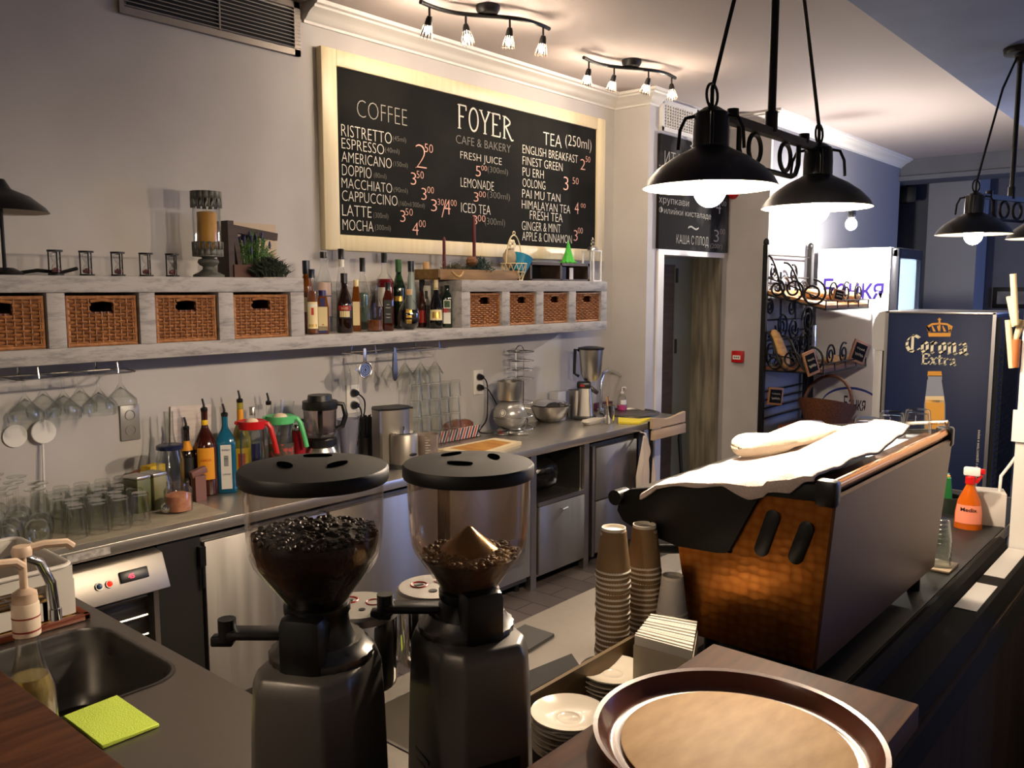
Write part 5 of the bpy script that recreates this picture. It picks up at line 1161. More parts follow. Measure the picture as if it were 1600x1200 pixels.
q = at(394, 636, Y=3.66); bottle('clear bottle with a silver cap behind the red lidded pitcher', GP, q.x, 3.66, WT, q.z, .08, GL, cap=STEEL, fill=CLQ, flvl=.5, sh=.6, ne=.78, rn=.013, capf=.08, labels=((.25, .5, .8, LN),), kind='pour_bottle')
q = at(475, 655, Y=3.64); bottle('green bottle with a dark cap between the red cup and the blender', GP, q.x, 3.66, WT, q.z, .075, GRN, cap=CAPB, sh=.6, ne=.76, rn=.014, capf=.12, labels=((.2, .45, .8, LW),), kind='pour_bottle')
q = at(261, 643, Y=3.64)
g = thing('carafe', 'clear round bellied glass carafe behind the blue lidded jar', 'carafe', (q.x, 3.63, WT+.001)); H = q.z-WT
ob('body', MB().lathe([(0, .003), (.05, 0), (.066, .03), (.07, .08), (.055, .14), (.028, H*.62), (.02, H*.75), (.021, H), (.018, H), (.017, H*.75), (.026, H*.62), (.053, .139), (.067, .08), (.062, .03), (0, .006)], (0, 0, 0), 32), GL, g)
q = at(265, 700, Y=3.5)
g = thing('jar', 'clear jar with a dark blue lid, left of the pour bottles', 'jar', (q.x, 3.5, WT+.001)); H = q.z-WT+.01
ob('glass_body', MB().lathe([(0, .003), (.05, 0), (.056, .01), (.058, H-.06), (.05, H-.03), (.05, H-.01), (.047, H-.01), (.054, H-.06), (.052, .012), (0, .008)], (0, 0, 0), 36), GLT, g)
ob('lid', MB().lathe([(.052, H-.016), (.056, H-.014), (.056, H), (.05, H+.004), (0, H+.002)], (0, 0, 0), 36), mat('blue lid', (22, 28, 62), .3), g)
p0, p1 = at(264, 637, Y=3.742), at(328, 642, Y=3.742)
m = MB().box(((p0.x+p1.x)/2, 3.738, p0.z-.10), (p1.x-p0.x, .003, .2), m=Matrix.Rotation(radians(3), 4, 'Y'))
one('paper_notes', m, mat('taped paper', (224, 212, 202), .5, col2=(206, 190, 182), scale=(4, 4, 60)), 'sheets of pale paper taped to the wall behind the bottles', 'paper')
def pitcher(px_, ly, Y, lab, lidm, bodym, w, hdir, pat=None):
    q = at(px_, ly, Y=Y); r = width(px_, w, Y)/2; H = q.z-WT; g = thing('pitcher', lab, 'pitcher', (q.x, Y, WT+.001), face((q.x, Y)), 'glass pitchers on the back counter')
    ob('jug', MB().lathe([(0, .004), (r*.9, 0), (r*.95, .01), (r, H*.5), (r*.95, H-.02), (r*.92, H-.02), (r*.96, H*.5), (r*.9, .012), (0, .01)], (0, 0, 0), 36), GLT, g)
    ob('lid', MB().lathe([(r*1.0, H-.03), (r*1.06, H-.028), (r*1.12, H+.008), (r*1.0, H+.004), (r*.6, H+.002), (0, H+.002)], (0, 0, 0), 32).box((-r*1.1, 0, H-.002), (r*.5, .03, .014), m=Matrix.Rotation(.3, 4, 'Y'), bev=.004), lidm, g)
    ob('lid_dome', MB().ball((0, 0, H+.002), (r*.55, r*.55, .018), 18, 8), mat('cream dome', (226, 204, 176), .5), g)
    ob('handle', MB().tube([(r*1.0, 0, H-.01), (r*1.25, 0, H-.008), (r*1.5, 0, H-.03), (r*1.75, 0, H-.09), (r*1.95, 0, H-.15)], .012, 8), lidm, g)
    if pat: ob('pattern', MB().lathe([(r*.97, .02), (r*1.003, H*.5), (r*.99, H*.62)], (0, 0, 0), 30, a0=-pi/2-1.4, a1=-pi/2+1.4), pat, g, fixn=False)
    return g
pitcher(393, 660, 3.42, 'glass pitcher with a red lid and red handle', RED, GLT, 38, 1)
FL = mat('floral print', (70, 66, 54), .4, col2=(176, 66, 58), scale=(38, 38, 38), detail=2, lo=.5, hi=.62)
pitcher(438, 652, 3.46, 'glass pitcher with a green lid, green handle and dark floral print', mat('mint green plastic', (92, 196, 120), .4), GLT, 40, 1, FL)
RC = mat('dark red cup', (150, 16, 30), .3)
q = at(467, 690, Y=3.47)
g = thing('shaker_cup', 'dark red tapered cup beside the blender', 'cup', (q.x, 3.47, WT+.001)); H = zof(468, 668, 3.47)-WT
ob('cup', MB().lathe([(0, .003), (.026, 0), (.036, H*.8), (.033, H), (.030, H), (.03, .01), (0, .008)], (0, 0, 0), 28), RC, g)
ob('collar', MB().lathe([(.0345, H-.012), (.035, H), (.028, H+.02), (0, H+.02)], (0, 0, 0), 28), CHROME, g)
# leaning stack of tumblers
q = at(447, 662, Y=3.66); tl = Matrix.Rotation(radians(10), 4, 'Y')
GLN = 'leaning stack of tumblers by the wall'
zb = WT+.002
for k in range(5):
    loc = V((q.x-.045, 3.67, zb))+(tl @ V((0, 0, k*.062)))
    lab = 'uppermost clear tumbler of the leaning stack left of the blender' if k == 4 else 'clear tumbler nested in the leaning stack left of the blender'
    m = MB().lathe([(0, .004), (.026, 0), (.036, .12), (.034, .12), (.024, .008), (0, .01)], (0, 0, 0), 24, rib=.03)
    o = ob('glass', m, GLT); o.location = loc; o.rotation_euler = (0, radians(10), 0); tag(o, lab, 'glass', GLN)
# blender
Y = 3.44; q = at(500, 640, Y=Y); r = width(500, 52, Y)/2; H = zof(500, 617, Y)-WT
g = thing('blender', 'jug blender with black lid, smoky jar and steel base', 'blender', (q.x, Y, WT+.001), face((q.x, Y)))
ob('base', MB().lathe([(0, 0), (r*1.2, 0), (r*1.22, .02), (r*1.0, .12), (r*.8, .155), (0, .155)], (0, 0, 0), 36), STEEL, g)
ob('dial', MB().cyl((.02, -r*1.12, .055), .03, .012, 24, Matrix.Rotation(pi/2-.25, 4, 'X')), BLACK, g)
ob('collar', MB().lathe([(r*.82, .15), (r*.95, .16), (r*.95, .19), (r*.8, .2), (0, .2)], (0, 0, 0), 32), BLACK, g)
ob('jar', MB().lathe([(r*.75, .19), (r*.92, .22), (r*1.0, H-.06), (r*.97, H-.06), (r*.88, .225), (0, .2)], (0, 0, 0), 36), glass('smoky plastic', (234, 228, 228), .05, .5, rim=(90, 86, 86)), g)
ob('lid', MB().lathe([(r*1.03, H-.07), (r*1.05, H-.065), (r*1.03, H-.03), (r*.75, H-.028), (r*.7, H), (0, H)], (0, 0, 0), 36), BLACK, g)
ob('handle', MB().tube([(r*.95, 0, H-.045), (r*1.35, 0, H-.05), (r*1.5, 0, H-.1), (r*1.5, 0, .3), (r*1.3, 0, .25), (r*.92, 0, .235)], .013, 10), BLACK, g)
ob('blade_post', MB().tube([(0, 0, .2), (0, 0, H-.08)], .012, 8), mat('smoke post', (60, 56, 56), .4), g)
# translucent cup on a white base, straws, juicer, measuring jug
Y = 3.5; q = at(544, 690, Y=Y)
g = thing('blender_cup', 'translucent plastic measuring cup on a white base right of the blender', 'cup', (q.x, Y, WT+.001)); H = zof(540, 655, Y)-WT
ob('cup', MB().lathe([(.035, .03), (.06, H), (.058, H), (.033, .034), (0, .034)], (0, 0, 0), 28), glass('milky plastic', (210, 208, 220), .08, .5, haze=(190, 190, 206), hz=.35), g)
ob('base', MB().lathe([(0, 0), (.055, 0), (.057, .02), (.045, .03), (0, .03)], (0, 0, 0), 28).ring((.05, -.02, .012), .03, .006, 20, 6), RW, g)
Y = 3.56; q = at(572, 700, Y=Y); zt = zof(572, 650, Y)-WT
g = thing('straw_holder', 'dark holder full of black drinking straws beside the steel juicer', 'straw holder', (q.x, Y, WT+.001))
ob('holder', MB().lathe([(0, 0), (.042, 0), (.044, zt*.55), (.041, zt*.55), (.04, .004), (0, .004)], (0, 0, 0), 24), mat('dark smoke glass', (40, 36, 34), .2), g)
for k in range(26):
    a = k*2.4; rr = .036*math.sqrt((k+.5)/26); ob('straw', MB().tube([(rr*.8*cos(a), rr*.8*sin(a), .006), (rr*1.15*cos(a), rr*1.15*sin(a), zt+.008*sin(k*3))], .0035, 6), mat('black straw', (44, 44, 50), .35), g)
Y = 3.36; q = at(616, 680, Y=Y); zt = zof(616, 637, Y)-WT; wj = width(616, 62, Y)
g = thing('juicer', 'brushed steel capsule coffee maker with a low round front', 'appliance', (q.x, Y, WT+.001), radians(-16))
ob('base', MB().lathe([(0, 0), (wj*.5, 0), (wj*.5, .022), (0, .022)], (0.0, -.01, 0), 36), BLACK, g)
m = MB(); pts = [(-wj*.5, .05), (-wj*.46, -.03)]+[(wj*.46*cos(radians(200+i*14)), .0+wj*.2*sin(radians(200+i*14))) for i in range(1, 10)]+[(wj*.46, -.03), (wj*.5, .05), (wj*.35, .11), (-wj*.35, .11)]
m.loft([[(x, y, z) for x, y in pts] for z in (.022, zt-.01)]); ob('tower', m, SATIN, g)
ob('top_rim', MB().loft([[(x*1.01, y*1.01, z) for x, y in pts] for z in (zt-.01, zt)]), BLACK, g)
ob('drum', MB().lathe([(0, .022), (wj*.36, .022), (wj*.36, zt*.56), (wj*.34, zt*.58), (0, zt*.585)], (wj*.12, -.06, 0), 40), SATIN, g)
ob('drum_lid', MB().lathe([(wj*.3, zt*.58), (wj*.3, zt*.6), (0, zt*.605)], (wj*.12, -.06, 0), 32).cyl((wj*.12, -.06, zt*.6), .006, .03, 10), CHROME, g)
ob('badge', MB().ball((0, 0, 0), (.022, .004, .009), 16, 8), BLACK, g); LAST[0].location = (wj*.2, -.06-wj*.36, .075)
Y = 3.3; q = at(668, 700, Y=Y); zt = zof(668, 678, Y)-WT; r = width(668, 36, Y)/2
g = thing('measuring_jug', 'clear plastic measuring jug with white scale in front of the striped box', 'jug', (q.x, Y, WT+.001), face((q.x, Y)))
ob('jug', MB().lathe([(0, .003), (r*.8, 0), (r*.85, .008), (r, zt), (r*.96, zt), (r*.8, .01), (0, .008)], (0, 0, 0), 32), glass('milky jug', (226, 214, 204), .06, .5, haze=(214, 200, 190), hz=.22), g)
ob('handle', MB().tube([(r*.95, 0, zt-.015), (r*1.4, 0, zt-.02), (r*1.5, 0, zt*.6), (r*1.2, 0, zt*.3), (r*.85, 0, zt*.28)], .005, 8), GLT, g)
m = MB()
for k in range(9): m.bb((-.012, -r*.93-.003, .03+k*zt*.09), (.004+(.01 if k % 2 else 0), -r*.93-.002, .032+k*zt*.09))
ob('scale', m, PAPER, g)
# pyramid of tumblers
GPY = 'clear tumblers in the pyramid by the wall'; t2 = None; hg_ = .094; Y0 = 3.60
q = at(679, 600, Y=Y0); nrow = (5, 5, 5, 5, 3); sp_ = .079
for k, n in enumerate(nrow):
    for i in range(n):
        x = q.x+(i-2+(.5 if k == 4 else 0)+(.12 if k % 2 else 0))*sp_-(.04 if k == 4 else 0); loc = (x, Y0+(.004 if i % 2 else -.004), WT+.001+k*(hg_+.0015))
        lab = 'clear tumbler in the top row of the glass pyramid' if k == 4 else 'clear tumbler in the lower rows of the glass pyramid behind the steel coffee maker'
        if t2 is None: t2 = tumbler(lab, GPY, loc, .031, .037, hg_, 12)
        else: dup(t2, loc, label=lab)
# striped box and bag
A, B, D = at(681, 695, Z=WT), at(754, 682, Z=WT), 0
bx0 = thing('striped_box', 'open box with red, white and blue diagonal stripes behind the chopping board', 'box', ((A.x+B.x)/2, A.y+.07, WT+.001))
L = B.x-A.x; hb = .075; yb = A.y
ob('box', MB().bb((A.x, yb, WT+.001), (B.x, yb+.004, WT+hb)).bb((A.x, yb+.13, WT+.001), (B.x, yb+.134, WT+hb)).bb((A.x, yb, WT+.001), (A.x+.004, yb+.134, WT+hb)).bb((B.x-.004, yb, WT+.001), (B.x, yb+.134, WT+hb)).bb((A.x, yb, WT+.001), (B.x, yb+.134, WT+.004)), PAPER, bx0, w=True)
mr, mbl = MB(), MB(); n = 16
for i in range(n):
    x = A.x+L*(i+.1)/n; w_ = L/n*.52; sh_ = .03
    if x+w_+sh_ > B.x: continue
    (mr if i % 2 else mbl).faces([(x, yb-.001, WT+.003), (x+w_, yb-.001, WT+.003), (x+w_+sh_, yb-.001, WT+hb-.001), (x+sh_, yb-.001, WT+hb-.001)], [(0, 1, 2, 3)])
ob('red_stripes', mr, mat('stripe red', (216, 70, 58), .6), bx0, w=True, smooth=False); ob('blue_stripes', mbl, mat('stripe blue', (30, 34, 84), .6), bx0, w=True, smooth=False)
o = blob((0, 0, 0), (L*.36, .055, .05), 9, .07, 9); bmesh.ops.translate(o.bm, verts=o.bm.verts, vec=((A.x+B.x)/2+.06, yb+.067, WT+.07))
one('plastic_bag', o, mat('brown filled film', (136, 84, 60), .15, coat=.6, scale=(40, 40, 40), bump=.8), 'crumpled clear bag of brown goods lying in the striped box', 'bag')
# chopping board
cbp = [at(682, 702, Z=WT+.02), at(773, 684, Z=WT+.02), at(815, 690, Z=WT+.02), at(748, 711, Z=WT+.02)]
g = thing('chopping_board', 'pale chopping board with a worn wooden middle at the counter edge', 'chopping board', (sum(p.x for p in cbp)/4, sum(p.y for p in cbp)/4, WT+.001))
m = MB().loft([[(p.x, p.y, z) for p in cbp] for z in (WT+.001, WT+.02)]); ob('board', m, mat('cream board', (232, 212, 172), .5), g, w=True)
cn = V((g.location.x, g.location.y, 0))
m = MB().loft([[(cn.x+(p.x-cn.x)*.72, cn.y+(p.y-cn.y)*.72, z) for p in cbp] for z in (WT+.0195, WT+.0212)]); ob('wood_inlay', m, mat('honey wood', (206, 150, 70), .5, col2=(180, 122, 52), scale=(20, 5, 5)), g, w=True)
# citrus mixer with steel pot
q = at(806, 678, Z=WT); g = thing('mixer', 'grey ball shaped mixer with a steel pot on top and splayed feet', 'mixer', (q.x, q.y+.05, WT+.001), face((q.x, q.y)))
SG = mat('pearl grey enamel', (170, 168, 164), .25, .5); rb = width(808, 27, q.y)
z1 = zof(800, 648, q.y+.05)-WT
ob('foot_base', MB().prism([(-.10, -.09), (-.04, -.10), (0, -.05), (.05, -.10), (.12, -.08), (.10, .06), (.03, .09), (-.08, .08)], 'Z', 0, .012, .004).lathe([(.09, .012), (.06, .05), (.05, .07), (0, .07)], (0, 0, 0), 28), SG, g)
ob('switch', MB().box((-.06, -.098, .022), (.03, .012, .018)), RED, g)
ob('ball', MB().ball((0, 0, z1), (rb, rb, rb*.95), 36, 22), SG, g)
ob('seam', MB().ring((0, 0, z1-.01), rb*.995, .0025, 40, 5), STEELD, g)
ob('badge', MB().lathe([(.022, 0), (.022, .003), (0, .004)], (0, 0, 0), 24), PAPER, g); b = LAST[0]; b.location = (-.045, -rb*.86, z1+.025); b.rotation_euler = (radians(75), 0, radians(-26))
ob('badge_ring', MB().ring((0, 0, .004), .016, .002, 20, 5), BLACK, b)
zp0, zp1 = z1+rb*.9, zof(812, 594, q.y+.05)-WT; rp = width(814, 40, q.y)/2
ob('pot', MB().lathe([(0, zp0), (rp*.96, zp0), (rp, zp0+.01), (rp, zp1), (rp*1.03, zp1+.002), (rp*.96, zp1), (rp*.96, zp0+.012), (0, zp0+.01)], (0, 0, 0), 40), STEEL, g)
ob('lever', MB().tube([(rb*.8, -.02, z1+.05), (rb*1.2, -.03, z1+.045)], .005, 8), PAPER, g)
# wire stand
Y = 3.64; q = at(812, 560, Y=Y); zt = zof(812, 540, Y); R = width(812, 47, Y)/2
g = thing('wire_stand', 'chrome ring rack with four tiers behind the mixer', 'rack', (q.x, Y, WT+.001))
m = MB()
for zz in (zof(812, 549, Y), zof(812, 563, Y), zof(812, 577, Y), zof(812, 591, Y), WT+.18, WT+.09): m.ring((q.x, Y, zz), R*.95, .0035, 32, 6)
ob('rings', m, CHROME, g, w=True)
m = MB().tube([(q.x-R*.4, Y, WT+.005), (q.x-R*.4, Y, zt-.04)]+[(q.x-R*.4*cos(pi*k/10), Y, zt-.04+.04*sin(pi*k/10)) for k in range(1, 10)]+[(q.x+R*.4, Y, zt-.04), (q.x+R*.4, Y, WT+.005)], .004, 6)
m.ring((q.x, Y, WT+.005), R, .004, 32, 6)
for s in (-1, 1): m.tube([(q.x+s*R*.4, Y-R*.9, WT+.09), (q.x+s*R*.4, Y+R*.85, WT+.09)], .003, 6)
for zz in (zof(812, 549, Y), zof(812, 577, Y)): m.tube([(q.x-R*.95, Y, zz), (q.x+R*.95, Y, zz)], .0025, 5)
ob('frame', m, CHROME, g, w=True)
# bowls
q = at(872, 660, Z=WT); r = width(868, 62, q.y)/2; q.y += r*.5
g = thing('mixing_bowl', 'large steel mixing bowl right of the ball shaped mixer', 'bowl', (q.x, q.y, WT+.001)); hb = .115
ob('bowl', MB().lathe([(0, 0), (r*.45, 0), (r*.75, hb*.3), (r*.95, hb*.8), (r, hb), (r*1.04, hb+.002), (r*.97, hb-.003), (r*.9, hb*.78), (r*.7, hb*.32), (0, .006)], (0, 0, 0), 48), STEEL, g)
o = one('mixing_bowl', MB().lathe([(r*.9, hb+.006), (r*.7, hb+.03), (r*.3, hb+.042), (0, hb+.043), (0, hb+.038), (r*.3, hb+.037), (r*.68, hb+.026), (r*.88, hb+.002), (r*.9, hb+.006)], (q.x, q.y, WT), 40), CHROME, 'shiny shallow steel bowl laid upside down on the large mixing bowl', 'bowl')
Y = 3.63; q = at(901, 612, Y=Y); r = width(901, 26, Y)/2; zt = zof(900, 609, Y)
one('pot', MB().lathe([(0, WT+.001), (r, WT+.001), (r, zt-.01), (r*1.04, zt), (r*.96, zt), (r*.95, WT+.01), (0, WT+.01)], (q.x, Y, 0), 36), STEEL, 'tall steel pot against the wall behind the drink mixer', 'pot')
q = at(871, 618, Y=3.66); zt = zof(872, 611, 3.66)
one('carton', MB().bb((q.x-.045, 3.62, WT+.001), (q.x+.045, 3.70, zt), .002), mat('white carton', (214, 214, 218), .5), 'white carton standing by the wall behind the mixing bowl', 'carton')
q = at(896, 648, Z=WT)
one('sponge', MB().box((q.x, q.y+.02, WT+.021), (.11, .07, .04), rz=.3, bev=.006), YEL, 'yellow green sponge between the mixing bowl and the drink mixer', 'sponge')
# drink mixer
q = at(921, 655, Z=WT); Y = q.y+.04; g = thing('drink_mixer', 'steel drink mixer with a tall cup tilted on top', 'mixer', (q.x, Y, WT+.001), face((q.x, Y)))
zc = zof(921, 605, Y)-WT; zt = zof(921, 541, Y)-WT; zb = zof(935, 592, Y)-WT; rj = width(940, 36, Y)/2
ob('column', MB().loft([[(x*k, y*k, z) for x, y in rrect(-.06, .06, -.05, .05, .03)] for k, z in ((1, 0), (.9, .05), (.72, zc))]), STEEL, g)
ob('head', MB().box((-.01, -.005, zc+.02), (.10, .08, .05), bev=.012).box((.05, 0, zc-.01), (.10, .05, .03), m=Matrix.Rotation(.6, 4, 'Y'), bev=.008), BLACK, g)
ob('switch', MB().box((-.02, -.048, zc+.02), (.03, .008, .014)), RED, g)
ob('jar', MB().lathe([(0, zb-.004), (rj*.55, zb), (rj*.9, zb+.05), (rj*1.05, zt-.02), (rj*1.0, zt-.02), (0, zt-.025)], (.04, 0, 0), 14), STEEL, g)
ob('jar_lid', MB().lathe([(rj*1.1, zt-.022), (rj*1.12, zt-.008), (rj*.5, zt+.002), (0, zt+.002)], (.04, 0, 0), 28), BLACK, g)
ob('jar_handle', MB().tube([(.04-rj*1.0, 0, zt-.03), (.04-rj*1.35, 0, zt-.02), (.04-rj*1.4, 0, zb+.05), (.04-rj*1.0, 0, zb+.03)], .011, 8), BLACK, g)
ob('foot', MB().box((0, -.01, .012), (.16, .13, .022), bev=.006), BLACK, g)
q = at(925, 662, Z=WT)
one('scoop', MB().loft([[(q.x+x*k, q.y+y*k, WT+z) for x, y in rrect(-.1, .1, -.035, .035, .03)] for k, z in ((.8, .001), (1, .02), (.9, .032))]).box((q.x+.15, q.y-.01, WT+.022), (.14, .03, .012), rz=-.2, bev=.004), mat('cream scoop', (226, 218, 200), .4), 'white plastic scoop lying in front of the drink mixer', 'scoop')
q = at(957, 662, Z=WT); zt = zof(957, 634, q.y)-WT
g = thing('utensil_cup', 'shiny steel cup holding wooden and black utensils', 'cup', (q.x, q.y+.03, WT+.001))
ob('cup', MB().lathe([(0, 0), (.036, 0), (.04, zt), (.042, zt+.002), (.038, zt), (.034, .005), (0, .005)], (0, 0, 0), 30), CHROME, g)
for k, mm in enumerate((CORK, BLACK, mat('brown handle', (140, 80, 40), .5))):
    o = ob('utensil', MB().tube([(0, 0, .01), (-.03+.02*k, .01*k, zt+.06)], .006, 6), mm, g)
q = at(972, 637, Z=WT); Y = 3.58; zt = zof(972, 604, Y)-WT; q = at(972, 620, Y=Y)
g = thing('soap_bottle', 'clear soap bottle with a pump and pink soap by the round sink', 'bottle', (q.x, Y, WT+.001))
ob('bottle', MB().lathe([(0, .002), (.034, 0), (.038, .02), (.03, zt*.55), (.014, zt*.66), (.012, zt*.72), (0, zt*.72)], (0, 0, 0), 28), GLT, g)
ob('soap', MB().lathe([(0, .004), (.034, .004), (.036, .02), (.034, .04), (0, .04)], (0, 0, 0), 24), mat('pink soap', (214, 70, 140), .3), g)
ob('label', MB().lathe([(.0365, .05), (.0325, zt*.45)], (0, 0, 0), 16, a0=-pi/2-1.3, a1=-pi/2+.5), PAPER, g, fixn=False)
ob('pump', MB().lathe([(.014, zt*.7), (.014, zt*.78), (0, zt*.78)], (0, 0, 0), 18).tube([(0, 0, zt*.78), (0, 0, zt*.95), (.03, -.01, zt*.95), (.034, -.012, zt*.88)], .006, 8), PAPER, g)
Y = 3.66; a0_, b0_, e0_ = at(951, 577, Y=Y), at(965, 583, Y=Y), at(977, 604, Y=Y)
g = thing('tap', 'arched chrome tap over the round sink by the doorway', 'tap', (a0_.x-.10, Y, WT))
ob('spout', MB().tube([(a0_.x-.10, Y, WT), (a0_.x-.10, Y, a0_.z-.08), (a0_.x-.07, Y, a0_.z-.02), a0_, b0_, (e0_.x-.01, Y, (b0_.z+e0_.z)/2), e0_], .012, 10), CHROME, g, w=True)
ob('base', MB().cyl((a0_.x-.10, Y, WT), .026, .03, 18), CHROME, g, w=True)
g = thing('round_sink', 'round steel sink set in the right end of the back counter', 'sink', (5.37, 3.45, WT))
ob('bowl', MB().lathe([(.225, .001), (.225, .012), (.2, .016), (.19, .004), (.17, .003), (0, .002)], (0, 0, 0), 48), STEELD, g)
q0, q1_ = at(985, 632, Y=3.735), at(1004, 634, Y=3.735)
one('purple_box', MB().bb((5.30, 3.69, WT+.001), (5.50, 3.73, WT+.06), .003), mat('plum plastic', (92, 46, 70), .5), 'flat plum coloured box against the wall beside the round sink', 'box')
c4 = [at(966, 654, Z=WT+.005), at(1000, 656, Z=WT+.005), at(1018, 654, Z=WT+.005), at(1000, 662, Z=WT+.005), at(966, 661, Z=WT+.005)]
one('yellow_cloth', MB().loft([[(p.x, p.y, z) for p in c4] for z in (WT+.001, WT+.014)]), mat('yellow cloth', (236, 214, 60), .85), 'folded yellow cloth on the counter edge by the round sink', 'cloth')
# small things near the goblets
q = at(238, 712, Y=3.60); 
one('sticky_block', MB().box((q.x, 3.60, WT+.115), (.085, .06, .09), rz=.3, bev=.002).box((q.x, 3.60, WT+.036), (.075, .055, .07), rz=.3), YEL, 'bright yellow block among the jars left of the blue lidded jar', 'box')
q = at(222, 720, Y=3.64)
one('wooden_ball', MB().ball((q.x, 3.65, WT+.10), (.06, .05, .04)).cyl((q.x, 3.65, WT+.001), .045, .08, 24), mat('brown wood knob', (150, 92, 48), .5), 'brown wooden mushroom shaped pot behind the green boxes', 'pot')
q = at(212, 780, Y=3.42)
for k, (dx, c, nm) in enumerate(((0, (92, 96, 52), 'olive green tea tin with a silver lid, nearer the goblets'), (.075, (128, 124, 84), 'pale green tea tin with a silver lid, beside the spice jars'))):
    X = at(216, 790, Y=3.46).x+dx; g = thing('tea_tin', nm, 'tin', (X, 3.46+.01*k, WT+.004), .2, 'tea tins on the back counter')
    ob('tin', MB().box((0, 0, .07), (.066, .09, .14), bev=.004), mat('tin %d' % k, c, .4), g); ob('lid', MB().box((0, 0, .147), (.068, .092, .014), bev=.004), STEEL, g)
q = at(250, 798, Z=WT)
def jarx(px_, py_, r, h, lab, fillc, fl):
    q = at(px_, py_, Z=WT); g = thing('storage_jar', lab, 'jar', (q.x, q.y+r*.7, WT+.001), 0, 'storage jars at the front of the back counter')
    ob('glass_body', MB().lathe([(0, .003), (r*.92, 0), (r, .012), (r, h*.72), (r*.8, h*.84), (r*.82, h), (r*.76, h), (r*.75, h*.84), (r*.95, h*.71), (r*.93, .014), (0, .01)], (0, 0, 0), 32), GLT, g)
    ob('contents', MB().lathe([(0, .011), (r*.92, .012), (r*.94, h*fl), (r*.5, h*fl+.01), (0, h*fl+.006)], (0, 0, 0), 24), fillc, g); return g
jarx(287, 803, .056, .135, 'wide glass jar of pinkish brown sugar at the counter front', mat('pinkish sugar', (204, 142, 108), .6, col2=(186, 112, 78), scale=(40, 40, 40)), .55)
jarx(260, 792, .048, .15, 'glass jar of brown spice behind the pinkish jar', mat('brown spice', (110, 76, 50), .8, col2=(70, 48, 34), scale=(60, 60, 60)), .4)
q = at(262, 803, Z=WT); 
one('juice_press', MB().ball((q.x, q.y, WT+.026), (.03, .03, .024), 20, 12), CHROME, 'small shiny steel tea ball at the front edge of the counter', 'tea infuser')
q = at(330, 772, Z=WT); r = .066
g = thing('ash_tub', 'round black tub topped with a steel bar spoon and tongs', 'tub', (q.x, q.y+.05, WT+.001))
ob('tub', MB().lathe([(0, 0), (r, 0), (r*1.02, .085), (r*.96, .085), (r*.94, .006), (0, .006)], (0, 0, 0), 36), BLACK, g)
for k in range(2): one('tongs', MB().box((q.x+.01, q.y+.03+k*.035, WT+.094+.0), (.13, .016, .008), rz=.35, bev=.002), CHROME, ('steel tongs lying across the black tub, nearer one', 'steel tongs lying across the black tub, farther one')[k], 'tongs', 'steel tongs on the black tub')
for px_, py_, rr, hh, nm in ((317, 742, .024, .08, 'steel jigger cup behind the black tub, left of the other'), (330, 742, .022, .085, 'steel jigger cup behind the black tub, middle one'), (364, 742, .02, .07, 'small steel jigger right of the black tub')):
    q = at(px_, py_+14, Z=WT); one('jigger', MB().lathe([(0, 0), (rr*.9, 0), (rr, hh), (rr*.92, hh), (rr*.8, .005), (0, .005)], (q.x, q.y+.05, WT+.001), 24), CHROME, nm, 'jigger', 'steel jiggers on the back counter')
q = at(303, 712, Y=3.47)
one('sugar_packets', MB().box((q.x, 3.44, WT+.13), (.075, .03, .03), m=Matrix.Rotation(radians(-14), 4, 'Y'), bev=.004).box((q.x, 3.44, WT+.058), (.05, .04, .114)), mat('pinkish box', (124, 84, 76), .6), 'pinkish brown packet box in front of the dark brown bottle', 'box')
# ================================================================ right side of the room
# chair with two pale slats
g = thing('chair', 'black metal chair with two pale wooden back slats at the counter end', 'chair', (5.28, 2.88, 0))
PW = mat('pale ash wood', (206, 180, 148), .6, col2=(190, 162, 130), scale=(3, 20, 20), detail=6)
yb = 3.04; cs = [at(1018, 655, Y=yb), at(1069, 644, Y=yb), at(1023, 688, Y=yb), at(1072, 674, Y=yb)]
xa, xb = cs[0].x, cs[1].x; zt, zb = (cs[0].z+cs[1].z)/2, (cs[2].z+cs[3].z)/2; zm = (zt+zb)/2; n = 8
m = MB().prism([(xa, zm+.006), (xb, zm+.006)]+[(xb+(xa-xb)*i/n, zt-.006+.012*cos(i/n*2*pi)) for i in range(n+1)], 'Y', yb-.012, yb+.012)
ob('back_slat', m, PW, g, w=True); ob('back_slat', MB().bb((xa+.01, yb-.012, zb), (xb+.01, yb+.012, zm-.006), .003), PW, g, w=True)
for s, x in ((-1, xa+.03), (1, xb-.03)):
    ob('leg', MB().tube([(x+s*.02, yb+.02, zt-.02), (x, yb+.016, zb-.05), (x+s*.03, yb+.01, .45), (x+s*.06, yb+.03, .0)], .014, 8), IRON, g, w=True)
    ob('leg', MB().tube([(x, 2.66, .44), (x+s*.04, 2.62, 0)], .014, 8), IRON, g, w=True)
ob('seat', MB().bb((xa, 2.62, .44), (xb, yb, .465), .006), PW, g, w=True)
# towel on the counter end
q = at(1005, 680, Y=3.08)
def tw(u, v):
    w_ = .02+.10*min(1, v*1.4); x = q.x+(u-.5)*2*w_+.02*v; y = 3.075-.022*abs(sin(u*9))*min(1, v*2)-.008; return V((x, y, q.z-.36*v-.03*v*abs(u-.5)))
one('towel', MB().grid(28, 14, tw), mat('pale cotton', (214, 200, 186), .9), 'pale towel hanging from a hook at the end of the steel counter', 'towel', solid=.004, fixn=False)
m = MB().tube([(q.x, 3.105, q.z+.02), (q.x, 3.07, q.z+.015), (q.x, 3.055, q.z-.0), (q.x, 3.06, q.z+.02)], .005, 6); one('hook', m, WHITE, 'white hook holding the pale towel at the counter edge', 'hook')
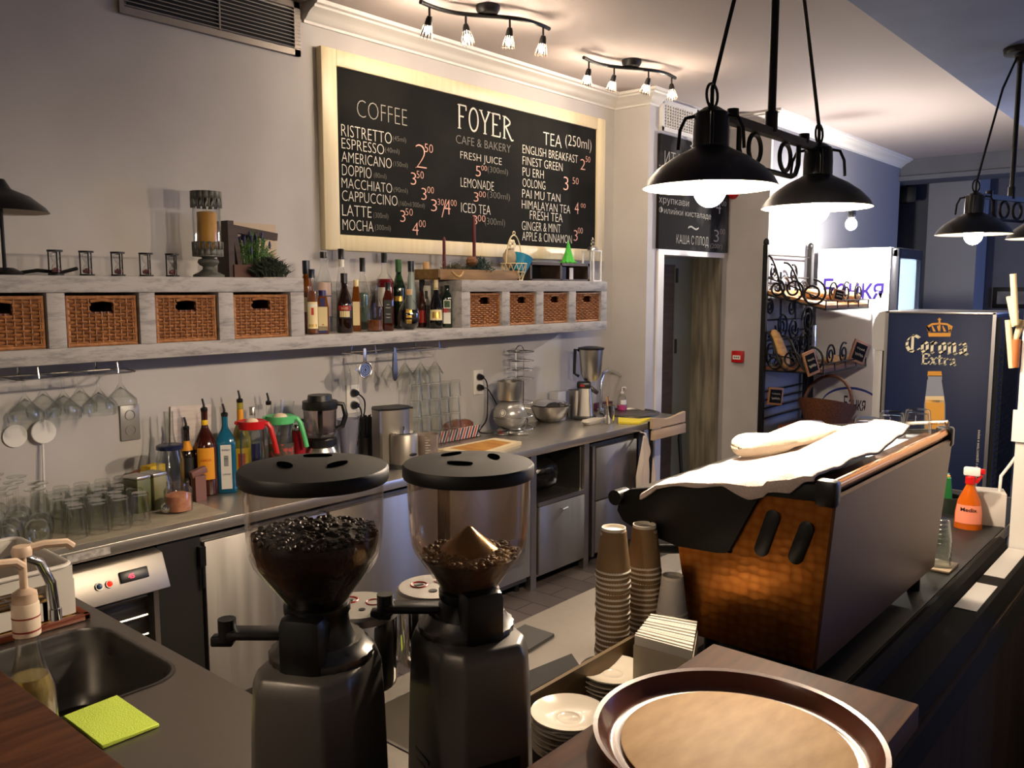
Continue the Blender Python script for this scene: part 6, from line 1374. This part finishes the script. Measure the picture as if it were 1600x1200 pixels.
# ---------------------------------------------------------------- bread rack
RY = 3.02
xL, xR = at(1198, 375, Y=RY).x, at(1267, 380, Y=RY).x; zT = at(1198, 375, Y=RY).z
g = thing('bread_rack', 'black wrought iron bread rack with scrolls and wooden shelves against the wall', 'rack', ((xL+xR)/2, 2.8, 0))
for x in (xL, xR):
    ob('post', MB().bb((x-.02, RY-.02, 0), (x+.02, RY+.02, zT-.04)).ball((x, RY, zT-.02), (.026, .026, .035), 12, 8), IRON, g, w=True)
zs = [at(1200, y, Y=RY).z for y in (398, 433, 446, 500, 519, 532, 545, 611, 624, 637, 652)]
for z in zs[:]+[.45, .3]: ob('crossbar', MB().tube([(xL, RY, z), (xR, RY, z)], .008, 6), IRON, g, w=True)
def spiral(c, r0, turns, a0, sgn, n=36): return [V((c[0]+r0*(1-.78*i/n)*cos(a0+sgn*turns*2*pi*i/n), c[1], c[2]+r0*(1-.78*i/n)*sin(a0+sgn*turns*2*pi*i/n))) for i in range(n+1)]
WO = mat('shelf pine', (186, 132, 82), .55, col2=(160, 106, 62), scale=(4, 20, 20))
WO2 = mat('shelf brown wood', (124, 78, 48), .5, col2=(98, 60, 38), scale=(4, 20, 20))
m = MB(); Wd = xR-xL
for (fx, z, r, a0, s) in ((.1, .92, .05, 0, 1), (.55, .9, .05, 0, 1), (.28, .70, .075, pi, 1), (.6, .66, .085, 0, -1), (.12, .62, .05, pi, 1), (.45, .52, .06, 0, 1), (.8, .60, .1, pi, -1)):
    pass
def sc(px_, py_, r, a0, s, t=1.7): c = at(px_, py_, Y=RY-.02); m.tube(spiral((c.x, c.y, c.z), r*1.35, t, a0, s), .0095, 6)
for a in ((1208, 425, .05, 2, -1), (1240, 428, .06, 2, -1), (1225, 453, .09, 0, 1), (1255, 455, .10, pi, 1), (1203, 480, .05, 2, -1), (1237, 480, .06, 2, -1), (1222, 508, .10, pi, 1), (1240, 513, .08, 0, -1), (1205, 551, .11, 2, -1), (1243, 545, .09, pi, 1), (1255, 535, .07, 0, 1), (1262, 500, .10, pi, -1)): sc(*a)
for x_ in (1220, 1243): c0, c1 = at(x_, 425, Y=RY-.01), at(x_, 560, Y=RY-.01); m.tube([c0, c1], .009, 6)
ob('scrolls', m, IRON, g, w=True)
# shelf one slopes down to the front, shelf two is nearly level
SY = 2.52
a1, f1, f2 = at(1197, 456, Y=RY), at(1283, 480, Y=SY), at(1345, 474, Y=SY)
xs0, xs1 = xL+.02, xR+.08
def shelf_(z0, z1, mm, y1, guard):
    s = ob('shelf', MB().loft([[(x, y, z+dz) for x, y, z in ((xs0, RY, z0), (xs1, RY, z0), (xs1, y1, z1), (xs0, y1, z1))] for dz in (-.012, .012)]), mm, g, w=True)
    mm_ = MB()
    mm_.tube([(xs0, RY, z0-.02), (xs0, y1, z1-.02), (xs1, y1, z1-.02), (xs1, RY, z0-.02)], .010, 6).tube([(xs0, y1, z1+guard), (xs1, y1, z1+guard)], .006, 6)
    for k in range(5): x = xs0+(xs1-xs0)*k/4; mm_.tube([(x, y1, z1-.02), (x, y1, z1+guard)], .006, 6)
    mm_.tube([(xs0, RY, z0+.12), (xs0, (RY+y1)/2, (z0+z1)/2+.09), (xs0, y1, z1+guard)], .006, 6)
    yz = lambda cy, cz, r0, a0, sg, n=36: [V((xs0-.012, cy+r0*(1-.78*i/n)*cos(a0+sg*3.4*pi*i/n), cz+r0*(1-.78*i/n)*sin(a0+sg*3.4*pi*i/n))) for i in range(n+1)]
    for k, (f, r0, sg) in enumerate(((.2, .07, 1), (.48, .10, -1), (.8, .11, 1))):
        yy = RY+(y1-RY)*f; mm_.tube(yz(yy, z0+(z1-z0)*f+r0*.75, r0, pi/2 if sg > 0 else 0, sg), .009, 6)
    for f0, f1, h0 in ((0, .42, .30), (.3, .8, .27)):
        mm_.tube([V((xs0-.012, RY+(y1-RY)*(f0+(f1-f0)*t), z0+(z1-z0)*(f0+(f1-f0)*t)+h0*(1-t)+.05*sin(t*2*pi))) for t in [i/14 for i in range(15)]], .009, 6)
    for k in range(3): mm_.tube(spiral((xs0+.25+k*.3, y1+.04, z1+guard+.06), .095, 1.7, k, 1), .008, 6)
    ob('guard_rail', mm_, IRON, g, w=True)
shelf_(a1.z, f1.z, WO, SY, .05)
a2, f3 = at(1196, 574, Y=RY), at(1270, 583, Y=SY)
shelf_(a2.z, f3.z, WO2, SY, .05)
z1b = f1.z; z0b = a1.z
def onshelf(zz0, zz1, y): return zz0+(zz1-zz0)*(RY-y)/(RY-SY)
# breads
BR = mat('bread crust', (206, 150, 84), .6, col2=(236, 200, 140), scale=(25, 25, 25))
for k, (fx, y, l) in enumerate(((.25, 2.74, .10), (.42, 2.7, .11), (.58, 2.66, .10), (.74, 2.64, .11), (.9, 2.62, .10))):
    z = onshelf(z0b, z1b, y)+.05
    one('bread_roll', blob((xs0+Wd*fx, y, z), (l*.8, .08, .042), 4, .05, k+20, 18, 12), BR, ('bread roll at the left end of the upper rack shelf', 'bread roll second from the left on the upper rack shelf', 'bread roll in the middle of the upper rack shelf', 'bread roll second from the right on the upper rack shelf', 'bread roll at the right end of the upper rack shelf')[k], 'bread', 'bread rolls on the upper rack shelf')
for k, (fx, y) in enumerate(((.62, 2.66), (.76, 2.7), (.9, 2.66))):
    z = onshelf(a2.z, f3.z, y)+.045
    one('bread_roll', blob((xs0+Wd*fx, y, z), (.08, .07, .036), 4, .05, k+40, 18, 12), BR, ('bread roll left of the others on the lower rack shelf', 'bread roll in the middle of the lower rack shelf', 'bread roll nearest the chalk sign on the lower rack shelf')[k], 'bread', 'bread rolls on the lower rack shelf')
b0, b1 = at(1209, 515, Y=2.96), at(1228, 567, Y=2.86)
b1.z = onshelf(a2.z, f3.z, b1.y)+.012
d = b0-b1; m = MB().loft([[tuple(b1+d*t+V((r*cos(a), r*.8*sin(a), 0))) for a in [2*pi*i/14 for i in range(14)]] for t, r in ((0, .03), (.08, .052), (.3, .064), (.6, .06), (.9, .046), (1, .018))])
one('baguette', m, mat('pale crust', (222, 178, 110), .6, col2=(186, 132, 72), scale=(12, 12, 30)), 'pale baguette leaning upright on the lower rack shelf', 'bread')
def sign(px_, py_, Y, w_, h_, tilt, lab):
    c = at(px_, py_, Y=Y); R_ = Matrix.Rotation(-.55, 4, 'Z') @ Matrix.Rotation(tilt, 4, 'Y')
    gg = thing('chalk_sign', lab, 'sign', (c.x, c.y, c.z-h_/2), 0, 'small chalk signs on the bread rack')
    ob('frame', MB().box(c, (w_, .018, h_), m=R_, bev=.003), mat('light frame wood', (168, 118, 72), .55), gg, w=True)
    ob('panel', MB().box(c+R_ @ V((0, -.0095, 0)), (w_*.76, .003, h_*.76), m=R_), BOARD, gg, w=True)
    for k in range(2): ob('chalk_scrawl', MB().tube([c+R_ @ V((w_*(-.28+.56*i/16), -.0125, h_*(.14-.26*k+(.05+.02*k)*sin(i*1.9+k)))) for i in range(17)], .0022+.001*k, 4), CHALKM, gg, w=True)
sign(1342, 550, 2.50, .16, .19, .35, 'chalk sign tilted on the right end of the lower rack shelf')
sign(1267, 567, 2.50, .11, .19, -.35, 'narrow chalk sign leaning on the front of the lower rack shelf')
sign(1211, 619, 2.98, .15, .15, .1, 'small chalk sign hanging on the rack bars below the baguette')
sign(1310, 461, 2.50, .10, .09, .2, 'tiny chalk sign clipped to the upper rack shelf')
# thermos like steel tube on the rack
c0, c1 = at(1271, 508, Y=2.9), at(1269, 575, Y=2.9)
one('steel_tube', MB().tube([c0, V((c1.x, 2.9, onshelf(a2.z, f3.z, 2.9)+.014))], .028, 16), CHROME, 'upright shiny steel tube on the lower rack shelf', 'tube')
# wicker basket on wooden boxes
q = at(1290, 632, Y=2.55)
WBK = mat('brown wicker', (112, 64, 34), .6, col2=(78, 44, 24), scale=(90, 90, 120), lo=.4, hi=.6, bump=.8)
one('wooden_box', MB().bb((xL+.25, 2.25, 0), (xR+.05, 2.98, q.z-.22), .01), mat('red brown wood box', (130, 72, 42), .5, col2=(104, 56, 32), scale=(4, 20, 20)), 'red brown wooden cabinet under the wicker basket at the rack', 'cabinet')
g = thing('wicker_basket', 'large open wicker basket with a hoop handle at the foot of the bread rack', 'basket', (q.x, q.y, q.z-.219))
tl = Matrix.Rotation(radians(14), 4, 'Y')
m = MB().lathe([(0, .02), (.2, .02), (.27, .14), (.30, .2), (.285, .2), (.25, .14), (.18, .035), (0, .035)], (0, 0, .03), 40, tl); bmesh.ops.scale(m.bm, verts=m.bm.verts, vec=(1, .75, 1)); ob('bowl', m, WBK, g)
ob('handle', MB().tube([tl @ V((-.02+.02*sin(pi*k/16), -.2*cos(pi*k/16), .2+.26*sin(pi*k/16))) for k in range(17)], .013, 8), WBK, g)
ob('liner', blob((.09, -.02, .17), (.12, .09, .03), 9, .06, 3), mat('blue white bag', (150, 160, 200), .4), g)
# ---------------------------------------------------------------- white water fridge
FXX = 7.8; p0 = at(1393, 386, X=FXX); y0, zt = p0.y, p0.z
WF = mat('white fridge', (246, 246, 248), .35); PUR = mat('purple print', (44, 28, 112), .6, spec=.2); PURD = mat('dark violet print', (40, 34, 70), .5)
g = thing('drinks_fridge', 'tall white drinks fridge with purple lettering on its side and a lit glass door', 'fridge', (FXX+.35, y0+.32, 0))
ob('cabinet', MB().bb((FXX, y0, .05), (FXX+.7, y0+.64, zt), .01), WF, g, w=True)
ob('kick', MB().bb((FXX+.03, y0+.03, 0), (FXX+.67, y0+.6, .05)), DARK, g, w=True)
dd = ob('door', MB().bb((FXX-.0, y0-.07, .08), (FXX+.05, y0-.002, zt-.005), .02).bb((FXX+.65, y0-.07, .08), (FXX+.7, y0-.002, zt-.005), .02).bb((FXX+.0, y0-.07, zt-.1), (FXX+.7, y0-.002, zt-.005), .02).bb((FXX, y0-.07, .08), (FXX+.7, y0-.002, .2), .02), mat('dark fridge trim', (52, 54, 62), .35), g, w=True)
k = ob('lit_interior', MB().bb((FXX+.05, y0-.03, .2), (FXX+.65, y0-.012, zt-.1)), mat('lit fridge', (235, 245, 255), .4, emit=(206, 230, 255), es=5.0), dd); k.location = -g.location
k = ob('glass_pane', MB().bb((FXX+.05, y0-.062, .2), (FXX+.65, y0-.056, zt-.1)), GL, dd); k.location = -g.location
t = MB()
def onside(px_, py_): return at(px_, py_, X=FXX-.002)
def sidetext(s, pa, pb, h, m_, off=.012):
    a, b = onside(*pa), onside(*pb); t_ = MB(); t_.text(s, a, (0, -1, 0), (0, 0, 1), w=abs(a.y-b.y), h=h, off=off); return t_
a, b = onside(1287, 465), onside(1380, 465)
ob('lettering', sidetext('Банкя', (1286, 467), (1380, 467), onside(1287, 435).z-onside(1287, 467).z, PUR), PUR, g, w=True, smooth=False, fixn=False)
ob('lettering', sidetext('Банкя', (1318, 640), (1352, 640), .13, PURD, .01), PURD, g, w=True, smooth=False, fixn=False)
c = onside(1330, 634); m = MB()
for i in range(16):
    a0, a1 = radians(20+i*9), radians(29+i*9); P = lambda a, r: (FXX-.002, c.y-r*cos(a)*1.15, c.z-.03+r*sin(a)*.75)
    w0 = .025*sin(pi*i/16)+.004; w1 = .025*sin(pi*(i+1)/16)+.004; m.faces([P(a0, .24), P(a1, .24), P(a1, .24+w1), P(a0, .24+w0)], [(0, 1, 2, 3)])
ob('blue_swoosh', m, mat('blue print', (52, 74, 160), .5), g, w=True, smooth=False, fixn=False)
# ---------------------------------------------------------------- blue beer fridge
CX = 5.4; A, B = at(1388, 485, X=CX), at(1554, 489, X=CX); zt = (A.z+B.z)/2; ya, yb = A.y, B.y
NAVY = mat('navy panel', (17, 33, 72), .5, spec=.3); CRM = mat('cream print', (246, 240, 212), .5); GLD = mat('gold print yellow', (226, 160, 56), .5)
g = thing('beer_fridge', 'navy blue beer fridge with a crown, cream lettering and a bottle picture on its side', 'fridge', (CX+.3, (ya+yb)/2, 0))
ob('cabinet', MB().bb((CX, yb, .06), (CX+.6, ya, zt-.012), .004), NAVY, g, w=True)
al = mat('aluminium trim', (188, 188, 190), .3, .9)
ob('trim', MB().bb((CX-.008, yb-.012, .06), (CX+.006, yb+.006, zt)).bb((CX-.008, ya-.006, .06), (CX+.006, ya+.012, zt)).bb((CX-.008, yb-.012, zt-.014), (CX+.61, ya+.012, zt), .003), al, g, w=True)
m = MB().bb((CX+.02, yb-.03, .1), (CX+.58, yb-.004, zt-.03))
for k in range(40): m.bb((CX+.06, yb-.04, .16+k*.033), (CX+.54, yb-.03, .172+k*.033))
for k in range(14): m.bb((CX+.08+k*.034, yb-.044, .15), (CX+.084+k*.034, yb-.04, zt-.1))
ob('condenser_grille', m, DARK, g, w=True)
GD = mat('grey door plastic', (176, 176, 178), .4)
dz = at(1385, 548, X=CX).z
ob('door', MB().prism([(ya+.012, zt), (ya+.05, zt-.01), (ya+.075, zt-.05), (ya+.085, zt-.1), (ya+.085, dz+.02), (ya+.065, dz), (ya+.012, dz)], 'X', CX-.004, CX+.6).bb((CX, ya+.02, .08), (CX+.6, ya+.07, dz), .004), GD, g, w=True)
ob('door_seal', MB().bb((CX-.002, ya+.012, .08), (CX+.02, ya+.022, dz)), BLACK, g, w=True)
XP = CX-.0025
def cp(px_, py_): return at(px_, py_, X=XP)
def ctext(s, x0_, x1_, yb_, yt_, m_, off): a, b, tt_ = cp(x0_, yb_), cp(x1_, yb_), cp(x0_, yt_); t_ = MB(); t_.text(s, a, (0, -1, 0), (0, 0, 1), w=a.y-b.y, h=tt_.z-a.z, off=off); return t_
# blackletter word drawn as broad pen strokes on a unit grid: nib cut at 45 degrees
PEN = {'C': [((.95, .86), (.62, 1.0), (.3, .9), (.1, .62), (.1, .34), (.32, .06), (.68, .02), (.98, .2)), ((.5, .98), (.5, .1))],
       'o': [((.2, .5), (.2, .14), (.5, 0), (.8, .14), (.8, .5), (.5, .64), (.2, .5))],
       'r': [((.25, .62), (.3, .55), (.3, .06), (.45, .0)), ((.3, .48), (.55, .64), (.8, .56))],
       'n': [((.12, .6), (.2, .52), (.2, .02)), ((.2, .46), (.55, .64), (.75, .5), (.75, .06), (.9, 0))],
       'a': [((.2, .56), (.5, .64), (.74, .52), (.74, .06), (.92, 0)), ((.74, .38), (.35, .34), (.18, .16), (.4, 0), (.74, .12))],
       'E': [((.2, 1), (.2, 0)), ((.1, 1), (.9, .98), (.95, .8)), ((.2, .52), (.7, .54)), ((.1, 0), (.9, .02), (.98, .24))],
       'x': [((.12, .62), (.3, .56), (.65, .06), (.88, .02)), ((.85, .64), (.5, .36), (.12, .02))],
       't': [((.4, .9), (.4, .12), (.6, 0), (.8, .08)), ((.1, .62), (.8, .64))]}
def pen(word, x0_, x1_, yb_, yt_, fracs, nib):
    a, b, tt_ = cp(x0_, yb_), cp(x1_, yb_), cp(x0_, yt_); Wt, Ht = a.y-b.y, tt_.z-a.z; t_ = MB(); p = 0; tot = sum(fracs)
    for ch, fr in zip(word, fracs):
        w_ = fr/tot
        for st in PEN[ch]:
            for u, v in zip(st, st[1:]):
                P = [V((XP, a.y-(p+w_*(.06+.88*q_[0]))*Wt, a.z+q_[1]*Ht)) for q_ in (u, v)]; nv = V((0, -nib*.8, nib*.6))
                t_.faces([P[0]-nv, P[0]+nv, P[1]+nv, P[1]-nv], [(0, 1, 2, 3)])
                for q_ in P: t_.faces([q_-nv+V((0, nib*.3, nib*.2)), q_+nv+V((0, nib*.3, nib*.2)), q_+nv-V((0, nib*.3, nib*.2)), q_-nv-V((0, nib*.3, nib*.2))], [(0, 1, 2, 3)])
        p += w_
    return t_
ob('lettering', pen('Corona', 1413, 1513, 549.5, 523, (1.7, 1, .85, 1, 1.1, 1.1), .0096), CRM, g, w=True, smooth=False, fixn=False)
ob('lettering', pen('Extra', 1439, 1494, 568, 552.5, (1.2, 1, .8, .8, 1), .0066), CRM, g, w=True, smooth=False, fixn=False)
m = MB()
def poly(pts, m): m.faces([cp(*p) for p in pts], [tuple(range(len(pts)))])
poly([(1451, 526), (1485, 526), (1486, 520), (1450, 520)], m)
for k in range(5):
    x = 1452+k*8.2; poly([(x-2, 518), (x-5+k*.2, 510), (x-3, 508.5), (x+2, 518)], m)
for s in (-1, 1):
    poly([(1468+s*17, 519), (1468+s*21, 510), (1468+s*12, 505), (1468, 504), (1468, 507), (1468+s*11, 508), (1468+s*17, 512), (1468+s*14, 519)], m)
poly([(1466.5, 504), (1466.5, 500), (1464.5, 499), (1466.5, 498), (1468, 496), (1469.5, 498), (1471.5, 499), (1469.5, 500), (1469.5, 504)], m)
poly([(1466.5, 518), (1466.5, 506), (1469.5, 506), (1469.5, 518)], m)
ob('crown_emblem', m, GLD, g, w=True, smooth=False)
m = MB(); poly([(1449, 593), (1471, 593), (1474, 612), (1477, 632), (1477, 760), (1444, 760), (1444, 632), (1447, 612)], m); ob('bottle_picture', m, mat('bottle print glass', (150, 158, 176), .4), g, w=True, smooth=False)
XP = CX-.0035; m = MB(); poly([(1446, 625), (1475.5, 625), (1475.5, 752), (1445.5, 752)], m); ob('beer_picture', m, mat('bottle print beer', (244, 178, 76), .4), g, w=True, smooth=False)
m = MB(); poly([(1446, 619), (1475, 619), (1475.5, 629), (1446, 629)], m); ob('foam_picture', m, mat('bottle print foam', (250, 226, 178), .4), g, w=True, smooth=False)
m = MB(); poly([(1450, 580), (1471, 580), (1472, 588), (1449, 588)], m); ob('cap_picture', m, GLD, g, w=True, smooth=False)
m = MB(); poly([(1450, 587), (1472, 587), (1472, 594), (1450, 594)], m); ob('neck_picture', m, MATS['bottle print glass'], g, w=True, smooth=False)
a, b = cp(1527, 762), cp(1529, 672); t_ = MB(); t_.text('Консумирайте с удоволствие и мярка', a, (0, 0, 1), (0, 1, 0), w=b.z-a.z, h=.018); ob('small_print', t_, CRM, g, w=True, smooth=False, fixn=False)
# ---------------------------------------------------------------- far end of the bar
q = at(1512, 824, Z=WT+.007); zt = at(1512, 728, X=q.x).z-WT; sc_ = zt/.26
g = thing('spray_bottle', 'orange spray cleaner bottle with red trigger at the far end of the bar', 'bottle', (q.x, q.y, WT+.001), face((q.x, q.y))); g.scale = (sc_*1.0, sc_*.8, sc_)
ORL = mat('orange cleaner', (232, 110, 20), .15, trans=.35)
ob('bottle', MB().lathe([(0, .0), (.05, 0), (.052, .01), (.05, .07), (.042, .12), (.022, .165), (.016, .18), (.016, .19), (0, .19)], (0, 0, 0), 28), ORL, g)
ob('label', MB().lathe([(.0532, .03), (.0526, .07), (.048, .105)], (0, 0, 0), 18, a0=-pi/2-1.1, a1=-pi/2+1.1), mat('orange pink label', (238, 140, 110), .5), g, fixn=False)
rr = .0515; ob('lettering', MB().text('Medix', (0, 0, 0), (1, 0, 0), (0, 0, 1), w=.06, h=.02, map=lambda x, y: V((.0536*sin((x-.03)/rr), -.0536*cos((x-.03)/rr), .08+y*.8)), off=.01), BLACK, g, smooth=False, fixn=False)
ob('trigger_head', MB().lathe([(.019, .188), (.019, .215), (.014, .22), (0, .22)], (0, 0, 0), 20).box((.03, 0, .21), (.012, .014, .04), m=Matrix.Rotation(.5, 4, 'Y'), bev=.003), RED, g)
ob('nozzle', MB().box((.004, 0, .238), (.062, .03, .036), bev=.008), PAPER, g)
ob('nozzle_tip', MB().box((.041, 0, .242), (.02, .02, .02), bev=.003), RED, g)
# nested glass stack on a small board
q = at(1478, 886, Z=WT+.012)
one('coaster_board', MB().box((q.x, q.y+.03, WT+.011), (.12, .11, .010), bev=.002), mat('pale board', (196, 176, 146), .6), 'small pale board under the stack of glasses at the bar end', 'board')
zz = WT+.0165; n = 6; zt = at(1480, 812, X=q.x).z
for k in range(n):
    m = MB().lathe([(.044, 0), (.0455, .004), (.033, .075), (.031, .076), (0, .074), (0, .07), (.03, .072), (.042, .004), (.044, 0)], (0, 0, 0), 28)
    o = ob('glass', m, GLT); o.location = (q.x, q.y+.03, zz+k*(zt-zz-.076)/(n-1)); tag(o, 'top upturned glass of the nested stack at the far end of the bar' if k == n-1 else 'upturned glass nested in the stack at the far end of the bar', 'glass', 'nested glasses at the bar end')
q = at(1545, 818, Z=WT+.001)
g = thing('paper_box', 'white cardboard box with a cable at the far end of the bar', 'box', (q.x, q.y, WT+.001))
zt = at(1545, 766, X=q.x).z-WT
ob('box', MB().box((0, 0, zt/2), (.11, .10, zt), rz=.3, bev=.003), mat('grey white card', (206, 200, 192), .7), g)
ob('cable', MB().tube([(0, -.03, zt), (.01, -.03, zt+.06), (.05, -.05, zt+.10), (.12, -.06, zt+.13)], .006, 6), PAPER, g)
q = at(1487, 795, Z=WT+.03)
g = thing('plant_bundle', 'small bundle of green and orange packets behind the orange spray bottle', 'packets', (q.x+.05, q.y+.03, WT+.001))
for k, c in enumerate(((40, 120, 60), (230, 150, 60), (120, 190, 170), (30, 60, 40))):
    ob('packet', MB().box((-.04+.02*k, .01*k, .085), (.012, .05, .16), m=Matrix.Rotation(-.35+.12*k, 4, 'Y')), mat('packet %d' % k, c, .5), g)
ob('pot', MB().lathe([(0, 0), (.05, 0), (.06, .07), (.055, .07), (.045, .01), (0, .01)], (0, 0, 0), 24), mat('dark pot', (30, 40, 32), .5), g)
q = at(1462, 800, Z=WT+.02)
one('pink_box', MB().box((q.x+.12, q.y+.05, WT+.04), (.12, .08, .075), rz=.2, bev=.003), mat('pink card', (216, 150, 130), .6), 'small pink and white box behind the nested glasses', 'box')
# reed sticks hung on the bar column
g = thing('reed_bundle', 'cream paper sticks hanging beside the pale column at the right edge', 'sticks', at(1584, 560, X=3.46))
SKM = mat('cream stick', (214, 196, 160), .7)
for k, (a, b) in enumerate((((1583, 428), (1587, 508)), ((1577, 463), (1586, 510)), ((1575, 500), (1581, 575)), ((1597, 500), (1585, 535)))):
    ob('stick', MB().tube([at(*a, X=3.46+.012*k), at(*b, X=3.46+.012*k)], .0105, 10), SKM, g, w=True)
c = at(1586, 552, X=3.49); ob('holder', MB().tube([c+V((0, 0, .05)), c+V((0, 0, -.05))], .016, 10), mat('orange brown holder', (170, 100, 50), .6), g, w=True)
ob('bracket', MB().tube([c+V((0, 0, .03)), V((3.52, .6, c.z+.05))], .006, 6), IRON, g, w=True)
a_, b_ = at(1583, 640, X=3.497), at(1590, 690, X=3.497)
one('paper_notes', MB().bb((3.49, .56, b_.z), (3.499, .612, a_.z)), PAPER, 'white paper notes stuck on the edge of the pale column', 'paper')
# ---------------------------------------------------------------- far wall details
def frame_at(x0_, y0_, x1_, y1_, lab, inner):
    a, b = at(x0_, y0_, X=11.98), at(x1_, y1_, X=11.98); gg = thing('picture_frame', lab, 'picture', (12.0, (a.y+b.y)/2, min(a.z, b.z)))
    ob('frame', MB().bb((11.97, b.y, b.z), (11.999, a.y, a.z), .004), BLACKM, gg, w=True); ob('picture', MB().bb((11.966, b.y+.05, b.z+.05), (11.97, a.y-.05, a.z-.05)), inner, gg, w=True)
frame_at(1467, 404, 1482, 440, 'small upright black framed picture on the far grey wall', WALLD)
frame_at(1552, 449, 1612, 482, 'wide black framed photograph on the far wall at the right edge', mat('dark photo', (66, 66, 70), .5, col2=(110, 108, 110), scale=(5, 5, 5)))
a, b = at(1409, 285, X=11.15), at(1432, 313, X=11.15)
g = thing('wall_speaker', 'small dark speaker on a bracket high on the far column', 'speaker', (11.1, (a.y+b.y)/2, b.z))
ob('speaker_box', MB().box((11.08, (a.y+b.y)/2, (a.z+b.z)/2-.05), (.14, .2, .2), rz=.3, bev=.02), BLACKM, g, w=True); ob('bracket', MB().tube([(11.1, a.y-.05, a.z+.05), (11.2, a.y-.05, a.z+.05)], .015, 6).tube([(11.1, a.y-.05, a.z+.06), (11.09, a.y-.1, (a.z+b.z)/2)], .015, 6), IRON, g, w=True)
# ================================================================ camera and colour
cam = bpy.data.cameras.new('camera'); cam.sensor_width = 36; cam.lens = F/1600*36; cam.clip_start = .02
co = bpy.data.objects.new('camera', cam); C.objects.link(co); co.location = (0, 0, CH)
co.rotation_euler = (pi/2-PIT, 0, AZ-pi/2)
SC.camera = co
SC.view_settings.view_transform = 'Standard'; SC.view_settings.look = 'None'; SC.view_settings.exposure = .15; SC.view_settings.gamma = 1; SC.view_settings.use_curve_mapping = False
cy_ = SC.cycles; cy_.max_bounces = 10; cy_.transparent_max_bounces = 40; cy_.transmission_bounces = 8; cy_.glossy_bounces = 4; cy_.diffuse_bounces = 4
cy_.sample_clamp_indirect = 4; cy_.caustics_reflective = False; cy_.caustics_refractive = False; cy_.blur_glossy = 1
cy_.use_denoising = True
